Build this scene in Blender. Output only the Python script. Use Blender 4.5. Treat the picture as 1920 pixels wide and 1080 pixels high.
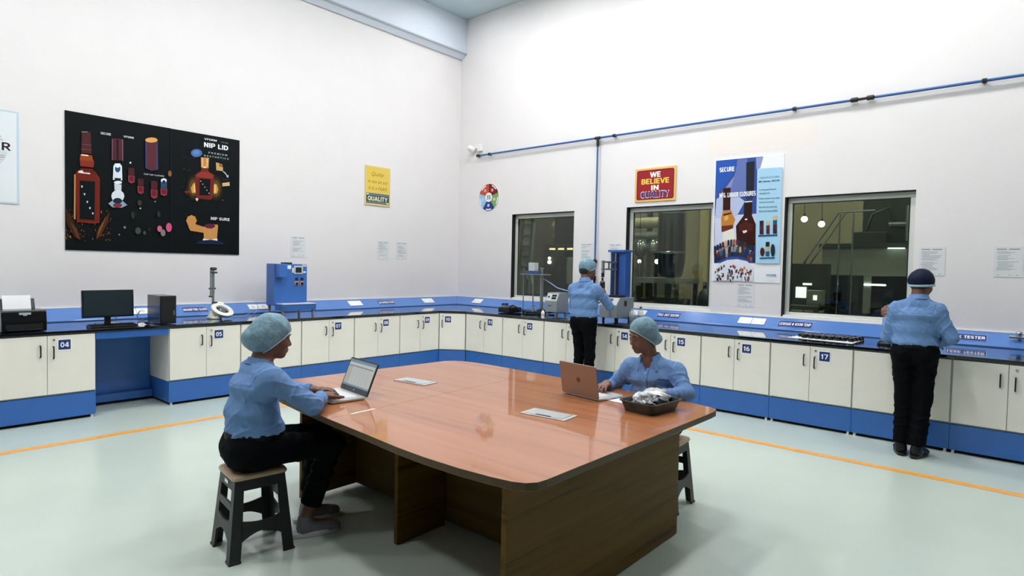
import bpy, math, random
import numpy as np
from mathutils import Matrix, Vector
random.seed(7)
for o in list(bpy.data.objects): bpy.data.objects.remove(o)
SC = bpy.context.scene
COL = SC.collection
PI = math.pi
R = math.radians

# ------------------------------------------------------------------ camera
cam_d = bpy.data.cameras.new('camera'); cam = bpy.data.objects.new('camera', cam_d); COL.objects.link(cam)
cam_d.sensor_width = 36.0; cam_d.lens = 36.0 * 1131.13 / 1920; cam_d.clip_start = 0.05; cam_d.clip_end = 100
def cam_matrix(yaw, pitch, roll, loc):
    cy, sy, cp, sp = math.cos(yaw), math.sin(yaw), math.cos(pitch), math.sin(pitch)
    f = Vector((cy*cp, sy*cp, sp)); r = Vector((sy, -cy, 0)); u = r.cross(f)
    c, s = math.cos(roll), math.sin(roll)
    rr = c*r + s*u; uu = -s*r + c*u
    return Matrix(((rr.x, uu.x, -f.x, loc[0]), (rr.y, uu.y, -f.y, loc[1]), (rr.z, uu.z, -f.z, loc[2]), (0, 0, 0, 1)))
cam.matrix_world = cam_matrix(0.71659988, -0.03404312, 0.02049364, (0, 0, 1.6))
SC.camera = cam
SC.cycles.max_bounces = 8; SC.cycles.caustics_reflective = False; SC.cycles.caustics_refractive = False

# ------------------------------------------------------------------ world, exposure
w = bpy.data.worlds.new('world'); SC.world = w; w.use_nodes = True
w.node_tree.nodes['Background'].inputs[0].default_value = (0.5, 0.6, 0.75, 1)
w.node_tree.nodes['Background'].inputs[1].default_value = 0.05
SC.view_settings.view_transform = 'Standard'; SC.view_settings.look = 'None'
SC.view_settings.gamma = 1.0; SC.view_settings.use_curve_mapping = False
SC.view_settings.exposure = EXPO = 1.55
LAMP_POWER = 29.0      # radiance of the ceiling lamps' diffusers
HALL_POWER = 4.6       # radiance of the lamps in the factory hall behind the windows

# ------------------------------------------------------------------ helpers
def lin(c):
    if isinstance(c, str): c = tuple(int(c[i:i+2], 16) for i in (1, 3, 5))
    return tuple(((v/255)/12.92 if v/255 <= 0.04045 else ((v/255+0.055)/1.055)**2.4) for v in c[:3]) + (1.0,)
MATS = {}
def mat(name, color, rough=0.5, metal=0.0, spec=0.5, coat=0.0, noise=0.0, nscale=30.0, bump=0.0, bscale=200.0, emit=None, estr=0.0, alpha=1.0, sub=0.0):
    if name in MATS: return MATS[name]
    m = bpy.data.materials.new(name); m.use_nodes = True; MATS[name] = m
    nt = m.node_tree; b = nt.nodes['Principled BSDF']; c = lin(color)
    b.inputs['Base Color'].default_value = c; b.inputs['Roughness'].default_value = rough
    b.inputs['Metallic'].default_value = metal; b.inputs['Specular IOR Level'].default_value = spec
    b.inputs['Coat Weight'].default_value = coat; b.inputs['Coat Roughness'].default_value = 0.08
    b.inputs['Alpha'].default_value = alpha
    if sub: b.inputs['Subsurface Weight'].default_value = sub; b.inputs['Subsurface Scale'].default_value = 0.01
    tc = nt.nodes.new('ShaderNodeTexCoord')
    if noise > 0:
        n = nt.nodes.new('ShaderNodeTexNoise'); n.inputs['Scale'].default_value = nscale; n.inputs['Detail'].default_value = 4
        nt.links.new(tc.outputs['Object'], n.inputs['Vector'])
        r = nt.nodes.new('ShaderNodeMapRange'); r.inputs['From Min'].default_value = 0.3; r.inputs['From Max'].default_value = 0.7
        r.inputs['To Min'].default_value = 1-noise; r.inputs['To Max'].default_value = 1+noise
        nt.links.new(n.outputs['Fac'], r.inputs['Value'])
        mx = nt.nodes.new('ShaderNodeMix'); mx.data_type = 'RGBA'; mx.blend_type = 'MULTIPLY'; mx.inputs['Factor'].default_value = 1
        mx.inputs[6].default_value = c; nt.links.new(r.outputs['Result'], mx.inputs[7]); nt.links.new(mx.outputs[2], b.inputs['Base Color'])
    if bump > 0:
        n = nt.nodes.new('ShaderNodeTexNoise'); n.inputs['Scale'].default_value = bscale; n.inputs['Detail'].default_value = 3
        nt.links.new(tc.outputs['Object'], n.inputs['Vector'])
        bp = nt.nodes.new('ShaderNodeBump'); bp.inputs['Strength'].default_value = bump; bp.inputs['Distance'].default_value = 0.01
        nt.links.new(n.outputs['Fac'], bp.inputs['Height']); nt.links.new(bp.outputs['Normal'], b.inputs['Normal'])
    if emit is not None:
        b.inputs['Emission Color'].default_value = lin(emit); b.inputs['Emission Strength'].default_value = estr
    return m
def ink(c):                         # printing ink of one flat colour
    if not isinstance(c, str): c = '#%02x%02x%02x' % tuple(int(v) for v in c)
    return mat('ink_'+c[1:], c, 0.5, spec=0.15)
def wood(name, dark, light, axis, rough, coat=0.0, scale=1.0, spec=.5):
    if name in MATS: return MATS[name]
    m = bpy.data.materials.new(name); m.use_nodes = True; MATS[name] = m
    nt = m.node_tree; b = nt.nodes['Principled BSDF']
    tc = nt.nodes.new('ShaderNodeTexCoord'); mp = nt.nodes.new('ShaderNodeMapping')
    s = [15*scale]*3; s[axis] = 0.55*scale; mp.inputs['Scale'].default_value = s
    n = nt.nodes.new('ShaderNodeTexNoise'); n.inputs['Scale'].default_value = 1.0; n.inputs['Detail'].default_value = 5; n.inputs['Roughness'].default_value = 0.55; n.inputs['Distortion'].default_value = 0.35
    nt.links.new(tc.outputs['Object'], mp.inputs['Vector']); nt.links.new(mp.outputs['Vector'], n.inputs['Vector'])
    cr = nt.nodes.new('ShaderNodeValToRGB'); e = cr.color_ramp.elements
    e[0].position = 0.25; e[0].color = lin(dark); e[1].position = 0.66; e[1].color = lin(light)
    x = e.new(0.42); x.color = tuple(0.3*a+0.7*c for a, c in zip(lin(dark), lin(light)))
    nt.links.new(n.outputs['Fac'], cr.inputs['Fac']); nt.links.new(cr.outputs['Color'], b.inputs['Base Color'])
    b.inputs['Roughness'].default_value = rough; b.inputs['Coat Weight'].default_value = coat; b.inputs['Coat Roughness'].default_value = 0.035; b.inputs['Specular IOR Level'].default_value = spec
    return m
def glass_mat(name, tint, ior=1.45, rough=0.0, refl=1.0):
    if name in MATS: return MATS[name]
    m = bpy.data.materials.new(name); m.use_nodes = True; MATS[name] = m
    nt = m.node_tree; nt.nodes.remove(nt.nodes['Principled BSDF']); out = nt.nodes['Material Output']
    t = nt.nodes.new('ShaderNodeBsdfTransparent'); t.inputs[0].default_value = lin(tint)
    g = nt.nodes.new('ShaderNodeBsdfGlossy'); g.inputs['Roughness'].default_value = rough; g.inputs['Color'].default_value = (refl, refl, refl, 1)
    f = nt.nodes.new('ShaderNodeFresnel'); f.inputs['IOR'].default_value = ior
    mx = nt.nodes.new('ShaderNodeMixShader')
    nt.links.new(f.outputs[0], mx.inputs[0]); nt.links.new(t.outputs[0], mx.inputs[1]); nt.links.new(g.outputs[0], mx.inputs[2])
    nt.links.new(mx.outputs[0], out.inputs['Surface'])
    return m

class MB:
    """collects shapes (with a material index each) and links them as ONE mesh object"""
    def __init__(s): s.v = []; s.f = []; s.m = []; s.M = None
    def add(s, vs, fs, mi=0):
        k = len(s.v)
        if s.M is not None: vs = [tuple(s.M @ Vector(p)) for p in vs]
        s.v += [tuple(p) for p in vs]; s.f += [tuple(i+k for i in f) for f in fs]; s.m += [mi]*len(fs); return s
    def box(s, x0, x1, y0, y1, z0, z1, mi=0):
        vs = [(x0,y0,z0),(x1,y0,z0),(x1,y1,z0),(x0,y1,z0),(x0,y0,z1),(x1,y0,z1),(x1,y1,z1),(x0,y1,z1)]
        return s.add(vs, [(0,3,2,1),(4,5,6,7),(0,1,5,4),(1,2,6,5),(2,3,7,6),(3,0,4,7)], mi)
    def cb(s, c, d, mi=0, rot=None):
        vs = [Vector((i*d[0]/2, j*d[1]/2, k*d[2]/2)) for k in (-1,1) for i, j in ((-1,-1),(1,-1),(1,1),(-1,1))]
        if rot is not None: vs = [rot @ p for p in vs]
        return s.add([tuple(Vector(c)+p) for p in vs], [(0,3,2,1),(4,5,6,7),(0,1,5,4),(1,2,6,5),(2,3,7,6),(3,0,4,7)], mi)
    def cyl(s, p0, p1, r0, r1=None, n=16, mi=0, caps=True):
        r1 = r0 if r1 is None else r1; p0 = Vector(p0); p1 = Vector(p1); d = (p1-p0).normalized()
        a = d.orthogonal().normalized(); b = d.cross(a)
        vs = []
        for p, r in ((p0, r0), (p1, r1)):
            for i in range(n):
                t = 2*PI*i/n; vs.append(tuple(p + r*(math.cos(t)*a + math.sin(t)*b)))
        fs = [(i, (i+1) % n, n+(i+1) % n, n+i) for i in range(n)]
        if caps: fs += [tuple(range(n-1, -1, -1)), tuple(range(n, 2*n))]
        return s.add(vs, fs, mi)
    def tube(s, pts, r, n=8, mi=0, closed=False):
        P = [Vector(p) for p in pts]; L = len(P); vs = []; a = None
        for i in range(L):
            if closed: t = (P[(i+1) % L]-P[i-1]).normalized()
            else: t = (P[min(i+1, L-1)]-P[max(i-1, 0)]).normalized()
            if a is None: a = t.orthogonal().normalized()
            a = (a - t*a.dot(t)); a = a.normalized() if a.length > 1e-6 else t.orthogonal().normalized()
            b = t.cross(a); rr = r[i] if isinstance(r, (list, tuple)) else r
            for k in range(n):
                q = 2*PI*k/n; vs.append(tuple(P[i] + rr*(math.cos(q)*a+math.sin(q)*b)))
        fs = [(i*n+k, i*n+(k+1) % n, ((i+1) % L)*n+(k+1) % n, ((i+1) % L)*n+k) for i in range(L if closed else L-1) for k in range(n)]
        if not closed: fs += [tuple(range(n-1, -1, -1)), tuple(range((L-1)*n, L*n))]
        return s.add(vs, fs, mi)
    def lathe(s, prof, n=24, mi=0, c=(0, 0, 0)):
        vs = []; L = len(prof)
        for r, z in prof:
            for k in range(n):
                q = 2*PI*k/n; vs.append((c[0]+r*math.cos(q), c[1]+r*math.sin(q), c[2]+z))
        fs = [(i*n+k, i*n+(k+1) % n, (i+1)*n+(k+1) % n, (i+1)*n+k) for i in range(L-1) for k in range(n)]
        if prof[0][0] > 1e-5: fs.append(tuple(range(n-1, -1, -1)))
        if prof[-1][0] > 1e-5: fs.append(tuple(range((L-1)*n, L*n)))
        return s.add(vs, fs, mi)
    def prism(s, poly, a, b, axis='z', mi=0):
        """poly in the plane normal to axis: z -> (x,y), y -> (x,z), x -> (y,z)"""
        def P(u, v, t): return (u, v, t) if axis == 'z' else ((u, t, v) if axis == 'y' else (t, u, v))
        n = len(poly); vs = [P(u, v, a) for u, v in poly]+[P(u, v, b) for u, v in poly]
        fs = [(i, (i+1) % n, n+(i+1) % n, n+i) for i in range(n)]+[tuple(range(n-1, -1, -1)), tuple(range(n, 2*n))]
        return s.add(vs, fs, mi)
    def ball(s, c, r, n=16, m=10, mi=0):
        r = (r, r, r) if not isinstance(r, (tuple, list)) else r; vs = [(c[0], c[1], c[2]-r[2])]
        for j in range(1, m):
            p = PI*j/m
            for k in range(n):
                q = 2*PI*k/n; vs.append((c[0]+r[0]*math.sin(p)*math.cos(q), c[1]+r[1]*math.sin(p)*math.sin(q), c[2]-r[2]*math.cos(p)))
        vs.append((c[0], c[1], c[2]+r[2])); e = len(vs)-1
        fs = [(0, 1+(k+1) % n, 1+k) for k in range(n)]
        fs += [(1+j*n+k, 1+j*n+(k+1) % n, 1+(j+1)*n+(k+1) % n, 1+(j+1)*n+k) for j in range(m-2) for k in range(n)]
        fs += [(e, 1+(m-2)*n+k, 1+(m-2)*n+(k+1) % n) for k in range(n)]
        return s.add(vs, fs, mi)
    def poly(s, pts, mi=0): return s.add(pts, [tuple(range(len(pts)))], mi)
    def sheet(s, poly, y, mi=0):                      # flat print facing -y: poly in (x, z)
        ar = sum(poly[i][0]*poly[(i+1) % len(poly)][1]-poly[(i+1) % len(poly)][0]*poly[i][1] for i in range(len(poly)))
        if ar < 0: poly = poly[::-1]
        return s.add([(p[0], y, p[1]) for p in poly], [tuple(range(len(poly)))], mi)
    def text(s, body, cx, cz, wid, hei, y, mi=0, bold=0.0, shear=0.0, mirror=False):
        vs, fs = text_geo(body, bold, shear)
        if not vs: return s
        xs = [p[0] for p in vs]; zs = [p[1] for p in vs]; a, b, c, d = min(xs), max(xs), min(zs), max(zs)
        return s.add([(cx+((p[0]-a)/(b-a)-0.5)*wid, y-(p[2] if len(p) > 2 else 0), cz+((p[1]-c)/(d-c)-0.5)*hei) for p in vs], fs, mi)
    def build(s, name, mats, parent=None, loc=(0, 0, 0), rot=(0, 0, 0), bevel=0.0, seg=2, smooth=None, subsurf=0):
        me = bpy.data.meshes.new(name); me.from_pydata(s.v, [], s.f)
        mats = mats if isinstance(mats, (list, tuple)) else [mats]
        for m in mats: me.materials.append(m)
        me.polygons.foreach_set('material_index', s.m); me.update()
        o = bpy.data.objects.new(name, me); COL.objects.link(o); o.location = loc; o.rotation_euler = rot
        if parent is not None: o.parent = parent
        if smooth is not None: me.shade_smooth(); me.set_sharp_from_angle(angle=R(smooth))
        if bevel:
            b = o.modifiers.new('bevel', 'BEVEL'); b.width = bevel; b.segments = seg; b.limit_method = 'ANGLE'; b.angle_limit = R(40); b.harden_normals = False
        if subsurf:
            q = o.modifiers.new('sub', 'SUBSURF'); q.levels = subsurf; q.render_levels = subsurf
        return o
# a plain bold sans lettering drawn with strokes: glyph -> (width, [centre lines])
def _arc(cx, cy, rx, ry, a0, a1, n=8): return [(cx+rx*math.cos(R(a0+(a1-a0)*i/n)), cy+ry*math.sin(R(a0+(a1-a0)*i/n))) for i in range(n+1)]
_B, _T, _M = .09, .91, .5
GLYPH = {
 '0': (.66, [_arc(.33, .5, .24, .41, 0, 360, 20)]), '1': (.44, [[(.08, .70), (.27, .86)], [(.27, 1), (.27, 0)]]),
 '2': (.64, [_arc(.32, .66, .22, .25, 165, -20, 9)+[(.12, .09)], [(.06, _B), (.6, _B)]]), '3': (.64, [_arc(.30, .70, .21, .21, 150, -85, 9), _arc(.30, .29, .24, .20, 85, -150, 9)]),
 '4': (.68, [[(.5, 0), (.5, 1)], [(.46, .95), (.08, .30)], [(.03, .27), (.66, .27)]]), '5': (.64, [[(.56, _T), (.16, _T)], [(.16, .95), (.12, .5)], _arc(.30, .33, .25, .24, 120, -150, 10)]),
 '6': (.65, [_arc(.33, .32, .23, .23, 0, 360, 16), _arc(.45, .42, .35, .49, 180, 85, 7)]), '7': (.62, [[(.03, _T), (.6, _T)], [(.55, .9), (.25, 0)]]),
 '8': (.65, [_arc(.325, .71, .20, .20, 0, 360, 14), _arc(.325, .29, .23, .20, 0, 360, 14)]), '9': (.65, [_arc(.32, .68, .23, .23, 0, 360, 16), _arc(.20, .58, .35, .49, 0, -95, 7)]),
 'A': (.78, [[(.08, 0), (.39, 1)], [(.39, 1), (.70, 0)], [(.2, .27), (.58, .27)]]), 'B': (.70, [[(.12, 0), (.12, 1)], [(.12, _T)]+_arc(.38, .70, .2, .21, 90, -90, 7)+[(.12, .49)], [(.12, .49)]+_arc(.38, .29, .23, .20, 90, -90, 7)+[(.12, _B)]]),
 'C': (.72, [_arc(.38, .5, .28, .41, 48, 312, 14)]), 'D': (.74, [[(.12, 0), (.12, 1)], [(.12, _T)]+_arc(.34, .5, .29, .41, 90, -90, 10)+[(.12, _B)]]),
 'E': (.62, [[(.12, 0), (.12, 1)], [(.12, _T), (.58, _T)], [(.12, .5), (.54, .5)], [(.12, _B), (.59, _B)]]), 'F': (.60, [[(.12, 0), (.12, 1)], [(.12, _T), (.57, _T)], [(.12, .48), (.52, .48)]]),
 'G': (.76, [_arc(.38, .5, .28, .41, 48, 318, 14), [(.40, .44), (.68, .44)], [(.60, .44), (.60, .12)]]), 'H': (.74, [[(.12, 0), (.12, 1)], [(.62, 0), (.62, 1)], [(.12, .5), (.62, .5)]]),
 'I': (.26, [[(.13, 0), (.13, 1)]]), 'K': (.74, [[(.12, 0), (.12, 1)], [(.64, 1), (.14, .42)], [(.3, .6), (.68, 0)]]), 'L': (.58, [[(.12, 0), (.12, 1)], [(.12, _B), (.56, _B)]]),
 'M': (.88, [[(.12, 0), (.12, 1)], [(.76, 0), (.76, 1)], [(.14, 1), (.44, .15)], [(.44, .15), (.74, 1)]]), 'N': (.74, [[(.12, 0), (.12, 1)], [(.62, 0), (.62, 1)], [(.13, .98), (.61, .02)]]),
 'O': (.80, [_arc(.40, .5, .30, .41, 0, 360, 22)]), 'P': (.68, [[(.12, 0), (.12, 1)], [(.12, _T)]+_arc(.38, .67, .21, .24, 90, -90, 8)+[(.12, .43)]]), 'Q': (.80, [_arc(.40, .5, .30, .41, 0, 360, 22), [(.46, .28), (.70, .02)]]),
 'R': (.74, [[(.12, 0), (.12, 1)], [(.12, _T)]+_arc(.38, .69, .21, .22, 90, -90, 8)+[(.12, .47)], [(.36, .46), (.66, 0)]]), 'S': (.68, [_arc(.33, .705, .22, .205, 25, 250, 9)+_arc(.34, .295, .24, .205, 70, -155, 9)]),
 'T': (.66, [[(.33, 0), (.33, 1)], [(.02, _T), (.64, _T)]]), 'U': (.74, [[(.12, 1), (.12, .35)]+_arc(.37, .34, .25, .25, 180, 360, 10)+[(.62, .35), (.62, 1)]]), 'V': (.74, [[(.06, 1), (.37, 0)], [(.37, 0), (.68, 1)]]),
 'W': (1.06, [[(.06, 1), (.29, 0)], [(.29, 0), (.53, .95)], [(.53, .95), (.77, 0)], [(.77, 0), (1.0, 1)]]), 'X': (.74, [[(.08, 1), (.66, 0)], [(.66, 1), (.08, 0)]]), 'Y': (.74, [[(.06, 1), (.37, .45)], [(.68, 1), (.37, .45)], [(.37, .5), (.37, 0)]]),
 '@': (.9, [_arc(.45, .45, .36, .40, 320, 40-360+360, 0) if False else _arc(.45, .45, .36, .40, -40, -330, 16), _arc(.43, .45, .15, .17, 0, 360, 12), [(.60, .62), (.60, .34), (.72, .30)]]), '-': (.4, [[(.06, .4), (.34, .4)]]), '.': (.26, [[(.13, 0), (.13, .18)]]), ' ': (.34, []),
}
def stroke_geo(body, t, shear):
    vs, fs, x0 = [], [], 0.0
    for ch in body:
        w_, lines = GLYPH[ch]
        for ln in lines:
            for i in range(len(ln)-1):
                a, b = Vector(ln[i]), Vector(ln[i+1]); d = b-a
                if d.length < 1e-6: continue
                d.normalize(); n = Vector((-d.y, d.x))*t/2
                a2 = a-d*t*.22 if i > 0 else a; b2 = b+d*t*.22 if i < len(ln)-2 else b; k = len(vs)
                for p in (a2-n, b2-n, b2+n, a2+n): y = min(1, max(0, p.y)); vs.append((x0+p.x+shear*y, y, 3e-5*len(fs)))
                fs.append((k, k+1, k+2, k+3))
        x0 += w_+.06
    return vs, fs
_TG = {}
def text_geo(body, bold, shear):
    k = (body, bold, shear)
    if k not in _TG and bold > 0 and all(c_ in GLYPH for c_ in body):
        _TG[k] = stroke_geo(body, .15+min(bold, .05)*1.2, shear)
    if k not in _TG:
        cu = bpy.data.curves.new('lettering', 'FONT'); cu.body = body; cu.size = 1; cu.offset = bold; cu.shear = shear; cu.align_x = 'CENTER'; cu.resolution_u = 3
        cu.fill_mode = 'FRONT'
        o = bpy.data.objects.new('lettering', cu); COL.objects.link(o)
        bpy.context.view_layer.update()
        me = o.to_mesh(); vs = [(p.co.x, p.co.y) for p in me.vertices]; fs = []
        for p in me.polygons:
            f = tuple(p.vertices); a = sum(vs[f[i]][0]*vs[f[(i+1) % len(f)]][1]-vs[f[(i+1) % len(f)]][0]*vs[f[i]][1] for i in range(len(f)))
            fs.append(f if a > 0 else f[::-1])
        o.to_mesh_clear(); bpy.data.objects.remove(o); bpy.data.curves.remove(cu); _TG[k] = (vs, fs)
    return _TG[k]
def tag(o, label=None, cat=None, group=None, kind=None):
    if label: o['label'] = label
    if cat: o['category'] = cat
    if group: o['group'] = group
    if kind: o['kind'] = kind
    return o
def thing(name, label, cat, loc=(0, 0, 0), rz=0.0, group=None):
    o = bpy.data.objects.new(name, None); COL.objects.link(o); o.empty_display_size = 0.1
    o.location = loc; o.rotation_euler = (0, 0, rz)
    return tag(o, label, cat, group)
def struct(name, mb, m, label=None, **k):
    o = mb.build(name, m, **k); o['kind'] = 'structure'
    if label: o['label'] = label
    return o
def copy_tree(o, parent=None):
    c = o.copy(); COL.objects.link(c); c.parent = parent
    for ch in o.children: copy_tree(ch, c)
    return c
def circ(cx, cz, r, n=24, a0=0.0, a1=2*PI, ry=None):
    ry = r if ry is None else ry
    return [(cx+r*math.cos(a0+(a1-a0)*i/n), cz+ry*math.sin(a0+(a1-a0)*i/n)) for i in range(n if abs(a1-a0-2*PI) < 1e-6 else n+1)]
def rrect(x0, x1, z0, z1, r, n=5):
    P = []
    for cx, cz, a in ((x1-r, z0+r, -PI/2), (x1-r, z1-r, 0), (x0+r, z1-r, PI/2), (x0+r, z0+r, PI)):
        P += [(cx+r*math.cos(a+PI/2*i/n), cz+r*math.sin(a+PI/2*i/n)) for i in range(n+1)]
    return P

# ------------------------------------------------------------------ materials of the room
XW, YW, ZC = 8.0, 8.35, 6.2          # right wall, left wall, ceiling
X0, Y0 = -4.5, -5.5                  # the two walls behind the camera
FL, FR = 7.18, 6.745                 # door fronts of the left and the right cabinet run
CT = 0.89                            # worktop height
M_wall = mat('white_wall_paint', '#e9e5e4', 0.55, noise=0.012, nscale=2.5, bump=0.02, bscale=60)
M_rear = mat('grey_unseen_wall', '#8d9494', 0.6, noise=0.03, nscale=2)  # unseen walls toned grey to cut the light they bounce back
M_ceil = mat('pale_blue_ceiling_panel', '#c3d3da', 0.5, noise=0.02, nscale=1.5)
M_soff = mat('pale_cladding', '#dbe3ee', 0.45)
M_floor = mat('pale_green_epoxy', '#bfcbc1', 0.24, noise=0.03, nscale=1.3, coat=0.12)
M_orange = mat('orange_floor_paint', '#eaa648', 0.35, noise=0.05, nscale=25)
M_cream = mat('cream_laminate', '#ece7dd', 0.38, noise=0.012, nscale=6)
M_greyedge = mat('grey_green_edging', '#8f9c98', 0.45)
M_blue = mat('blue_powder_coat', '#3267b2', 0.3, noise=0.04, nscale=5)
M_race = mat('blue_raceway_sheen', '#5580c4', 0.26, noise=0.02, nscale=5, coat=.3)  # cabinet blue, lightened so the colour itself carries gloss and light
M_granite = mat('black_granite', '#0c1116', 0.06, noise=0.25, nscale=160, coat=0.6)
M_black = mat('black_plastic', '#0e1011', 0.4, noise=0.05)
M_satin = mat('satin_black_metal', '#17191b', 0.35, metal=0.3)
M_white = mat('white_plastic', '#efefec', 0.4)
M_navy = mat('navy_sign_film', '#1d2f72', 0.4)
M_sign_white = mat('white_sign_film', '#f4f5f7', 0.45)
M_chrome = mat('brushed_steel', '#b9bdbe', 0.25, metal=0.9)
M_alu = mat('aluminium_profile', '#d9dbd4', 0.4, metal=0.1)
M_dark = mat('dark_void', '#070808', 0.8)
M_lamp = mat('lamp_diffuser', '#ffffff', 0.5, emit='#fdfdff', estr=LAMP_POWER)

# ------------------------------------------------------------------ shell
struct('floor', MB().box(X0-.2, XW+.2, Y0-.2, YW+.2, -0.1, 0), M_floor, 'glossy pale green epoxy floor')
struct('wall_left', MB().box(X0-.2, XW+.2, YW, YW+.2, 0, ZC), M_wall, 'tall white wall behind the left counter')
wins = [(5.67, 7.0, 1.055, 2.53), (3.365, 4.71, 1.055, 2.54), (1.055, 2.44, 1.05, 2.555)]
mb = MB(); ys = [Y0-.2, 1.055, 2.44, 3.365, 4.71, 5.67, 7.0, YW]
for i in range(7):
    if i % 2 == 0: mb.box(XW, XW+.2, ys[i], ys[i+1], 0, ZC)
    else:
        zz = [q for q in wins if abs(q[0]-ys[i]) < 1e-3][0]
        mb.box(XW, XW+.2, ys[i], ys[i+1], 0, zz[2]); mb.box(XW, XW+.2, ys[i], ys[i+1], zz[3], ZC)
struct('wall_right', mb, M_wall, 'tall white wall with three windows behind the right counter')
WR = bpy.data.objects['wall_right']
MB().box(XW-.0006, XW-.0001, 2.1, 3.47, 3.17, 3.5).build('repainted_patch', mat('cream_paint_patch', '#ebe4dd', 0.55), WR)
struct('wall_back', MB().box(X0-.2, X0, Y0-.2, YW, 0, ZC), M_rear, 'unseen wall behind the camera, greyed to cut bounced light')
struct('wall_front', MB().box(X0, XW, Y0-.2, Y0, 0, ZC), M_rear, 'unseen wall opposite the left counter, greyed to cut bounced light')
ceil = struct('ceiling', MB().box(X0-.2, XW+.2, Y0-.2, YW+.2, ZC+.03, ZC+.15), M_ceil, 'pale blue ceiling of wide panels')
pw = 1.25; k = 0; x = XW
panel_me = None
while x > X0:
    xa = max(x-pw, X0); MB().box(xa+.006, x-.006, Y0, YW, ZC, ZC+.03).build('ceiling_panel', M_ceil, ceil); x -= pw
# cladding band under the roof on the left wall
s = MB().prism([(YW, 5.49), (YW-.03, 5.475), (8.235, 5.555), (8.226, 5.575), (8.226, ZC), (YW, ZC)], X0, XW, 'x')
tr = struct('trim_1', s, M_soff, 'pale boxed-out cladding band running under the ceiling along the left wall', bevel=0.004)
st = MB().box(X0, XW, 8.205, 8.2255, 5.553, 5.578).build('edge_strip', mat('grey_flashing', '#aab4ba', 0.5), tr)

# ------------------------------------------------------------------ windows in the right wall (frames recessed in the opening)
M_pane = glass_mat('tinted_window_glass', (158, 164, 156), 1.5)
for i, (a, b, z0, z1) in enumerate(wins):
    o = bpy.data.objects.new('window_%d' % (i+1), None); COL.objects.link(o); o['kind'] = 'structure'
    o['label'] = ['aluminium window left of the standing man with the hairnet', 'aluminium window under the red quality sign', 'widest-looking aluminium window beside the man in the dark cap'][i]
    xf = XW+.075
    for ya, yb, za, zb in ((a, b, z1-.075, z1), (a, b, z0, z0+.06), (b-.075, b, z0+.06, z1-.075), (a, a+.06, z0+.06, z1-.075)):
        MB().box(xf, xf+.06, ya+.002, yb-.002, za+.001, zb-.001).build('frame_rail', M_alu, o, bevel=0.004)
    MB().box(xf+.025, xf+.031, a+.05, b-.05, z0+.05, z1-.065).build('pane', M_pane, o)
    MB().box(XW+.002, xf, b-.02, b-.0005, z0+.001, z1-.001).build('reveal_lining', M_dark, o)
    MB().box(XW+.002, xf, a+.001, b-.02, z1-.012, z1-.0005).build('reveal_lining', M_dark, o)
    MB().box(XW+.004, xf, a+.001, b-.02, z0+.0005, z0+.02).build('sill', M_white, o)
    g = MB()
    for ya, yb, za, zb in ((a+.06, b-.075, z1-.085, z1-.075), (a+.06, b-.075, z0+.06, z0+.07), (b-.085, b-.075, z0+.07, z1-.085), (a+.06, a+.07, z0+.07, z1-.085)):
        g.box(xf+.012, xf+.024, ya, yb, za, zb)
    g.build('gasket', M_black, o)

# ------------------------------------------------------------------ ceiling lamps
def lamp(loc, label, grp, k=1.0):
    t = thing('ceiling_lamp', label, 'lamp', loc, 0, grp)
    MB().lathe([(r_*k, z_) for r_, z_ in [(0.05, 0.0), (0.27, -0.0), (0.30, -0.03), (0.30, -0.07), (0.262, -0.08), (0.262, -0.075), (0.0, -0.075)]], 32).build('housing', M_white, t, smooth=40)
    MB().lathe([(r_*k, z_) for r_, z_ in [(0.0, -0.079), (0.26, -0.079), (0.25, -0.086), (0.0, -0.09)][::-1]], 32).build('diffuser', M_lamp, t, smooth=40)
    return t
lamp((7.105, 7.470, ZC-.001), 'small round glowing ceiling lamp close to the corner, at the top edge of the picture', 'round ceiling lamps', .36)
first = None
for x, y in [(x_, y_) for x_ in (6.4, 3.7, 1.0, -1.7) for y_ in (6.0, 3.8, 1.6, -0.7) if not (x_ < 0 and y_ < 3) and not (y_ < 0 and x_ < 5)]:  # leftmost row is added, out of view, to brighten the lower left wall
    if first is None: first = lamp((x, y, ZC-.001), 'large round ceiling lamp in the rows out of view above the room', 'round ceiling lamps')
    else: c = copy_tree(first); c.location = (x, y, ZC-.001)

# ------------------------------------------------------------------ floor markings
tag(MB().box(X0, 5.735, 6.255, 6.345, 0.0005, 0.002).build('floor_line', M_orange), 'orange line painted on the floor along the left cabinets', 'floor marking', 'orange floor lines')
tag(MB().box(5.74, 5.83, Y0, 6.345, 0.0005, 0.002).build('floor_line', M_orange), 'orange line painted on the floor along the right cabinets', 'floor marking', 'orange floor lines')

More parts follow.
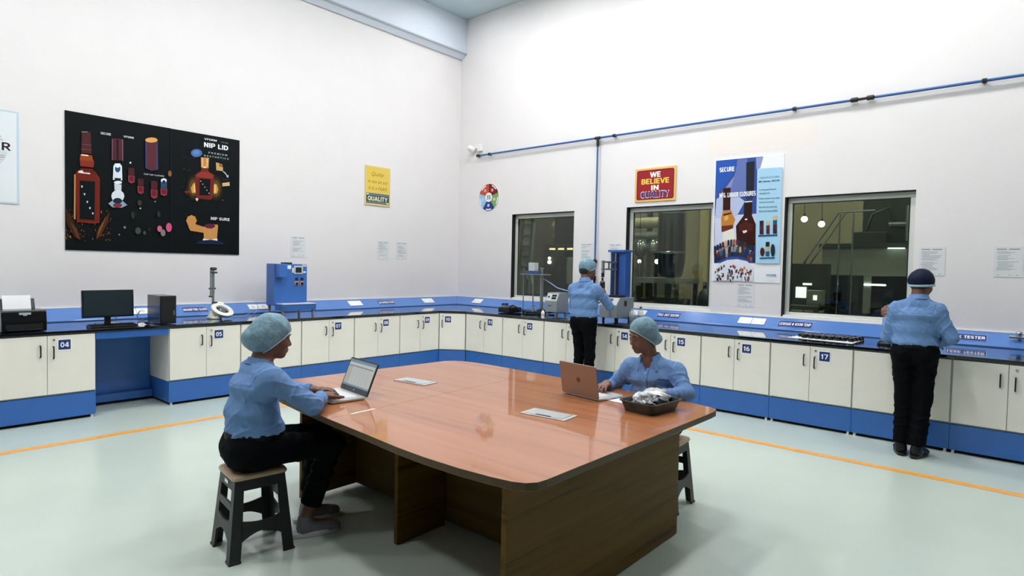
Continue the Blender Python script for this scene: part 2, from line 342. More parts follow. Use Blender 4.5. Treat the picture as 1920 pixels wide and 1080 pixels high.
# ------------------------------------------------------------------ cabinets
def number_sign(num, x, z, parent):
    m = MB().box(x-.002, x+.112, -.0235, -.0205, z-.056, z+.056, 0)
    m.sheet([(x+.006, z-.048), (x+.104, z-.048), (x+.104, z+.048), (x+.006, z+.048)], -.0238, 1)
    m.text(num, x+.055, z, .068, .05, -.0242, 0, bold=0.03)
    return m.build('number_sign', [M_sign_white, M_navy], parent)
def handle(x, z0, z1, parent):
    P = [(x, -.021, z1), (x, -.040, z1), (x, -.048, z1-.008), (x, -.048, z0+.008), (x, -.040, z0), (x, -.021, z0)]
    return MB().tube(P, .0062, 8).build('handle', M_satin, parent, smooth=50)
def door(x0, x1, side, num, parent, lock=True):
    d = MB().box(x0+.002, x1-.002, -.02, -.001, .278, .848).build('door', M_cream, parent, bevel=.0015, seg=1)
    if side == 'r': handle(x1-.055, .648, .758, d)
    else:
        handle(x0+.047, .628, .742, d)
        if lock: MB().cyl((x0+.052, -.0195, .806), (x0+.052, -.028, .806), .0095, n=14).build('lock', M_chrome, d, smooth=40)
        if num: number_sign(num, x0+.082, .756, d)
    return d
def cabinet(loc, rz, wid, num, label, depth=.9, doors=2):
    t = thing('base_cabinet', label, 'cabinet', loc, rz, 'numbered base cabinets')
    MB().box(.004, wid-.004, 0, depth, .262, .858).build('carcass', M_greyedge, t, bevel=.001, seg=1)
    # cream side skins on the two ends, seen where a cabinet stands free
    MB().box(.001, .004, 0.0, depth, .264, .858).build('side_panel', M_cream, t)
    MB().box(wid-.004, wid-.001, 0.0, depth, .264, .858).build('side_panel', M_cream, t)
    if doors == 2:
        door(.006, wid/2, 'r', None, t); door(wid/2, wid-.006, 'l', num, t)
    else: door(.006, wid-.006, 'l', num, t)
    MB().box(.001, wid-.001, -.014, depth-.03, .03, .26).build('plinth', M_blue, t, bevel=.002, seg=1)
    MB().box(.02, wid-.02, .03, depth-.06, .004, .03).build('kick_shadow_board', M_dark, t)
    for x in (.03, wid-.03):
        MB().cyl((x, .01, .0), (x, .01, .03), .014, .011, 10).build('foot', M_white, t)
    return t
for num, x0, x1, lb in (('04', 1.03, 1.827, 'cream two-door base cabinet numbered 04 under the printer'),
                        ('05', 2.51, 3.30, 'cream two-door base cabinet numbered 05 under the magnifier lamp'),
                        (None, 3.30, 4.092, 'cream two-door base cabinet behind the head of the seated man on the left'),
                        ('07', 4.092, 4.893, 'cream two-door base cabinet numbered 07 right behind the seated man'),
                        ('08', 4.893, 5.688, 'cream two-door base cabinet numbered 08 above the open silver laptop'),
                        ('09', 5.688, 6.475, 'cream two-door base cabinet numbered 09 left of the diagonal corner cabinet')):
    cabinet((x0, FL, 0), 0, x1-x0, num, lb)
A, B = (6.475, FL), (FR, 6.815)
ang = math.atan2(B[1]-A[1], B[0]-A[0]); L = math.hypot(B[0]-A[0], B[1]-A[1])
cabinet((A[0]+.014*math.cos(ang), A[1]+.014*math.sin(ang), 0), ang, L-.028, '10', 'cream single-door corner cabinet numbered 10 set diagonally', depth=.72, doors=1)
ry = [6.815, 6.03, 5.245, 4.46, 3.69, 2.925, 2.145, 1.35, 0.556, -0.24]
for i, num in enumerate(('11', '12', '13', '14', '15', '16', '17', None, None)):
    lb = ['cream two-door base cabinet numbered 11 right of the diagonal corner cabinet', 'cream two-door base cabinet numbered 12 below the steel test stand', 'cream two-door base cabinet numbered 13 half hidden by the standing man with the hairnet',
          'cream two-door base cabinet numbered 14 left of the seated woman', 'cream two-door base cabinet numbered 15 behind the seated woman', 'cream two-door base cabinet numbered 16 on the right counter',
          'cream two-door base cabinet numbered 17 below the rows of black caps', 'cream two-door base cabinet behind the legs of the man in the dark cap', 'cream two-door base cabinet at the right edge of the picture'][i]
    cabinet((FR, ry[i], 0), -PI/2, ry[i]-ry[i+1], num, lb)
# knee space between cabinets 04 and 05
t = thing('desk_bay', 'blue open knee space with foot rail between cabinets 04 and 05', 'desk', (1.827, FL, 0))
kw = .683
M_blued = M_blue
MB().box(.003, kw-.003, .56, .58, .10, .858).build('back_panel', M_blue, t)
MB().box(.003, kw-.003, -.012, .012, .785, .857).build('front_rail', M_blue, t, bevel=.002)
MB().box(.003, kw-.003, .47, .55, .035, .115).build('foot_rail', M_blue, t, bevel=.004)
# ------------------------------------------------------------------ worktop and service raceways
poly = [(1.0, 7.15), (6.462, 7.15), (6.715, 6.806), (6.715, -0.27), (XW-.002, -0.27), (XW-.002, YW-.002), (1.0, YW-.002)]
wt = thing('worktop', 'polished black granite worktop running round the corner over all cabinets', 'worktop')
MB().prism(poly, .862, CT, 'z').build('slab', M_granite, wt, bevel=.004)
def raceway(label, pts_front, pts_back, ends):
    pass
def slope_at(v):            # v 0..1 up the sloping face: (distance from wall, z)
    return (.2-.178*v, .905+.122*v)
def build_raceway(label, loc, rz, length, miter_left, miter_right, grp='blue service raceways'):
    t = thing('service_raceway', label, 'cable raceway', loc, rz, grp)
    prof = [(-.002, CT+.001), (-.2, CT+.001), (-.2, .905), (-.022, 1.027), (-.002, 1.03)]
    vs = []; n = len(prof)
    for y, z in prof: vs.append((0 - (y if miter_left else 0), y, z))
    for y, z in prof: vs.append((length + (y if miter_right else 0), y, z))
    fs = [(i, (i+1) % n, n+(i+1) % n, n+i) for i in range(n)]+[tuple(range(n-1, -1, -1)), tuple(range(n, 2*n))]
    MB().add(vs, [f[::-1] for f in fs]).build('trunking', M_race, t, bevel=.002, seg=1)
    a0 = .02 if miter_left else 0
    MB().box(a0, length-(.02 if miter_right else 0), -.014, -.0005, 1.0305, 1.041).build('sealing_bead', M_white, t)
    return t
SL = math.atan2(.122, .178)
def on_slope(mb, x, v, lift=.001):      # local frame on the sloping face: x along, z up the slope, facing out
    y, z = slope_at(v)
    mb.M = Matrix.Translation((x, -y, z)) @ Matrix.Rotation(-(PI/2-SL), 4, 'X') @ Matrix.Translation((0, -lift, 0)); return mb
def plate(t, x, wid=.2, hei=.12, n=1, v=.52, sock=False):
    for i in range(n):
        xx = x+(i-(n-1)/2)*(wid+.006)
        m = on_slope(MB(), xx, v)
        m.prism(rrect(-wid/2, wid/2, -hei/2, hei/2, .008, 3), -.009, 0, 'y', 0)
        if sock:
            m.cyl((0, -.009, 0), (0, -.0105, 0), .03, n=20, mi=1)
            for q in (-.01, .01): m.cyl((q, -.0106, -.004), (q, -.0112, -.004), .003, n=8, mi=2)
            m.cyl((0, -.0106, .011), (0, -.0112, .011), .004, n=8, mi=2)
        else:
            for q in (-wid*.25, wid*.25):
                m.box(q-.02, q+.02, -.0125, -.009, -.022, .022, 0)
        m.build('socket_plate', [M_white, mat('socket_face', '#d9d9d6', .4), M_dark], t)
def name_sign(t, x, s, wid=.31, hei=.1, v=.5):
    m = on_slope(MB(), x, v); m.box(-wid/2-.006, wid/2+.006, -.003, 0, -hei/2-.006, hei/2+.006, 2)
    m.sheet([(-wid/2, -hei/2), (wid/2, -hei/2), (wid/2, hei/2), (-wid/2, hei/2)], -.0034, 0)
    m.text(s, 0, 0, wid*.93, hei*.48, -.0044, 1, bold=.03, shear=.0)
    m.build('name_sign', [M_navy, M_sign_white, mat('sign_border', '#8da7d8', .4)], t)
rl = build_raceway('blue sloping service raceway with sockets along the left wall', (1.0, YW, 0), 0, XW-1.0, False, True)
name_sign(rl, 3.20-1.0, 'MAGNIFYING GLASS'); plate(rl, 4.04-1.0, .135, .11, 2, sock=True)
plate(rl, 2.52-1.0, .13, .11, 2, sock=True); plate(rl, 2.27-1.0, .13, .1, 1, sock=True)
plate(rl, 5.64-1.0, .24, .12); name_sign(rl, 6.25-1.0, 'AIR TIGHTNESS TESTER', .32); plate(rl, 7.17-1.0, .24, .12)
rr = build_raceway('blue sloping service raceway with sockets along the right wall', (XW, YW, 0), -PI/2, YW+.27, True, False)
plate(rr, YW-7.70, .22, .12); plate(rr, YW-4.40, .24, .12); name_sign(rr, YW-3.92, 'PULL OUT TESTER', .34, .11)
plate(rr, YW-2.76, .165, .125, 2); name_sign(rr, YW-2.235, 'LEAKAGE @ ROOM TEMP', .39, .11); name_sign(rr, YW-0.545, 'LEAK TESTER', .34, .1)

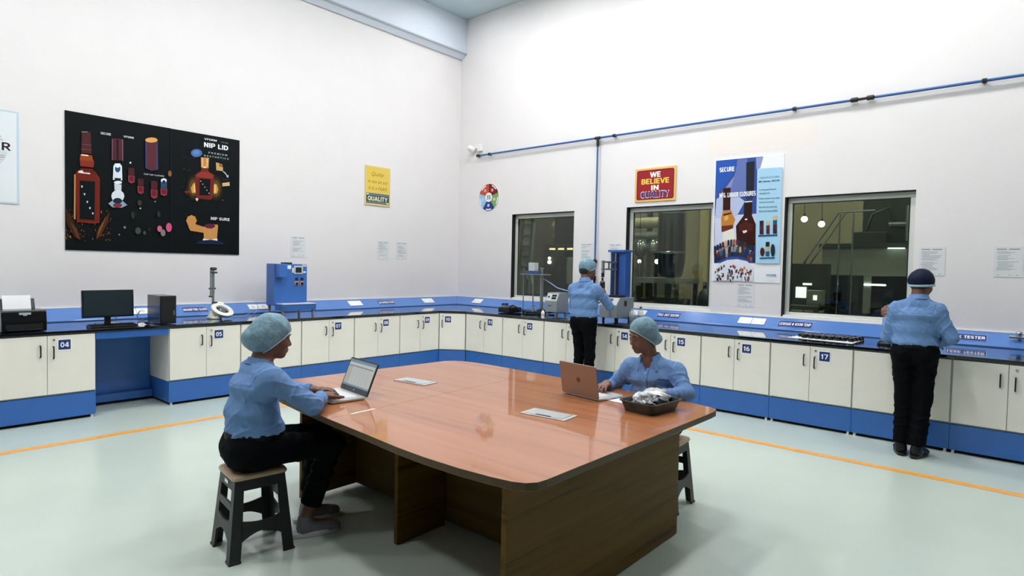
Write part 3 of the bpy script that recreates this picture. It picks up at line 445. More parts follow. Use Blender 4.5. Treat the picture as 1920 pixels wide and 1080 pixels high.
# ------------------------------------------------------------------ flat print on the posters: (ink, outline) or (ink, words, x, z, width, height, bold, slant)
ART_BLACK_A = [('#c08448',[(0.158,0.296),(0.154,0.309),(0.164,0.296),(0.163,0.288)]),('#4a2610',[(0.099,0.293),(0.101,0.311),(0.106,0.293),(0.103,0.283)]),('#5b2f15',[(0.067,0.319),(0.062,0.324),(0.069,0.32),(0.069,0.316)]),('#4a2610',[(0.282,0.304),(0.289,0.321),(0.288,0.305),(0.284,0.295)]),('#a8682f',[(0.341,0.128),(0.335,0.135),(0.343,0.128),(0.344,0.124)]),('#4a2610',[(0.309,0.194),(0.313,0.213),(0.317,0.194),(0.313,0.183)]),('#7a431d',[(0.425,0.122),(0.432,0.138),(0.431,0.122),(0.427,0.112)]),('#c08448',[(0.043,0.203),(0.041,0.211),(0.046,0.203),(0.046,0.198)]),('#4a2610',[(0.354,0.45),(0.364,0.469),(0.361,0.451),(0.355,0.44)]),('#5b2f15',[(0.004,0.437),(0.005,0.452),(0.009,0.438),(0.007,0.429)]),('#a8682f',[(0.364,0.298),(0.36,0.319),(0.372,0.298),(0.37,0.286)]),('#33190a',[(0.364,0.376),(0.358,0.385),(0.368,0.377),(0.368,0.371)]),('#4a2610',[(0.326,0.342),(0.332,0.362),(0.333,0.343),(0.329,0.331)]),('#c08448',[(0.392,0.125),(0.392,0.139),(0.398,0.125),(0.396,0.117)]),('#5b2f15',[(0.437,0.262),(0.443,0.277),(0.443,0.262),(0.44,0.253)]),('#5b2f15',[(0.401,0.226),(0.406,0.243),(0.408,0.226),(0.404,0.216)]),('#a8682f',[(0.158,0.302),(0.156,0.316),(0.164,0.302),(0.162,0.294)]),('#5b2f15',[(0.4,0.376),(0.41,0.388),(0.405,0.376),(0.4,0.369)]),('#7a431d',[(0.216,0.18),(0.22,0.189),(0.219,0.18),(0.217,0.175)]),('#7a431d',[(0.292,0.231),(0.287,0.24),(0.295,0.231),(0.296,0.226)]),('#33190a',[(0.083,0.394),(0.078,0.403),(0.086,0.394),(0.086,0.389)]),('#a8682f',[(0.181,0.182),(0.185,0.191),(0.185,0.182),(0.182,0.176)]),('#c08448',[(0.37,0.427),(0.379,0.433),(0.372,0.427),(0.369,0.423)]),('#33190a',[(0.057,0.446),(0.063,0.458),(0.062,0.446),(0.058,0.439)]),('#5b2f15',[(0.123,0.156),(0.132,0.176),(0.131,0.156),(0.126,0.144)]),('#c08448',[(0.005,0.136),(0.002,0.154),(0.012,0.136),(0.011,0.125)]),('#4a2610',[(0.062,0.222),(0.058,0.235),(0.067,0.222),(0.067,0.214)]),('#a8682f',[(0.053,0.287),(0.052,0.304),(0.06,0.288),(0.058,0.278)]),('#7a431d',[(0.015,0.173),(0.024,0.193),(0.022,0.174),(0.017,0.162)]),('#c08448',[(0.002,0.185),(0.005,0.194),(0.006,0.185),(0.004,0.18)]),('#5b2f15',[(0.054,0.152),(0.051,0.169),(0.06,0.153),(0.059,0.142)]),('#7a431d',[(0.01,0.271),(0.009,0.284),(0.014,0.271),(0.013,0.264)]),('#4a2610',[(0.38,0.387),(0.378,0.408),(0.388,0.388),(0.386,0.375)]),('#4a2610',[(0.073,0.257),(0.076,0.263),(0.076,0.257),(0.074,0.253)]),('#33190a',[(0.35,0.157),(0.352,0.163),(0.353,0.157),(0.352,0.153)]),('#a8682f',[(0.345,0.475),(0.35,0.484),(0.349,0.476),(0.346,0.47)]),('#c08448',[(0.01,0.122),(0.016,0.133),(0.014,0.122),(0.011,0.115)]),('#4a2610',[(0.052,0.221),(0.058,0.241),(0.059,0.222),(0.054,0.211)]),('#7a431d',[(0.044,0.202),(0.051,0.214),(0.049,0.202),(0.045,0.194)]),('#a8682f',[(0.003,0.215),(0.007,0.233),(0.01,0.215),(0.006,0.204)]),('#c08448',[(0.335,0.287),(0.341,0.297),(0.338,0.287),(0.335,0.282)]),('#4a2610',[(0.439,0.262),(0.438,0.279),(0.446,0.262),(0.443,0.252)]),('#4a2610',[(0.079,0.325),(0.086,0.335),(0.082,0.326),(0.079,0.32)]),('#4a2610',[(0.245,0.229),(0.242,0.242),(0.25,0.229),(0.249,0.221)]),('#c08448',[(0.42,0.212),(0.431,0.232),(0.428,0.212),(0.421,0.2)]),('#7a431d',[(0.077,0.407),(0.084,0.42),(0.081,0.407),(0.077,0.399)]),('#a8682f',[(0.403,0.267),(0.412,0.282),(0.409,0.267),(0.404,0.259)]),('#a8682f',[(0.041,0.395),(0.043,0.406),(0.045,0.395),(0.043,0.389)]),('#33190a',[(0.303,0.26),(0.306,0.272),(0.308,0.26),(0.305,0.252)]),('#5b2f15',[(0.392,0.197),(0.395,0.217),(0.4,0.198),(0.396,0.186)]),('#7a431d',[(0.388,0.423),(0.388,0.429),(0.39,0.423),(0.389,0.42)]),('#4a2610',[(0.059,0.338),(0.055,0.35),(0.064,0.339),(0.063,0.332)]),('#a8682f',[(0.085,0.266),(0.079,0.272),(0.087,0.266),(0.088,0.262)]),('#a8682f',[(0.346,0.446),(0.353,0.467),(0.354,0.447),(0.349,0.435)]),('#a8682f',[(0.286,0.238),(0.283,0.256),(0.293,0.239),(0.292,0.228)]),('#33190a',[(0.311,0.213),(0.317,0.23),(0.318,0.213),(0.314,0.203)]),('#c08448',[(0.391,0.318),(0.386,0.325),(0.394,0.319),(0.394,0.314)]),('#c08448',[(0.341,0.456),(0.345,0.473),(0.347,0.457),(0.344,0.447)]),('#4a2610',[(0.336,0.461),(0.337,0.469),(0.338,0.462),(0.337,0.457)]),('#5b2f15',[(0.401,0.138),(0.401,0.15),(0.406,0.138),(0.404,0.131)]),('#33190a',[(0.109,0.218),(0.106,0.232),(0.115,0.218),(0.114,0.21)]),('#c08448',[(0.367,0.184),(0.372,0.201),(0.374,0.184),(0.37,0.174)]),('#a8682f',[(0.112,0.259),(0.112,0.267),(0.115,0.259),(0.114,0.254)]),('#c08448',[(0.414,0.137),(0.423,0.149),(0.418,0.137),(0.414,0.13)]),('#33190a',[(0.261,0.244),(0.258,0.251),(0.264,0.244),(0.264,0.24)]),('#33190a',[(0.085,0.384),(0.095,0.403),(0.091,0.385),(0.086,0.374)]),('#c08448',[(0.015,0.406),(0.025,0.424),(0.021,0.406),(0.016,0.396)]),('#a8682f',[(0.375,0.286),(0.376,0.306),(0.383,0.287),(0.38,0.275)]),('#5b2f15',[(0.036,0.18),(0.041,0.186),(0.038,0.18),(0.036,0.177)]),('#4a2610',[(0.044,0.301),(0.045,0.318),(0.051,0.302),(0.048,0.292)]),('#33190a',[(0.37,0.425),(0.365,0.438),(0.375,0.425),(0.374,0.417)]),('#4a2610',[(0.11,0.296),(0.112,0.313),(0.116,0.296),(0.113,0.286)]),('#4a2610',[(0.282,0.313),(0.28,0.324),(0.286,0.314),(0.286,0.307)]),('#7a431d',[(0.001,0.15),(-0.001,0.163),(0.006,0.15),(0.005,0.142)]),('#4a2610',[(0.023,0.405),(0.026,0.42),(0.028,0.406),(0.026,0.397)]),('#a8682f',[(0.4,0.467),(0.411,0.485),(0.406,0.468),(0.401,0.458)]),('#a8682f',[(0.406,0.395),(0.41,0.405),(0.41,0.395),(0.407,0.389)]),('#5b2f15',[(0.046,0.246),(0.05,0.251),(0.048,0.246),(0.046,0.243)]),('#7a431d',[(0.002,0.221),(0.012,0.241),(0.009,0.222),(0.004,0.21)]),('#a8682f',[(0.332,0.136),(0.337,0.142),(0.334,0.136),(0.332,0.133)]),('#4a2610',[(0.083,0.156),(0.085,0.163),(0.085,0.156),(0.084,0.152)]),('#c08448',[(0.173,0.156),(0.173,0.167),(0.177,0.156),(0.176,0.149)]),('#a8682f',[(0.407,0.199),(0.415,0.213),(0.412,0.2),(0.408,0.192)]),('#7a431d',[(0.401,0.344),(0.398,0.357),(0.406,0.344),(0.405,0.337)]),('#7a431d',[(0.041,0.215),(0.044,0.222),(0.043,0.216),(0.041,0.212)]),('#33190a',[(0.103,0.3),(0.109,0.32),(0.11,0.301),(0.106,0.289)]),('#7a431d',[(0.042,0.371),(0.05,0.377),(0.045,0.371),(0.041,0.367)]),('#c08448',[(0.438,0.131),(0.44,0.14),(0.442,0.131),(0.44,0.126)]),('#c08448',[(0.136,0.183),(0.132,0.196),(0.141,0.184),(0.141,0.176)]),('#5b2f15',[(0.115,0.167),(0.12,0.183),(0.121,0.167),(0.117,0.158)]),('#a8682f',[(0.147,0.228),(0.156,0.245),(0.154,0.228),(0.149,0.218)]),('#33190a',[(0.089,0.457),(0.085,0.467),(0.093,0.458),(0.093,0.452)]),('#33190a',[(0.031,0.212),(0.027,0.222),(0.035,0.212),(0.035,0.206)]),('#5b2f15',[(0.068,0.339),(0.066,0.351),(0.072,0.339),(0.071,0.332)]),('#c08448',[(0.04,0.145),(0.044,0.166),(0.048,0.146),(0.044,0.134)]),('#4a2610',[(0.09,0.138),(0.1,0.158),(0.098,0.138),(0.092,0.126)]),('#5b2f15',[(0.042,0.403),(0.046,0.416),(0.047,0.403),(0.044,0.395)]),('#7a431d',[(0.398,0.473),(0.405,0.486),(0.403,0.473),(0.399,0.465)]),('#4a2610',[(0.293,0.316),(0.299,0.324),(0.297,0.316),(0.294,0.311)]),('#a8682f',[(0.432,0.351),(0.441,0.36),(0.435,0.352),(0.431,0.347)]),('#a8682f',[(0.44,0.384),(0.448,0.398),(0.445,0.385),(0.441,0.377)]),('#7a431d',[(0.039,0.451),(0.043,0.466),(0.045,0.451),(0.042,0.442)]),('#4a2610',[(0.336,0.413),(0.344,0.419),(0.338,0.414),(0.335,0.41)]),('#4a2610',[(0.375,0.37),(0.376,0.379),(0.379,0.37),(0.377,0.365)]),('#c08448',[(0.185,0.109),(0.183,0.117),(0.188,0.109),(0.188,0.104)]),('#7a431d',[(0.344,0.206),(0.343,0.217),(0.349,0.207),(0.348,0.2)]),('#c08448',[(0.278,0.306),(0.281,0.322),(0.284,0.306),(0.281,0.297)]),('#c08448',[(0.047,0.214),(0.045,0.234),(0.054,0.214),(0.052,0.202)]),('#7a431d',[(0.347,0.316),(0.352,0.337),(0.355,0.317),(0.35,0.304)]),('#c08448',[(0.017,0.161),(0.017,0.18),(0.024,0.161),(0.022,0.15)]),('#a8682f',[(0.041,0.357),(0.038,0.372),(0.047,0.357),(0.046,0.348)]),('#a8682f',[(0.223,0.309),(0.219,0.319),(0.226,0.31),(0.226,0.304)]),('#a8682f',[(0.413,0.409),(0.411,0.414),(0.415,0.409),(0.415,0.405)]),('#4a2610',[(0.32,0.329),(0.32,0.348),(0.328,0.329),(0.325,0.317)]),('#5b2f15',[(0.228,0.243),(0.236,0.25),(0.231,0.243),(0.227,0.239)]),('#c08448',[(0.389,0.316),(0.384,0.325),(0.393,0.316),(0.394,0.31)]),('#33190a',[(0.061,0.394),(0.063,0.415),(0.069,0.395),(0.065,0.383)]),('#7a431d',[(0.079,0.396),(0.086,0.405),(0.082,0.397),(0.078,0.392)]),('#7a431d',[(0.433,0.201),(0.444,0.214),(0.438,0.201),(0.433,0.194)]),('#c08448',[(0.036,0.319),(0.033,0.339),(0.043,0.32),(0.041,0.308)]),('#4a2610',[(0.431,0.398),(0.426,0.409),(0.435,0.398),(0.435,0.392)]),('#c08448',[(0.321,0.206),(0.322,0.224),(0.327,0.206),(0.324,0.196)]),('#c08448',[(0.326,0.175),(0.324,0.184),(0.329,0.175),(0.328,0.17)]),('#5b2f15',[(0.108,0.315),(0.113,0.334),(0.115,0.316),(0.111,0.305)]),('#a8682f',[(0.173,0.22),(0.169,0.233),(0.178,0.221),(0.177,0.213)]),('#c08448',[(0.063,0.38),(0.064,0.392),(0.068,0.38),(0.066,0.373)]),('#a8682f',[(0.258,0.134),(0.259,0.153),(0.266,0.134),(0.263,0.123)]),('#33190a',[(0.052,0.378),(0.058,0.399),(0.06,0.379),(0.055,0.367)]),('#7a431d',[(0.434,0.366),(0.445,0.384),(0.441,0.366),(0.435,0.355)]),('#c08448',[(0.069,0.31),(0.076,0.324),(0.074,0.31),(0.07,0.302)]),('#c08448',[(0.01,0.324),(0.011,0.332),(0.013,0.324),(0.011,0.319)]),('#5b2f15',[(0.357,0.149),(0.362,0.166),(0.363,0.15),(0.36,0.14)]),('#4a2610',[(0.408,0.235),(0.405,0.242),(0.411,0.235),(0.411,0.231)]),('#5b2f15',[(0.018,0.162),(0.02,0.177),(0.023,0.163),(0.021,0.154)]),('#7a431d',[(0.104,0.292),(0.106,0.3),(0.107,0.293),(0.106,0.288)]),('#33190a',[(0.378,0.379),(0.384,0.395),(0.384,0.38),(0.38,0.37)]),('#4a2610',[(0.349,0.458),(0.357,0.464),(0.352,0.458),(0.348,0.455)]),('#a8682f',[(0.286,0.324),(0.284,0.338),(0.292,0.325),(0.29,0.316)]),('#7a431d',[(0.051,0.136),(0.054,0.149),(0.055,0.136),(0.053,0.128)]),('#4a2610',[(0.202,0.327),(0.207,0.338),(0.206,0.327),(0.204,0.321)]),('#7a431d',[(0.151,0.157),(0.153,0.174),(0.157,0.157),(0.154,0.147)]),('#5b2f15',[(0.417,0.166),(0.426,0.175),(0.42,0.166),(0.416,0.161)]),('#a8682f',[(0.016,0.342),(0.019,0.359),(0.022,0.343),(0.019,0.333)]),('#7a431d',[(0.051,0.373),(0.048,0.383),(0.055,0.373),(0.054,0.367)]),('#a8682f',[(0.319,0.212),(0.32,0.22),(0.322,0.212),(0.321,0.207)]),('#7a431d',[(0.073,0.17),(0.07,0.18),(0.077,0.17),(0.077,0.164)]),('#c08448',[(0.034,0.15),(0.031,0.163),(0.038,0.151),(0.038,0.143)]),('#a8682f',[(0.342,0.182),(0.345,0.203),(0.35,0.182),(0.347,0.17)]),('#c08448',[(0.399,0.362),(0.4,0.378),(0.406,0.362),(0.403,0.352)]),('#4a2610',[(0.126,0.27),(0.128,0.289),(0.133,0.27),(0.131,0.259)]),('#4a2610',[(0.129,0.146),(0.137,0.16),(0.134,0.147),(0.13,0.138)]),('#4a2610',[(0.005,0.255),(0.008,0.272),(0.011,0.256),(0.008,0.246)]),('#a8682f',[(0.302,0.174),(0.306,0.19),(0.308,0.174),(0.305,0.164)]),('#c08448',[(0.393,0.314),(0.398,0.334),(0.401,0.315),(0.396,0.303)]),('#5b2f15',[(0.015,0.395),(0.011,0.41),(0.02,0.396),(0.019,0.386)]),('#4a2610',[(0.381,0.369),(0.379,0.378),(0.385,0.369),(0.384,0.363)]),('#a8682f',[(0.041,0.287),(0.042,0.299),(0.046,0.287),(0.044,0.28)]),('#a8682f',[(0.089,0.222),(0.095,0.231),(0.092,0.222),(0.089,0.217)]),('#4a2610',[(0.044,0.408),(0.043,0.414),(0.047,0.408),(0.046,0.405)]),('#c08448',[(0.016,0.218),(0.012,0.227),(0.02,0.218),(0.02,0.212)]),('#4a2610',[(0.184,0.22),(0.182,0.232),(0.189,0.221),(0.187,0.214)]),('#5b2f15',[(0.071,0.447),(0.069,0.459),(0.076,0.448),(0.075,0.441)]),('#5b2f15',[(0.419,0.219),(0.423,0.231),(0.423,0.219),(0.42,0.213)]),('#33190a',[(0.072,0.402),(0.07,0.422),(0.08,0.403),(0.078,0.391)]),('#3a2010',[(0.004,0.484),(0.042,0.394),(0.119,0.198),(0.145,0.113),(0.08,0.149),(0.004,0.314)]),('#5c3319',[(0.042,0.317),(0.106,0.244),(0.138,0.121),(0.106,0.143)]),('#4a2813',[(0.429,0.473),(0.415,0.343),(0.332,0.162),(0.291,0.128),(0.298,0.208),(0.36,0.339)]),('#7d4a25',[(0.401,0.423),(0.36,0.291),(0.305,0.153),(0.319,0.257)]),('#7d2a18',[(0.095,0.863),(0.111,0.911),(0.286,0.919),(0.331,0.846),(0.326,0.329),(0.278,0.315),(0.104,0.321),(0.099,0.554)]),('#6b2114',[(0.106,0.88),(0.293,0.889),(0.323,0.829),(0.316,0.336),(0.106,0.329)]),('#c08a4a',[(0.082,0.861),(0.095,0.863),(0.093,0.352),(0.078,0.351)]),('#050d12',[(0.134,0.798),(0.284,0.805),(0.278,0.353),(0.132,0.355)]),('#621e12',[(0.119,0.897),(0.147,0.94),(0.26,0.947),(0.293,0.889)]),('#873021',[(0.135,1.031),(0.277,1.036),(0.269,0.964),(0.141,0.962)]),('#97431d',[(0.141,1.094),(0.253,1.103),(0.269,1.035),(0.135,1.031)]),('#4a2427',[(0.155,1.359),(0.241,1.367),(0.251,1.118),(0.151,1.111)]),('#6d3a35',[(0.155,1.22),(0.247,1.224),(0.248,1.215),(0.155,1.211)]),('#6d3a35',[(0.148,1.165),(0.25,1.168),(0.25,1.159),(0.148,1.155)]),('#f1e4da',[(0.124,0.905),(0.16,0.918),(0.173,0.896),(0.237,0.897),(0.233,0.881),(0.121,0.885)]),('#ffe9c0',[(0.148,1.1),(0.22,1.101),(0.216,1.088),(0.151,1.087)]),('#9aa0a8',[(0.155,1.359),(0.214,1.367),(0.214,1.361),(0.155,1.352)]),('#d9e0e6',[(0.147,0.741),(0.164,0.741),(0.16,0.72),(0.152,0.718)]),('#d9e0e6',[(0.171,0.656),(0.189,0.656),(0.184,0.636),(0.177,0.633)]),('#d9e0e6',[(0.198,0.571),(0.215,0.571),(0.211,0.55),(0.203,0.548)]),('#d9e0e6',[(0.224,0.501),(0.241,0.501),(0.237,0.481),(0.229,0.478)]),('#d9e0e6',[(0.252,0.442),(0.269,0.442),(0.265,0.421),(0.257,0.419)]),('#dfe6ea','SECURE',0.391,1.375,0.103,0.026,0.02,0),('#dfe6ea','VFORM',0.627,1.377,0.107,0.023,0.02,0),('#4f2530',[(0.461,1.335),(0.561,1.344),(0.568,1.086),(0.458,1.078)]),('#251017',[(0.5,1.326),(0.522,1.328),(0.521,1.087),(0.503,1.086)]),('#7a5560',[(0.453,1.326),(0.463,1.327),(0.461,1.077),(0.452,1.077)]),('#7a5560',[(0.558,1.339),(0.57,1.338),(0.571,1.083),(0.561,1.085)]),('#dfe6ee',[(0.469,1.008),(0.486,1.042),(0.535,1.049),(0.557,1.02),(0.561,0.85),(0.463,0.846)]),('#2d4a70',[(0.541,0.985),(0.537,0.964),(0.527,0.947),(0.512,0.939),(0.498,0.943),(0.488,0.957),(0.484,0.978),(0.488,0.999),(0.499,1.016),(0.513,1.023),(0.527,1.02),(0.537,1.006)]),('#e8eef4',[(0.532,1.016),(0.53,1.006),(0.522,0.998),(0.513,0.994),(0.503,0.996),(0.495,1.002),(0.493,1.011),(0.496,1.021),(0.503,1.029),(0.513,1.033),(0.522,1.032),(0.53,1.026)]),('#18222c',[(0.48,0.872),(0.548,0.873),(0.542,0.843),(0.483,0.84)]),('#e8edf2',[(0.558,0.825),(0.552,0.815),(0.536,0.806),(0.515,0.801),(0.494,0.801),(0.479,0.806),(0.473,0.815),(0.479,0.825),(0.494,0.834),(0.515,0.84),(0.536,0.84),(0.552,0.834)]),('#ccd5dd',[(0.477,0.8),(0.553,0.8),(0.55,0.727),(0.48,0.727)]),('#dbe2e9',[(0.582,0.665),(0.572,0.627),(0.547,0.597),(0.513,0.584),(0.48,0.59),(0.455,0.615),(0.446,0.651),(0.455,0.689),(0.48,0.719),(0.514,0.733),(0.548,0.726),(0.573,0.702)]),('#8fa3b8',[(0.415,0.56),(0.464,0.605),(0.563,0.606),(0.613,0.562),(0.556,0.524),(0.457,0.52)]),('#16263f',[(0.559,0.606),(0.552,0.587),(0.535,0.573),(0.51,0.566),(0.487,0.568),(0.469,0.58),(0.463,0.597),(0.469,0.615),(0.487,0.63),(0.511,0.637),(0.535,0.634),(0.552,0.623)]),('#7c3038',[(0.559,0.552),(0.552,0.539),(0.534,0.527),(0.51,0.522),(0.486,0.523),(0.469,0.531),(0.463,0.543),(0.469,0.557),(0.487,0.568),(0.51,0.574),(0.535,0.572),(0.552,0.565)]),('#3f3f63',[(0.808,1.378),(0.947,1.394),(0.951,1.032),(0.873,1.005),(0.808,1.03)]),('#5b2a33',[(0.826,1.365),(0.929,1.377),(0.929,1.034),(0.873,1.013),(0.829,1.033)]),('#e0a25a',[(0.946,1.397),(0.936,1.379),(0.911,1.363),(0.876,1.353),(0.841,1.352),(0.816,1.359),(0.806,1.373),(0.816,1.39),(0.841,1.406),(0.876,1.417),(0.911,1.419),(0.936,1.411)]),('#4a1f28',[(0.625,1.01),(0.689,1.012),(0.689,0.923),(0.625,0.92)]),('#8a3440',[(0.621,0.918),(0.694,0.92),(0.689,0.842),(0.657,0.824),(0.625,0.839)]),('#5e222c',[(0.634,0.91),(0.68,0.909),(0.677,0.855),(0.637,0.855)]),('#4a1f28',[(0.724,0.895),(0.787,0.896),(0.787,0.806),(0.724,0.804)]),('#8a3440',[(0.72,0.802),(0.791,0.803),(0.787,0.724),(0.755,0.706),(0.724,0.722)]),('#5e222c',[(0.733,0.793),(0.778,0.792),(0.775,0.737),(0.736,0.738)]),('#4a1f28',[(0.871,0.883),(0.941,0.884),(0.941,0.78),(0.871,0.777)]),('#8a3440',[(0.867,0.775),(0.946,0.777),(0.942,0.685),(0.906,0.665),(0.871,0.683)]),('#5e222c',[(0.88,0.766),(0.932,0.765),(0.929,0.7),(0.883,0.701)]),('#2d4a6b',[(0.98,0.892),(1.052,0.894),(1.052,0.807),(0.98,0.804)]),('#8a3440',[(0.975,0.802),(1.057,0.804),(1.052,0.727),(1.016,0.709),(0.98,0.724)]),('#5e222c',[(0.989,0.793),(1.043,0.792),(1.04,0.74),(0.993,0.74)]),('#dfe8f0',[(1.05,0.909),(1.046,0.895),(1.033,0.884),(1.016,0.878),(0.999,0.88),(0.986,0.888),(0.982,0.901),(0.986,0.915),(0.999,0.927),(1.016,0.932),(1.033,0.931),(1.046,0.922)]),('#1a2a44',[(1.035,0.89),(1.032,0.88),(1.025,0.872),(1.016,0.868),(1.007,0.869),(1.0,0.876),(0.997,0.886),(1.0,0.896),(1.007,0.905),(1.016,0.909),(1.025,0.907),(1.032,0.9)]),('#eeeeff',[(0.656,1.074),(0.654,1.069),(0.651,1.064),(0.646,1.062),(0.641,1.062),(0.637,1.066),(0.635,1.072),(0.637,1.077),(0.641,1.082),(0.646,1.084),(0.651,1.084),(0.654,1.08)]),('#c8d0d6','FLIP-TOP CLOSURE',0.905,0.957,0.223,0.016,0.02,0),('#3a3a2a',[(0.769,0.601),(0.764,0.579),(0.752,0.565),(0.738,0.564),(0.726,0.576),(0.721,0.597),(0.726,0.619),(0.738,0.633),(0.752,0.634),(0.764,0.622)]),('#2a3326',[(0.692,0.445),(0.688,0.42),(0.678,0.403),(0.665,0.402),(0.655,0.417),(0.651,0.442),(0.655,0.468),(0.665,0.484),(0.678,0.485),(0.688,0.47)]),('#2c3326',[(0.977,0.481),(0.973,0.459),(0.963,0.445),(0.951,0.444),(0.941,0.456),(0.937,0.478),(0.941,0.5),(0.951,0.515),(0.963,0.516),(0.973,0.503)]),('#3b4a42',[(0.76,0.259),(0.753,0.233),(0.737,0.217),(0.717,0.216),(0.701,0.23),(0.695,0.255),(0.701,0.281),(0.717,0.298),(0.737,0.299),(0.753,0.284)]),('#3b4a42',[(0.817,0.237),(0.813,0.223),(0.804,0.214),(0.793,0.214),(0.784,0.222),(0.781,0.235),(0.784,0.249),(0.793,0.258),(0.804,0.259),(0.813,0.251)]),('#d06a80',[(0.996,0.299),(0.991,0.274),(0.977,0.259),(0.959,0.258),(0.945,0.272),(0.94,0.295),(0.945,0.319),(0.959,0.335),(0.977,0.336),(0.991,0.322)]),('#7b7f7b',[(1.035,0.25),(1.03,0.223),(1.016,0.206),(0.998,0.205),(0.984,0.221),(0.979,0.246),(0.984,0.273),(0.998,0.29),(1.016,0.291),(1.03,0.276)]),('#d2567e',[(1.11,0.323),(1.103,0.288),(1.086,0.266),(1.064,0.264),(1.047,0.285),(1.04,0.319),(1.046,0.353),(1.064,0.376),(1.085,0.377),(1.103,0.357)]),('#8a5a38',[(1.107,1.002),(1.103,0.979),(1.092,0.964),(1.078,0.962),(1.067,0.975),(1.063,0.996),(1.067,1.019),(1.078,1.034),(1.092,1.036),(1.103,1.024)]),('#6f8a92',[(0.597,0.29),(0.595,0.282),(0.588,0.276),(0.58,0.275),(0.574,0.28),(0.571,0.289),(0.574,0.298),(0.58,0.303),(0.588,0.304),(0.595,0.299)]),('#6f7a72',[(0.535,0.2),(0.534,0.193),(0.53,0.189),(0.524,0.189),(0.52,0.193),(0.518,0.199),(0.52,0.206),(0.524,0.21),(0.53,0.211),(0.534,0.207)]),('#b0c0b0',[(0.761,0.534),(0.76,0.528),(0.755,0.524),(0.75,0.523),(0.745,0.527),(0.743,0.532),(0.745,0.538),(0.75,0.542),(0.755,0.543),(0.76,0.54)]),('#90a0a0',[(0.926,0.633),(0.924,0.628),(0.92,0.624),(0.914,0.624),(0.909,0.626),(0.908,0.631),(0.909,0.636),(0.914,0.64),(0.92,0.64),(0.924,0.638)]),('#27302c',[(0.862,0.282),(0.86,0.27),(0.854,0.262),(0.846,0.262),(0.84,0.269),(0.838,0.281),(0.84,0.293),(0.846,0.3),(0.854,0.301),(0.86,0.294)])]
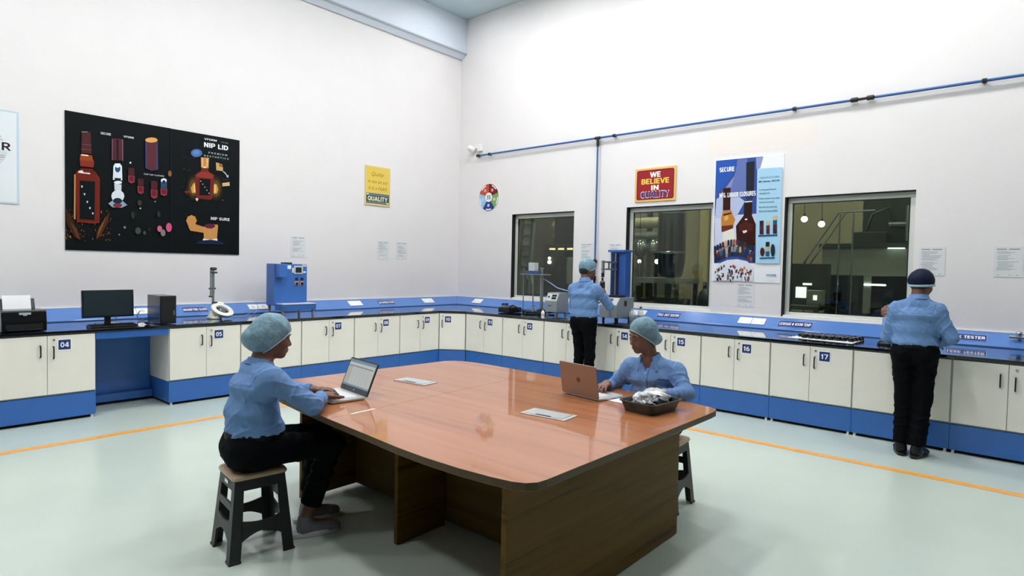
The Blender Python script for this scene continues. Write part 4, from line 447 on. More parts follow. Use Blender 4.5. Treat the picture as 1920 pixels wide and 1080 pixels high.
ART_BLACK_B = [('#e6ebee','VFORM',1.588,1.512,0.158,0.025,0.02,0),('#7f8a90','SECURE',1.77,1.504,0.093,0.013,0.02,0),('#f2f5f6','NIP LID',1.662,1.437,0.314,0.061,0.045,0),('#bcc8cc','P R E M I U M',1.683,1.34,0.242,0.021,0.02,0),('#bcc8cc','A E S T H E T I C S',1.665,1.293,0.32,0.02,0.02,0),('#39342a',[(1.313,1.069),(1.309,1.063),(1.3,1.06),(1.293,1.063),(1.293,1.07),(1.3,1.076),(1.309,1.075)]),('#39342a',[(1.378,1.247),(1.376,1.244),(1.373,1.243),(1.37,1.244),(1.37,1.247),(1.373,1.249),(1.376,1.249)]),('#5d5038',[(1.301,0.826),(1.298,0.82),(1.29,0.818),(1.284,0.821),(1.284,0.827),(1.29,0.831),(1.298,0.831)]),('#2c2a22',[(1.768,0.938),(1.766,0.934),(1.76,0.933),(1.756,0.935),(1.756,0.939),(1.76,0.942),(1.765,0.941)]),('#2c2a22',[(1.286,0.835),(1.284,0.83),(1.278,0.829),(1.273,0.831),(1.273,0.835),(1.278,0.839),(1.284,0.838)]),('#4b4232',[(1.267,0.942),(1.264,0.938),(1.259,0.937),(1.255,0.939),(1.255,0.943),(1.259,0.946),(1.264,0.945)]),('#5d5038',[(1.302,0.756),(1.3,0.752),(1.294,0.75),(1.289,0.752),(1.289,0.757),(1.294,0.76),(1.3,0.76)]),('#4b4232',[(1.393,1.291),(1.391,1.288),(1.389,1.287),(1.386,1.288),(1.386,1.291),(1.389,1.292),(1.391,1.292)]),('#5d5038',[(1.364,0.997),(1.361,0.992),(1.354,0.99),(1.349,0.993),(1.349,0.998),(1.354,1.002),(1.361,1.001)]),('#2c2a22',[(1.358,0.907),(1.355,0.902),(1.347,0.899),(1.341,0.902),(1.341,0.908),(1.347,0.913),(1.355,0.912)]),('#4b4232',[(1.341,0.996),(1.338,0.991),(1.331,0.989),(1.326,0.991),(1.326,0.996),(1.331,1.0),(1.338,1.0)]),('#232a28',[(1.735,0.955),(1.731,0.949),(1.723,0.946),(1.716,0.949),(1.716,0.955),(1.723,0.96),(1.731,0.96)]),('#232a28',[(1.291,1.246),(1.287,1.239),(1.278,1.236),(1.271,1.24),(1.271,1.246),(1.278,1.252),(1.287,1.252)]),('#2c2a22',[(1.263,1.272),(1.259,1.266),(1.252,1.264),(1.246,1.266),(1.246,1.272),(1.252,1.277),(1.259,1.276)]),('#4b4232',[(1.722,1.325),(1.718,1.319),(1.71,1.316),(1.703,1.319),(1.703,1.325),(1.71,1.33),(1.718,1.33)]),('#39342a',[(1.677,1.011),(1.672,1.004),(1.663,1.001),(1.656,1.005),(1.655,1.012),(1.663,1.017),(1.672,1.016)]),('#39342a',[(1.307,0.838),(1.305,0.834),(1.3,0.833),(1.297,0.835),(1.297,0.838),(1.3,0.841),(1.305,0.841)]),('#2c2a22',[(1.649,0.996),(1.646,0.99),(1.638,0.987),(1.631,0.99),(1.631,0.996),(1.638,1.001),(1.646,1.001)]),('#5d5038',[(1.755,1.154),(1.751,1.146),(1.741,1.143),(1.733,1.147),(1.733,1.154),(1.741,1.16),(1.751,1.16)]),('#2c2a22',[(1.256,1.241),(1.253,1.235),(1.245,1.232),(1.239,1.235),(1.239,1.241),(1.245,1.246),(1.253,1.246)]),('#4b4232',[(1.268,1.084),(1.265,1.078),(1.256,1.075),(1.25,1.078),(1.25,1.085),(1.256,1.09),(1.265,1.09)]),('#2c2a22',[(1.655,0.83),(1.653,0.827),(1.649,0.826),(1.645,0.828),(1.645,0.831),(1.649,0.833),(1.653,0.833)]),('#4b4232',[(1.746,1.03),(1.744,1.026),(1.74,1.025),(1.736,1.027),(1.736,1.03),(1.74,1.033),(1.744,1.032)]),('#232a28',[(1.77,1.332),(1.767,1.327),(1.761,1.325),(1.756,1.327),(1.756,1.332),(1.761,1.336),(1.767,1.336)]),('#5d5038',[(1.339,1.233),(1.338,1.23),(1.334,1.229),(1.33,1.23),(1.33,1.233),(1.334,1.236),(1.338,1.236)]),('#2c2a22',[(1.324,0.707),(1.32,0.7),(1.312,0.698),(1.305,0.701),(1.305,0.708),(1.311,0.713),(1.32,0.712)]),('#232a28',[(1.304,0.78),(1.301,0.776),(1.295,0.774),(1.29,0.776),(1.29,0.781),(1.295,0.785),(1.301,0.784)]),('#2c2a22',[(1.278,0.916),(1.276,0.913),(1.272,0.912),(1.269,0.913),(1.269,0.916),(1.272,0.918),(1.276,0.918)]),('#2c2a22',[(1.353,0.701),(1.349,0.695),(1.34,0.692),(1.333,0.696),(1.333,0.703),(1.34,0.708),(1.349,0.707)]),('#2c2a22',[(1.764,1.269),(1.759,1.262),(1.75,1.259),(1.742,1.262),(1.742,1.269),(1.75,1.274),(1.759,1.274)]),('#4b4232',[(1.317,0.897),(1.313,0.889),(1.303,0.886),(1.295,0.89),(1.295,0.898),(1.303,0.904),(1.313,0.903)]),('#232a28',[(1.463,0.643),(1.462,0.64),(1.458,0.639),(1.455,0.641),(1.455,0.644),(1.458,0.646),(1.462,0.646)]),('#5d5038',[(1.513,1.306),(1.51,1.301),(1.503,1.298),(1.497,1.301),(1.497,1.306),(1.503,1.311),(1.51,1.311)]),('#2c2a22',[(1.744,1.141),(1.741,1.136),(1.735,1.135),(1.73,1.137),(1.73,1.141),(1.735,1.145),(1.741,1.145)]),('#39342a',[(1.397,1.25),(1.392,1.243),(1.383,1.24),(1.375,1.243),(1.375,1.251),(1.383,1.256),(1.392,1.256)]),('#2c2a22',[(1.693,0.748),(1.691,0.744),(1.685,0.742),(1.681,0.745),(1.681,0.749),(1.685,0.752),(1.691,0.751)]),('#232a28',[(1.361,0.937),(1.358,0.932),(1.351,0.93),(1.345,0.933),(1.345,0.938),(1.351,0.942),(1.358,0.942)]),('#39342a',[(1.256,0.857),(1.252,0.85),(1.243,0.847),(1.236,0.851),(1.236,0.858),(1.243,0.863),(1.252,0.862)]),('#2c2a22',[(1.741,0.836),(1.737,0.829),(1.727,0.826),(1.719,0.83),(1.719,0.837),(1.727,0.842),(1.737,0.842)]),('#4b4232',[(1.658,1.111),(1.655,1.107),(1.65,1.105),(1.646,1.107),(1.646,1.111),(1.65,1.114),(1.655,1.114)]),('#5d5038',[(1.761,0.731),(1.757,0.724),(1.746,0.721),(1.737,0.725),(1.737,0.733),(1.746,0.739),(1.756,0.738)]),('#5d5038',[(1.652,1.033),(1.65,1.03),(1.645,1.028),(1.641,1.03),(1.641,1.034),(1.645,1.037),(1.65,1.036)]),('#5d5038',[(1.718,1.173),(1.716,1.169),(1.711,1.168),(1.707,1.17),(1.707,1.174),(1.711,1.177),(1.716,1.176)]),('#2c2a22',[(1.351,0.68),(1.349,0.676),(1.344,0.675),(1.34,0.677),(1.34,0.681),(1.344,0.684),(1.349,0.683)]),('#4b4232',[(1.305,0.692),(1.302,0.687),(1.297,0.686),(1.292,0.688),(1.292,0.693),(1.297,0.696),(1.302,0.695)]),('#2c2a22',[(1.66,0.809),(1.658,0.806),(1.653,0.805),(1.649,0.806),(1.649,0.81),(1.653,0.813),(1.658,0.812)]),('#39342a',[(1.339,1.084),(1.336,1.079),(1.329,1.076),(1.323,1.079),(1.323,1.085),(1.329,1.089),(1.336,1.089)]),('#232a28',[(1.656,1.045),(1.652,1.039),(1.643,1.036),(1.635,1.039),(1.635,1.046),(1.642,1.051),(1.652,1.051)]),('#232a28',[(1.252,0.764),(1.249,0.76),(1.244,0.758),(1.239,0.76),(1.239,0.765),(1.244,0.768),(1.249,0.767)]),('#232a28',[(1.39,0.734),(1.388,0.731),(1.383,0.73),(1.38,0.732),(1.38,0.735),(1.383,0.737),(1.388,0.737)]),('#4a70ad',[(1.482,1.321),(1.477,1.3),(1.461,1.281),(1.438,1.266),(1.411,1.258),(1.384,1.258),(1.361,1.266),(1.346,1.28),(1.341,1.299),(1.346,1.32),(1.361,1.339),(1.384,1.354),(1.411,1.362),(1.438,1.362),(1.461,1.355),(1.476,1.34)]),('#6288c0',[(1.452,1.323),(1.446,1.308),(1.429,1.295),(1.406,1.287),(1.384,1.288),(1.368,1.296),(1.362,1.309),(1.367,1.324),(1.384,1.337),(1.406,1.344),(1.429,1.344),(1.445,1.336)]),('#1a160c',[(1.465,0.868),(1.458,0.8),(1.439,0.742),(1.409,0.701),(1.375,0.685),(1.341,0.695),(1.312,0.729),(1.292,0.783),(1.286,0.848),(1.292,0.914),(1.311,0.972),(1.34,1.013),(1.374,1.03),(1.409,1.022),(1.438,0.988),(1.458,0.934)]),('#1a160c',[(1.752,0.892),(1.745,0.823),(1.725,0.763),(1.694,0.721),(1.658,0.704),(1.621,0.714),(1.591,0.749),(1.57,0.804),(1.563,0.871),(1.57,0.939),(1.59,0.999),(1.62,1.041),(1.656,1.059),(1.693,1.05),(1.724,1.015),(1.745,0.96)]),('#33280f',[(1.447,0.866),(1.441,0.812),(1.426,0.765),(1.402,0.733),(1.375,0.719),(1.347,0.727),(1.324,0.755),(1.309,0.798),(1.303,0.85),(1.309,0.903),(1.324,0.949),(1.347,0.982),(1.374,0.996),(1.402,0.989),(1.425,0.962),(1.441,0.918)]),('#33280f',[(1.733,0.89),(1.728,0.835),(1.711,0.787),(1.686,0.753),(1.657,0.739),(1.629,0.747),(1.604,0.776),(1.588,0.82),(1.582,0.873),(1.587,0.928),(1.603,0.975),(1.628,1.009),(1.656,1.023),(1.685,1.016),(1.71,0.988),(1.727,0.944)]),('#59441c',[(1.43,0.864),(1.426,0.822),(1.414,0.786),(1.396,0.761),(1.375,0.751),(1.353,0.756),(1.335,0.778),(1.323,0.811),(1.319,0.851),(1.323,0.893),(1.335,0.929),(1.353,0.954),(1.374,0.965),(1.396,0.959),(1.414,0.938),(1.426,0.905)]),('#59441c',[(1.716,0.888),(1.712,0.845),(1.699,0.808),(1.68,0.782),(1.657,0.771),(1.635,0.777),(1.616,0.799),(1.603,0.833),(1.599,0.875),(1.603,0.917),(1.615,0.954),(1.634,0.98),(1.657,0.991),(1.679,0.986),(1.698,0.964),(1.711,0.93)]),('#c89a50',[(1.37,0.912),(1.407,0.932),(1.408,0.79),(1.355,0.785),(1.34,0.846)]),('#c89a50',[(1.63,0.943),(1.669,0.931),(1.689,0.869),(1.67,0.81),(1.63,0.806)]),('#efc070',[(1.38,0.898),(1.401,0.9),(1.402,0.798),(1.375,0.803)]),('#efc070',[(1.635,0.927),(1.654,0.921),(1.657,0.825),(1.635,0.815)]),('#6f211f',[(1.392,1.025),(1.467,1.09),(1.559,1.094),(1.633,1.056),(1.635,0.943),(1.615,0.748),(1.592,0.717),(1.423,0.721),(1.402,0.758),(1.392,0.915)]),('#8d342c',[(1.407,1.023),(1.467,1.074),(1.552,1.08),(1.619,1.051),(1.619,1.006),(1.407,0.995)]),('#05090b',[(1.449,0.985),(1.586,0.99),(1.579,0.777),(1.447,0.766)]),('#c48a4e',[(1.464,1.263),(1.568,1.271),(1.562,1.134),(1.467,1.129)]),('#e8b878',[(1.476,1.257),(1.494,1.257),(1.492,1.141),(1.476,1.138)]),('#f0c890',[(1.536,1.258),(1.551,1.26),(1.548,1.148),(1.536,1.147)]),('#f2ddb0',[(1.49,1.145),(1.536,1.148),(1.528,1.122),(1.495,1.12)]),('#6f2526',[(1.47,1.127),(1.559,1.132),(1.562,1.086),(1.464,1.081)]),('#b9c4cc',[(1.471,0.952),(1.467,0.945),(1.459,0.944),(1.456,0.951),(1.459,0.958),(1.467,0.959)]),('#b9c4cc',[(1.497,0.916),(1.493,0.909),(1.485,0.908),(1.482,0.914),(1.485,0.921),(1.493,0.922)]),('#b9c4cc',[(1.523,0.879),(1.519,0.872),(1.512,0.871),(1.508,0.877),(1.511,0.885),(1.519,0.886)]),('#b9c4cc',[(1.549,0.842),(1.546,0.835),(1.538,0.834),(1.534,0.841),(1.538,0.848),(1.545,0.849)]),('#b9c4cc',[(1.576,0.805),(1.572,0.798),(1.564,0.797),(1.56,0.803),(1.564,0.811),(1.572,0.812)]),('#caa56c',[(1.656,1.223),(1.7,1.218),(1.697,1.177),(1.748,1.171),(1.748,1.119),(1.661,1.12)]),('#8f6f44',[(1.7,1.218),(1.74,1.212),(1.745,1.175),(1.7,1.181)]),('#cfd6d8',[(1.748,1.122),(1.777,1.107),(1.81,1.065),(1.802,1.058),(1.771,1.096),(1.745,1.112)]),('#cfd6d8',[(1.794,1.053),(1.823,1.08),(1.818,1.04)]),('#d8b888',[(1.739,0.959),(1.836,0.983),(1.84,0.935),(1.743,0.915)]),('#1a2022',[(1.739,1.021),(1.829,1.032),(1.829,0.996),(1.739,0.978)]),('#e8d8c0',[(1.397,0.718),(1.42,0.729),(1.435,0.711),(1.415,0.681)]),('#7a2a2a',[(1.259,0.798),(1.325,0.813),(1.333,0.783),(1.274,0.773)]),('#e3e8ea','NIP SURE',1.715,0.474,0.246,0.039,0.03,0),('#c88d4e',[(1.417,0.431),(1.407,0.413),(1.401,0.397),(1.397,0.377),(1.379,0.371),(1.364,0.363),(1.349,0.351),(1.333,0.361),(1.319,0.367),(1.301,0.37),(1.297,0.389),(1.291,0.405),(1.281,0.421),(1.291,0.439),(1.297,0.456),(1.301,0.475),(1.319,0.481),(1.333,0.489),(1.348,0.501),(1.364,0.492),(1.379,0.486),(1.397,0.483),(1.401,0.463),(1.407,0.448)]),('#c88d4e',[(1.304,0.404),(1.386,0.386),(1.554,0.341),(1.516,0.275),(1.334,0.296),(1.312,0.342)]),('#c98f52',[(1.497,0.354),(1.687,0.39),(1.672,0.211),(1.593,0.183),(1.504,0.202)]),('#5a2236',[(1.503,0.37),(1.554,0.402),(1.64,0.403),(1.659,0.372),(1.601,0.336),(1.539,0.34)]),('#c98f52',[(1.64,0.395),(1.679,0.398),(1.68,0.333),(1.656,0.332)]),('#e8e6e0',[(1.493,0.202),(1.586,0.19),(1.675,0.211),(1.68,0.179),(1.493,0.17)]),('#16223f',[(1.402,0.126),(1.439,0.167),(1.593,0.191),(1.736,0.173),(1.772,0.129)]),('#19262b',[(1.1,1.566),(1.106,1.567),(1.107,-0.004),(1.102,-0.004)])]
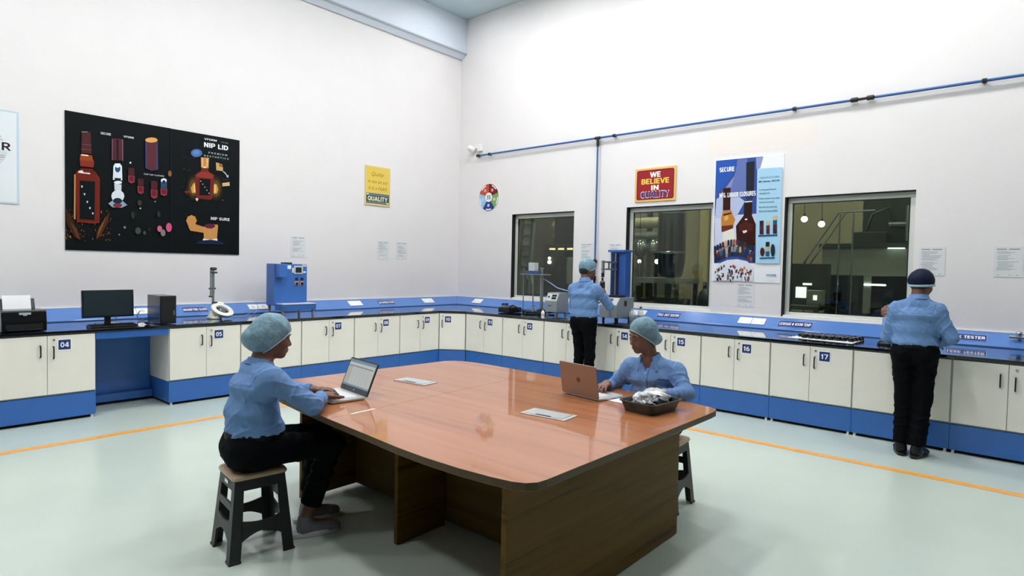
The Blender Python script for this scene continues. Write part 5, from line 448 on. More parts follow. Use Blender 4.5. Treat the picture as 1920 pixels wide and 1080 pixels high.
ART_SECURE = [('#3b4f96',[(0.009,1.629),(0.617,1.624),(0.599,1.478),(0.563,1.466),(0.585,0.251),(0.025,0.245),(0.011,0.681)]),('#8390bd',[(0.257,1.396),(0.42,1.398),(0.428,1.14),(0.101,1.045),(0.023,1.082)]),('#c9cfe4',[(0.014,0.882),(0.572,0.892),(0.578,0.476),(0.024,0.48)]),('#b5c0dd',[(0.031,1.115),(0.264,1.183),(0.415,1.06),(0.315,0.87),(0.016,0.849)]),('#6474b0',[(0.299,1.62),(0.428,1.615),(0.443,1.187),(0.214,1.186),(0.272,1.443)]),('#8d9ac6',[(0.539,1.619),(0.633,1.621),(0.599,1.482),(0.551,1.467)]),('#2a57b0',[(0.009,1.629),(0.258,1.624),(0.298,1.542),(0.224,1.399),(0.029,1.182)]),('#f4f6fa','SECURE',0.162,1.499,0.201,0.062,0.05,0),('#22252f',[(0.417,1.568),(0.525,1.573),(0.526,1.182),(0.426,1.192)]),('#2b3f66',[(0.426,1.192),(0.525,1.19),(0.514,1.054),(0.428,1.059)]),('#2a1512',[(0.407,1.052),(0.511,1.055),(0.514,0.862),(0.405,0.866)]),('#e8e8ea',[(0.415,1.06),(0.511,1.061),(0.511,1.048),(0.415,1.044)]),('#34130f',[(0.405,0.875),(0.514,0.87),(0.565,0.756),(0.571,0.476),(0.329,0.478),(0.308,0.74)]),('#4d1d16',[(0.344,0.755),(0.44,0.8),(0.537,0.749),(0.524,0.669),(0.355,0.673)]),('#e8dcd8',[(0.395,0.672),(0.451,0.684),(0.457,0.658),(0.413,0.639)]),('#e8dcd8',[(0.456,0.822),(0.452,0.815),(0.439,0.812),(0.427,0.816),(0.421,0.824),(0.426,0.832),(0.438,0.834),(0.451,0.831)]),('#381514',[(0.12,1.25),(0.22,1.255),(0.225,0.956),(0.125,0.952)]),('#c0803a',[(0.125,0.944),(0.238,0.955),(0.257,0.897),(0.295,0.83),(0.27,0.741),(0.111,0.745),(0.104,0.845)]),('#6f2f1c',[(0.111,0.745),(0.27,0.757),(0.272,0.7),(0.117,0.662)]),('#e6e2d6',[(0.131,0.662),(0.288,0.716),(0.306,0.511),(0.14,0.496)]),('#e3a755',[(0.141,0.861),(0.191,0.892),(0.209,0.841),(0.16,0.81)]),('#241010',[(0.131,0.902),(0.24,0.922),(0.243,0.906),(0.134,0.881)]),('#f6f7fa','MFG. LIQUOR CLOSURES',0.314,1.157,0.483,0.062,0.05,0),('#1f2b2e',[(0.016,0.464),(0.022,0.477),(0.04,0.477),(0.047,0.463),(0.051,0.346),(0.02,0.346)]),('#44362c',[(0.018,0.399),(0.049,0.399),(0.051,0.346),(0.02,0.346)]),('#1c2540',[(0.053,0.484),(0.059,0.497),(0.077,0.497),(0.084,0.483),(0.088,0.367),(0.057,0.367)]),('#caa27a',[(0.055,0.419),(0.086,0.419),(0.088,0.367),(0.057,0.367)]),('#1f2b2e',[(0.09,0.503),(0.096,0.516),(0.114,0.516),(0.121,0.502),(0.125,0.386),(0.094,0.386)]),('#8a8f96',[(0.092,0.439),(0.123,0.438),(0.125,0.386),(0.094,0.386)]),('#5a2530',[(0.127,0.52),(0.133,0.533),(0.151,0.533),(0.158,0.519),(0.161,0.403),(0.131,0.403)]),('#8a8f96',[(0.129,0.456),(0.16,0.456),(0.161,0.403),(0.131,0.403)]),('#caa27a',[(0.164,0.534),(0.169,0.547),(0.188,0.547),(0.194,0.533),(0.198,0.418),(0.168,0.418)]),('#8a8f96',[(0.166,0.47),(0.196,0.47),(0.198,0.418),(0.168,0.418)]),('#1c2540',[(0.2,0.544),(0.206,0.557),(0.224,0.557),(0.23,0.544),(0.234,0.428),(0.204,0.428)]),('#8a8f96',[(0.202,0.481),(0.233,0.48),(0.234,0.428),(0.204,0.428)]),('#26345a',[(0.237,0.55),(0.242,0.563),(0.26,0.563),(0.267,0.55),(0.271,0.435),(0.241,0.435)]),('#44362c',[(0.239,0.487),(0.269,0.487),(0.271,0.435),(0.241,0.435)]),('#a05a38',[(0.273,0.552),(0.279,0.565),(0.297,0.565),(0.303,0.552),(0.307,0.437),(0.277,0.437)]),('#3a2a30',[(0.275,0.489),(0.305,0.489),(0.307,0.437),(0.277,0.437)]),('#7a3a2a',[(0.31,0.549),(0.315,0.562),(0.333,0.562),(0.339,0.549),(0.343,0.435),(0.314,0.435)]),('#caa27a',[(0.312,0.486),(0.341,0.486),(0.343,0.435),(0.314,0.435)]),('#26345a',[(0.346,0.542),(0.351,0.555),(0.369,0.555),(0.375,0.542),(0.379,0.428),(0.35,0.428)]),('#20314f',[(0.348,0.479),(0.377,0.479),(0.379,0.428),(0.35,0.428)]),('#3a2a30',[(0.382,0.531),(0.388,0.544),(0.405,0.544),(0.411,0.531),(0.415,0.417),(0.386,0.417)]),('#3a2a30',[(0.384,0.468),(0.414,0.468),(0.415,0.417),(0.386,0.417)]),('#44362c',[(0.418,0.516),(0.424,0.529),(0.441,0.529),(0.447,0.516),(0.451,0.403),(0.422,0.403)]),('#a05a38',[(0.42,0.454),(0.45,0.454),(0.451,0.403),(0.422,0.403)]),('#1f2b2e',[(0.454,0.499),(0.46,0.512),(0.477,0.512),(0.483,0.499),(0.487,0.386),(0.458,0.386)]),('#26345a',[(0.457,0.437),(0.485,0.437),(0.487,0.386),(0.458,0.386)]),('#1f2b2e',[(0.49,0.48),(0.496,0.493),(0.513,0.493),(0.519,0.48),(0.523,0.367),(0.494,0.367)]),('#caa27a',[(0.492,0.418),(0.521,0.418),(0.523,0.367),(0.494,0.367)]),('#1c2540',[(0.526,0.46),(0.531,0.473),(0.548,0.473),(0.555,0.46),(0.558,0.347),(0.53,0.347)]),('#7a3a2a',[(0.528,0.398),(0.557,0.398),(0.558,0.347),(0.53,0.347)]),('#1f2b2e',[(0.033,0.371),(0.039,0.385),(0.057,0.385),(0.064,0.371),(0.068,0.254),(0.037,0.254)]),('#1c2540',[(0.035,0.307),(0.066,0.307),(0.068,0.254),(0.037,0.254)]),('#5a2530',[(0.07,0.392),(0.076,0.405),(0.094,0.405),(0.101,0.392),(0.105,0.275),(0.074,0.275)]),('#1c2540',[(0.072,0.327),(0.103,0.328),(0.105,0.275),(0.074,0.275)]),('#3d5a60',[(0.107,0.411),(0.113,0.424),(0.131,0.424),(0.137,0.411),(0.141,0.295),(0.111,0.294)]),('#3a2a30',[(0.109,0.347),(0.14,0.347),(0.141,0.295),(0.111,0.294)]),('#26345a',[(0.144,0.428),(0.149,0.442),(0.168,0.441),(0.174,0.428),(0.178,0.312),(0.147,0.312)]),('#20314f',[(0.146,0.364),(0.176,0.364),(0.178,0.312),(0.147,0.312)]),('#caa27a',[(0.18,0.443),(0.186,0.456),(0.204,0.456),(0.21,0.442),(0.214,0.327),(0.184,0.327)]),('#8a8f96',[(0.182,0.379),(0.213,0.379),(0.214,0.327),(0.184,0.327)]),('#1f2b2e',[(0.217,0.453),(0.222,0.466),(0.24,0.466),(0.247,0.453),(0.251,0.338),(0.221,0.338)]),('#44362c',[(0.219,0.39),(0.249,0.39),(0.251,0.338),(0.221,0.338)]),('#8a8f96',[(0.253,0.46),(0.259,0.473),(0.277,0.473),(0.283,0.459),(0.287,0.345),(0.257,0.344)]),('#1c2540',[(0.255,0.396),(0.285,0.396),(0.287,0.345),(0.257,0.344)]),('#8a8f96',[(0.29,0.462),(0.295,0.475),(0.313,0.475),(0.319,0.461),(0.323,0.347),(0.293,0.347)]),('#20314f',[(0.292,0.398),(0.321,0.398),(0.323,0.347),(0.293,0.347)]),('#3d5a60',[(0.326,0.459),(0.331,0.472),(0.349,0.472),(0.355,0.459),(0.359,0.345),(0.33,0.345)]),('#20314f',[(0.328,0.396),(0.357,0.396),(0.359,0.345),(0.33,0.345)]),('#caa27a',[(0.362,0.452),(0.368,0.465),(0.385,0.465),(0.391,0.452),(0.395,0.338),(0.366,0.338)]),('#44362c',[(0.364,0.389),(0.393,0.389),(0.395,0.338),(0.366,0.338)]),('#26345a',[(0.398,0.441),(0.404,0.454),(0.421,0.454),(0.427,0.441),(0.431,0.328),(0.402,0.328)]),('#26345a',[(0.4,0.379),(0.429,0.379),(0.431,0.328),(0.402,0.328)]),('#26345a',[(0.434,0.427),(0.44,0.44),(0.457,0.44),(0.463,0.427),(0.467,0.314),(0.438,0.314)]),('#20314f',[(0.436,0.365),(0.465,0.365),(0.467,0.314),(0.438,0.314)]),('#26345a',[(0.47,0.41),(0.476,0.423),(0.493,0.423),(0.499,0.41),(0.503,0.297),(0.474,0.297)]),('#7a3a2a',[(0.472,0.348),(0.501,0.348),(0.503,0.297),(0.474,0.297)]),('#26345a',[(0.506,0.391),(0.511,0.404),(0.529,0.404),(0.535,0.391),(0.538,0.279),(0.51,0.278)]),('#a05a38',[(0.508,0.329),(0.537,0.329),(0.538,0.279),(0.51,0.278)]),('#26345a',[(0.542,0.372),(0.547,0.384),(0.564,0.384),(0.57,0.372),(0.574,0.259),(0.545,0.259)]),('#20314f',[(0.544,0.31),(0.572,0.31),(0.574,0.259),(0.545,0.259)]),('#dfe3ee',[(0.039,0.145),(0.094,0.238),(0.21,0.289),(0.343,0.301),(0.473,0.274),(0.539,0.211),(0.561,0.114),(0.554,0.016),(0.04,0.011)]),('#26345a',[(0.209,0.08),(0.232,0.081),(0.233,0.057),(0.21,0.056)]),('#5a2530',[(0.392,0.098),(0.415,0.098),(0.404,0.059),(0.381,0.059)]),('#1c2540',[(0.139,0.142),(0.155,0.142),(0.147,0.105),(0.13,0.105)]),('#c88a4a',[(0.46,0.17),(0.481,0.17),(0.488,0.144),(0.466,0.144)]),('#5a2530',[(0.444,0.072),(0.458,0.072),(0.46,0.032),(0.446,0.032)]),('#8a8f96',[(0.211,0.079),(0.231,0.079),(0.228,0.04),(0.207,0.039)]),('#1f2b2e',[(0.213,0.088),(0.231,0.089),(0.243,0.064),(0.226,0.064)]),('#b03a30',[(0.402,0.133),(0.428,0.134),(0.437,0.1),(0.412,0.099)]),('#1c2540',[(0.497,0.128),(0.518,0.128),(0.53,0.098),(0.51,0.097)]),('#caa27a',[(0.364,0.165),(0.385,0.165),(0.387,0.131),(0.366,0.131)]),('#3d5a60',[(0.287,0.075),(0.312,0.075),(0.303,0.029),(0.278,0.028)]),('#2a6a8a',[(0.389,0.081),(0.407,0.082),(0.417,0.056),(0.399,0.055)]),('#caa27a',[(0.404,0.047),(0.417,0.048),(0.41,0.02),(0.397,0.02)]),('#7a3a2a',[(0.515,0.168),(0.532,0.169),(0.541,0.131),(0.524,0.131)]),('#26345a',[(0.259,0.156),(0.284,0.156),(0.293,0.119),(0.267,0.118)]),('#f0f0f0',[(0.131,0.16),(0.149,0.161),(0.15,0.115),(0.132,0.114)]),('#26345a',[(0.16,0.223),(0.178,0.223),(0.176,0.188),(0.157,0.187)]),('#8a8f96',[(0.464,0.138),(0.483,0.138),(0.485,0.104),(0.466,0.104)]),('#20314f',[(0.047,0.138),(0.063,0.138),(0.057,0.108),(0.041,0.108)]),('#b03a30',[(0.473,0.082),(0.488,0.083),(0.494,0.05),(0.48,0.05)]),('#1c2540',[(0.069,0.047),(0.095,0.048),(0.1,0.008),(0.073,0.008)]),('#7a3a2a',[(0.134,0.079),(0.153,0.079),(0.159,0.055),(0.14,0.054)]),('#3a2a30',[(0.249,0.213),(0.274,0.213),(0.268,0.189),(0.244,0.189)]),('#44362c',[(0.223,0.169),(0.248,0.17),(0.261,0.13),(0.236,0.129)]),('#8a8f96',[(0.385,0.189),(0.408,0.19),(0.406,0.148),(0.383,0.148)]),('#8a8f96',[(0.221,0.125),(0.239,0.125),(0.234,0.085),(0.216,0.085)]),('#a05a38',[(0.117,0.208),(0.138,0.208),(0.152,0.174),(0.13,0.174)]),('#2a6a8a',[(0.478,0.137),(0.502,0.137),(0.511,0.111),(0.487,0.111)]),('#b03a30',[(0.461,0.041),(0.475,0.042),(0.466,0.01),(0.452,0.01)]),('#44362c',[(0.473,0.119),(0.496,0.119),(0.492,0.089),(0.469,0.088)]),('#b03a30',[(0.489,0.119),(0.51,0.12),(0.503,0.079),(0.482,0.079)]),('#3d5a60',[(0.346,0.084),(0.362,0.084),(0.36,0.046),(0.345,0.045)]),('#3d5a60',[(0.449,0.121),(0.469,0.121),(0.472,0.09),(0.453,0.09)]),('#7a3a2a',[(0.264,0.118),(0.29,0.118),(0.293,0.093),(0.267,0.092)]),('#c88a4a',[(0.507,0.121),(0.531,0.121),(0.539,0.098),(0.516,0.098)]),('#5a2530',[(0.354,0.135),(0.371,0.135),(0.379,0.104),(0.362,0.104)]),('#1f2b2e',[(0.107,0.051),(0.132,0.051),(0.14,0.017),(0.116,0.016)]),('#1f2b2e',[(0.233,0.147),(0.255,0.147),(0.264,0.111),(0.242,0.11)]),('#44362c',[(0.283,0.227),(0.296,0.227),(0.297,0.191),(0.283,0.191)]),('#7a3a2a',[(0.067,0.169),(0.09,0.169),(0.099,0.138),(0.077,0.138)]),('#b03a30',[(0.22,0.057),(0.245,0.058),(0.238,0.024),(0.213,0.023)]),('#7a3a2a',[(0.382,0.17),(0.398,0.17),(0.392,0.146),(0.376,0.146)]),('#8a8f96',[(0.309,0.207),(0.33,0.207),(0.326,0.17),(0.306,0.169)]),('#1c2540',[(0.252,0.035),(0.267,0.036),(0.272,-0.002),(0.257,-0.002)]),('#3a2a30',[(0.094,0.185),(0.11,0.185),(0.11,0.139),(0.094,0.139)]),('#3d5a60',[(0.489,0.082),(0.507,0.083),(0.516,0.04),(0.498,0.039)]),('#3d5a60',[(0.077,0.096),(0.093,0.096),(0.1,0.069),(0.083,0.068)]),('#a05a38',[(0.078,0.153),(0.094,0.153),(0.094,0.125),(0.079,0.124)]),('#8a8f96',[(0.245,0.112),(0.266,0.112),(0.264,0.07),(0.242,0.069)]),('#7a3a2a',[(0.095,0.082),(0.12,0.082),(0.123,0.039),(0.098,0.039)]),('#c88a4a',[(0.474,0.111),(0.498,0.111),(0.498,0.082),(0.473,0.081)]),('#b03a30',[(0.287,0.217),(0.313,0.217),(0.321,0.181),(0.295,0.18)]),('#caa27a',[(0.486,0.05),(0.5,0.05),(0.511,0.017),(0.497,0.017)]),('#1c2540',[(0.486,0.044),(0.507,0.045),(0.501,0.019),(0.481,0.019)]),('#3a2a30',[(0.256,0.095),(0.27,0.095),(0.28,0.061),(0.265,0.061)]),('#20314f',[(0.127,0.193),(0.147,0.194),(0.143,0.154),(0.123,0.154)]),('#26345a',[(0.483,0.136),(0.496,0.136),(0.485,0.105),(0.472,0.105)]),('#f0f0f0',[(0.469,0.113),(0.49,0.114),(0.5,0.072),(0.479,0.071)]),('#caa27a',[(0.397,0.183),(0.415,0.183),(0.412,0.141),(0.395,0.141)]),('#b03a30',[(0.431,0.204),(0.445,0.204),(0.451,0.175),(0.436,0.175)]),('#3a2a30',[(0.15,0.11),(0.168,0.11),(0.173,0.065),(0.154,0.064)]),('#20314f',[(0.507,0.152),(0.528,0.152),(0.53,0.125),(0.508,0.125)]),('#5a2530',[(0.329,0.163),(0.353,0.163),(0.345,0.122),(0.321,0.121)]),('#1c2540',[(0.394,0.125),(0.41,0.126),(0.41,0.091),(0.394,0.091)]),('#b03a30',[(0.406,0.176),(0.429,0.176),(0.425,0.142),(0.402,0.141)]),('#a8d2ea',[(0.565,1.469),(0.876,1.461),(0.88,0.247),(0.582,0.247)]),('#5a7f9a','I N N O V A T I O N S',0.722,1.348,0.237,0.022,0.02,0),('#17324a','MFL Closures - VECTOR',0.718,1.3,0.257,0.02,0.03,0),('#1d3c56','Four fully printed PP closures',0.703,1.191,0.21,0.023,0.01,0),('#1d3c56','with digital print',0.666,1.145,0.134,0.023,0.01,0),('#1d3c56','Flexible printing for liquor sealing',0.728,1.079,0.255,0.023,0.01,0),('#1d3c56','closures for wine & spirits',0.697,1.033,0.187,0.024,0.01,0),('#1d3c56','Flat finish and embossing',0.716,0.969,0.221,0.024,0.01,0),('#1d3c56','fitment with closures available',0.72,0.921,0.225,0.023,0.01,0),('#3a1d26',[(0.619,0.797),(0.668,0.799),(0.67,0.737),(0.621,0.739)]),('#4d2833',[(0.621,0.739),(0.67,0.741),(0.672,0.679),(0.622,0.681)]),('#45202c',[(0.622,0.681),(0.672,0.682),(0.674,0.621),(0.624,0.622)]),('#c9b98a',[(0.701,0.788),(0.744,0.79),(0.746,0.733),(0.703,0.734)]),('#5a3038',[(0.703,0.734),(0.746,0.736),(0.748,0.678),(0.705,0.679)]),('#4d2833',[(0.705,0.679),(0.747,0.682),(0.749,0.624),(0.706,0.625)]),('#c9b98a',[(0.783,0.854),(0.831,0.856),(0.833,0.796),(0.785,0.798)]),('#1f5a80',[(0.785,0.798),(0.833,0.799),(0.835,0.74),(0.787,0.741)]),('#4a2a30',[(0.787,0.741),(0.835,0.743),(0.837,0.683),(0.788,0.685)]),('#3d2028',[(0.788,0.685),(0.837,0.687),(0.839,0.627),(0.79,0.628)]),('#1d4f86',[(0.608,0.613),(0.844,0.618),(0.844,0.599),(0.608,0.594)]),('#4a2028',[(0.696,0.395),(0.694,0.371),(0.686,0.351),(0.675,0.34),(0.662,0.34),(0.649,0.351),(0.641,0.371),(0.637,0.396),(0.639,0.42),(0.646,0.44),(0.658,0.451),(0.671,0.451),(0.683,0.44),(0.692,0.42)]),('#20262a',[(0.704,0.522),(0.75,0.525),(0.752,0.461),(0.706,0.462)]),('#c9b98a',[(0.706,0.462),(0.752,0.464),(0.754,0.401),(0.708,0.401)]),('#1f5a80',[(0.708,0.401),(0.754,0.404),(0.756,0.34),(0.71,0.34)]),('#1f2f3a',[(0.823,0.416),(0.822,0.38),(0.815,0.352),(0.805,0.336),(0.793,0.336),(0.781,0.352),(0.773,0.38),(0.769,0.416),(0.77,0.451),(0.777,0.48),(0.787,0.496),(0.799,0.495),(0.811,0.48),(0.819,0.451)]),('#1d4f86',[(0.636,0.322),(0.823,0.329),(0.824,0.314),(0.637,0.306)]),('#3f5f96','VFORM',0.784,0.098,0.123,0.025,0.03,0)]

# ------------------------------------------------------------------ things on the walls
def lay(art, mb, inks, y0, dy=8e-5):
    for e in art:
        y0 -= dy
        if e[0] not in inks: inks.append(e[0])
        mi = inks.index(e[0])
        if isinstance(e[1], str): mb.text(e[1], e[2], e[3], e[4], e[5], y0-.002, mi, bold=e[6], shear=e[7]); y0 -= .0005
        else: mb.sheet(e[1], y0, mi)
    return y0
def printed(art, name, parent, y0):
    mb = MB(); inks = []; lay(art, mb, inks, y0)
    return mb.build(name, [ink(c) for c in inks], parent)
M_board = mat('black_poster_board', '#050b0e', 0.5, noise=0.15, nscale=4, spec=.15)
t = thing('poster', 'wide black poster of whisky bottles and closures reading NIP LID', 'poster', (1.836, YW, 1.697))
MB().box(0, 1.101, -.012, -.001, 0, 1.573).build('board', M_board, t); MB().box(1.103, 1.976, -.0125, -.001, 0, 1.571).build('board', M_board, t)
printed(ART_BLACK_A, 'printed_picture', t, -.0135); printed(ART_BLACK_B, 'printed_picture', t, -.0135)
# the cut-off poster at the left edge
t = thing('poster', 'white poster with pale blue border at the left edge, lettering ending in ER', 'poster', (0.70, YW, 2.172))
MB().box(0, .728, -.010, -.001, 0, .99).build('board', mat('pale_border', '#c3d6e4', .4), t, bevel=.002)
m = MB().sheet([(.018, .018), (.708, .018), (.708, .972), (.018, .972)], -.0102, 0)
m.sheet(circ(.42, .56, .21, 36), -.0104, 1)
for i, (z, hw) in enumerate(((.74, .07), (.715, .12), (.69, .15), (.665, .17), (.50, .19), (.48, .185), (.455, .17), (.43, .15), (.405, .12), (.38, .08))):
    m.box(.42-hw, .42+hw, -.0106, -.01045, z, z+.012, 2 if i % 3 else 4)
m.box(.2, .66, -.0107, -.0105, .555, .66, 0); m.text('ER', .585, .605, .15, .085, -.0109, 3, bold=.03); m.text('FT', .545, .69, .075, .04, -.0109, 5)
m.build('print', [ink('#e6ebee'), ink('#d6dcdf'), ink('#a9b4b8'), ink('#2c1c24'), ink('#d9b9b4'), ink('#7d8a90')], t)
# yellow quality notice
t = thing('sign', 'yellow framed notice reading Quality is not an act it is a Habit', 'sign', (5.868, YW, 2.578))
MB().box(0, .505, -.014, -.001, 0, .65).build('frame', mat('pale_gold_frame', '#dcc888', .35), t, bevel=.003)
m = MB().box(.02, .485, -.0155, -.0145, .215, .625, 0).box(.022, .483, -.0155, -.0145, .035, .2, 1)
for z in (.052, .175): m.box(.03, .475, -.0158, -.0155, z, z+.008, 3)
m.box(.03, .07, -.016, -.0155, .17, .19, 4); m.box(.43, .472, -.016, -.0155, .045, .065, 4)
m.text('QUALITY', .252, .115, .40, .075, -.0162, 2, bold=.045)
m.text('Quality', .25, .51, .25, .085, -.016, 5, shear=.35); m.text('is not an act', .25, .395, .40, .055, -.016, 5, shear=.3); m.text('it is a Habit', .25, .29, .38, .06, -.016, 5, shear=.3)
m.build('print', [ink('#e8c95c'), ink('#40585e'), ink('#f3e9b8'), ink('#a8bcbc'), ink('#eef0ea'), ink('#8c7436')], t)
# red sign
def wall_r(name, label, cat, y, z, group=None): return thing(name, label, cat, (XW, y, z), -PI/2, group)
t = wall_r('sign', 'red and gold sign reading WE BELIEVE IN QUALITY above the middle window', 'sign', 4.57, 2.602)
MB().box(0, .655, -.016, -.001, 0, .492).build('frame', mat('gold_sign_frame', '#e6bd6a', .35), t, bevel=.004)
m = MB().prism(rrect(.03, .625, .03, .462, .03), -.0172, -.0165, 'y', 0)
m.prism(rrect(.04, .615, .04, .452, .026), -.0174, -.0172, 'y', 1); m.prism(rrect(.045, .610, .045, .447, .024), -.0176, -.0174, 'y', 0)
m.text('WE', .328, .39, .17, .078, -.0182, 2, bold=.05); m.text('BELIEVE', .328, .295, .44, .078, -.0182, 3, bold=.045); m.text('IN', .328, .2, .12, .072, -.0182, 2, bold=.05)
m.text('QUALITY', .328, .103, .46, .1, -.0181, 2, bold=.075); m.text('QUALITY', .328, .103, .445, .082, -.0205, 4, bold=.02)
m.build('print', [ink('#9c2a30'), ink('#2a1a20'), ink('#f6f3ea'), ink('#f4d558'), ink('#2b3f9a')], t)
# round 5S disc
t = wall_r('sign', 'round multicoloured disc sign reading 5S near the corner', 'sign', 7.82, 2.612)
m = MB().prism(circ(.254, .251, .252, 40), -.008, -.001, 'y', 0); m.build('disc', mat('white_disc', '#f2f2f0', .4), t)
m = MB()
cs = [(0, 90, 18), (1, 162, 90), (2, 234, 162), (3, 306, 234), (4, 378, 306)]
for mi, a0, a1 in cs: m.prism([(.254, .251)]+circ(.254, .251, .243, 14, R(a1), R(a0)), -.0088, -.0085, 'y', mi)
m.prism(circ(.254, .251, .085, 28), -.0094, -.0090, 'y', 5); m.text('5S', .254, .251, .1, .075, -.0098, 6, bold=.02, shear=.15)
for a, mi in ((54, 7), (126, 7), (198, 8), (270, 8), (342, 8)):
    cx, cz = .254+.15*math.cos(R(a)), .251+.15*math.sin(R(a)); m.box(cx-.03, cx+.022, -.0094, -.0089, cz-.02, cz+.03, mi)
    q = [(.254+r*math.cos(R(a+b)), .251+r*math.sin(R(a+b))) for r, bs in ((.232, (-16, -8, 0, 8, 16)), (.21, (16, 8, 0, -8, -16))) for b in bs]; m.prism(q, -.0094, -.0089, 'y', 5)
m.build('print', [ink('#7c2128'), ink('#c4553a'), ink('#9cc8e2'), ink('#2b3f8c'), ink('#7ea85c'), ink('#f3f4f2'), ink('#26303a'), ink('#e0a8a4'), ink('#c9d6e8')], t)
# tall SECURE poster
t = wall_r('poster', 'tall white poster with bottles and a pale blue column reading SECURE', 'poster', 3.353, 1.47)
MB().box(0, .89, -.008, -.001, 0, 1.635).build('board', mat('poster_white', '#eef0f4', .35), t)
printed(ART_SECURE, 'printed_picture', t, -.0085)
# laminated work instructions
M_sheet = mat('laminated_paper', '#e3e5e6', .22)
def notice(label, loc, rz, wid=.235, hei=.31, seed=0):
    rg = random.Random(seed); t = thing('notice', label, 'notice', loc, rz, 'laminated work instructions on the walls')
    MB().box(0, wid, -.004, -.0008, 0, hei).build('sheet', M_sheet, t)
    m = MB(); m.box(.02, wid*.42, -.0043, -.0041, hei-.03, hei-.02); m.box(wid*.5, wid-.03, -.0043, -.0041, hei-.03, hei-.02)
    z = hei-.05
    while z > .05:
        if rg.random() < .85: m.box(.02+rg.choice((0, .012)), .02+wid*rg.uniform(.3, .8), -.0043, -.0041, z, z+.0035)
        z -= .0105
    for x in (.03, .12, .18): m.box(x, x+.02, -.0043, -.0041, .018, .023)
    m.build('print', ink('#8e9698'), t)
for i, (x, z, lb) in enumerate(((4.585, 1.69, 'laminated notice on the wall above the blue test machine'), (6.135, 1.69, 'left one of the two laminated notices below the yellow sign'), (6.53, 1.69, 'right one of the two laminated notices below the yellow sign'))):
    notice(lb, (x, YW, z), 0, seed=i)
for i, (y, z, lb) in enumerate(((5.53, 1.70, 'laminated notice behind the head of the man with the hairnet'), (5.003, 1.69, 'laminated notice above the blue column of the tester'), (3.012, 1.145, 'laminated notice hanging under the tall SECURE poster'),
                                (1.0, 1.605, 'laminated notice behind the head of the man in the dark cap'), (.352, 1.605, 'laminated notice at the right edge of the picture'))):
    notice(lb, (XW, y, z), -PI/2, seed=10+i)
# compressed-air pipe
M_pipe = mat('blue_air_pipe', '#34629c', .35)
t = thing('air_pipe', 'thin blue compressed air pipe with drop line along the right wall', 'pipe', (0, 0, 0))
PX, PZ = 7.95, 3.632
MB().cyl((PX, 7.80, PZ), (PX, -2.6, PZ), .0155, n=12).build('main_pipe', M_pipe, t, smooth=40)
MB().cyl((PX, 5.222, PZ), (PX, 5.222, 1.50), .0135, n=12).build('drop_pipe', M_pipe, t, smooth=40)
MB().cyl((PX, 7.84, PZ), (PX, 7.78, PZ), .026, n=14).cyl((PX, 7.815, PZ), (XW-.002, 7.815, PZ), .02, n=12).build('end_elbow', M_black, t, smooth=40)
MB().cyl((PX, 5.27, PZ), (PX, 5.18, PZ), .024, n=14).cyl((PX, 5.222, PZ), (PX, 5.222, PZ-.13), .022, n=14).build('tee', M_black, t, smooth=40)
MB().lathe([(.012, -.13), (.028, -.11), (.028, -.05), (.016, -.04), (.016, .04), (.028, .05), (.028, .11), (.012, .13)], 16).build('coupling', M_black, t, loc=(PX, 1.61, PZ), rot=(PI/2, 0, 0), smooth=30)
for y in (7.53, 4.93, 2.35, 0.495, -1.4):
    MB().cyl((PX, y-.02, PZ), (PX, y+.02, PZ), .025, n=12).box(PX+.01, XW-.0015, y-.012, y+.012, PZ-.018, PZ+.006).build('pipe_clip', M_black, t)
for z in (1.72,): MB().cyl((PX, 5.222, z-.03), (PX, 5.222, z+.03), .028, n=12).box(PX+.01, XW-.0015, 5.21, 5.235, z-.015, z+.015).build('pipe_clip', M_black, t)
MB().lathe([(.014, .06), (.026, .05), (.026, -.02), (.018, -.03), (.012, -.09)][::-1], 14).build('valve', M_black, t, loc=(PX, 5.222, 1.44), smooth=30)
# security camera
t = thing('security_camera', 'small white security camera on a junction box near the corner', 'camera', (XW, 7.80, 3.77), -PI/2)
MB().box(-.05, .06, -.05, -.001, -.055, .065).build('junction_box', M_white, t, bevel=.006)
MB().tube([(-.045, -.03, .01), (-.1, -.05, .02), (-.14, -.07, .0)], .014, 10).build('arm', M_white, t, smooth=50)
MB().lathe([(.0, .07), (.035, .068), (.052, .05), (.056, .0), (.056, -.05), (.045, -.055), (.042, -.045), (0, -.045)][::-1], 20).build('body', M_white, t, loc=(-.155, -.09, -.005), rot=(R(62), 0, R(-20)), smooth=40)
q = MB().lathe([(0, -.047), (.036, -.047), (.036, -.052), (0, -.056)][::-1], 20).build('lens', M_black, t, loc=(-.155, -.09, -.005), rot=(R(62), 0, R(-20)), smooth=40)
# steel gas tap on the raceway at the right edge
t = thing('gas_tap', 'small chrome gas tap on the raceway at the right edge', 'tap', (7.885, 0.12, 1.0), -PI/2)
MB().cyl((0, .03, -.02), (0, -.02, .02), .02, n=14).build('stem', M_chrome, t, smooth=40)
MB().cyl((-.075, -.025, .005), (.075, -.025, .005), .016, .012, 14).build('nozzle', M_chrome, t, smooth=40)
MB().ball((0, -.025, .045), (.03, .03, .022)).cyl((0, -.025, .01), (0, -.025, .04), .012, n=10).build('knob', M_chrome, t, smooth=60)

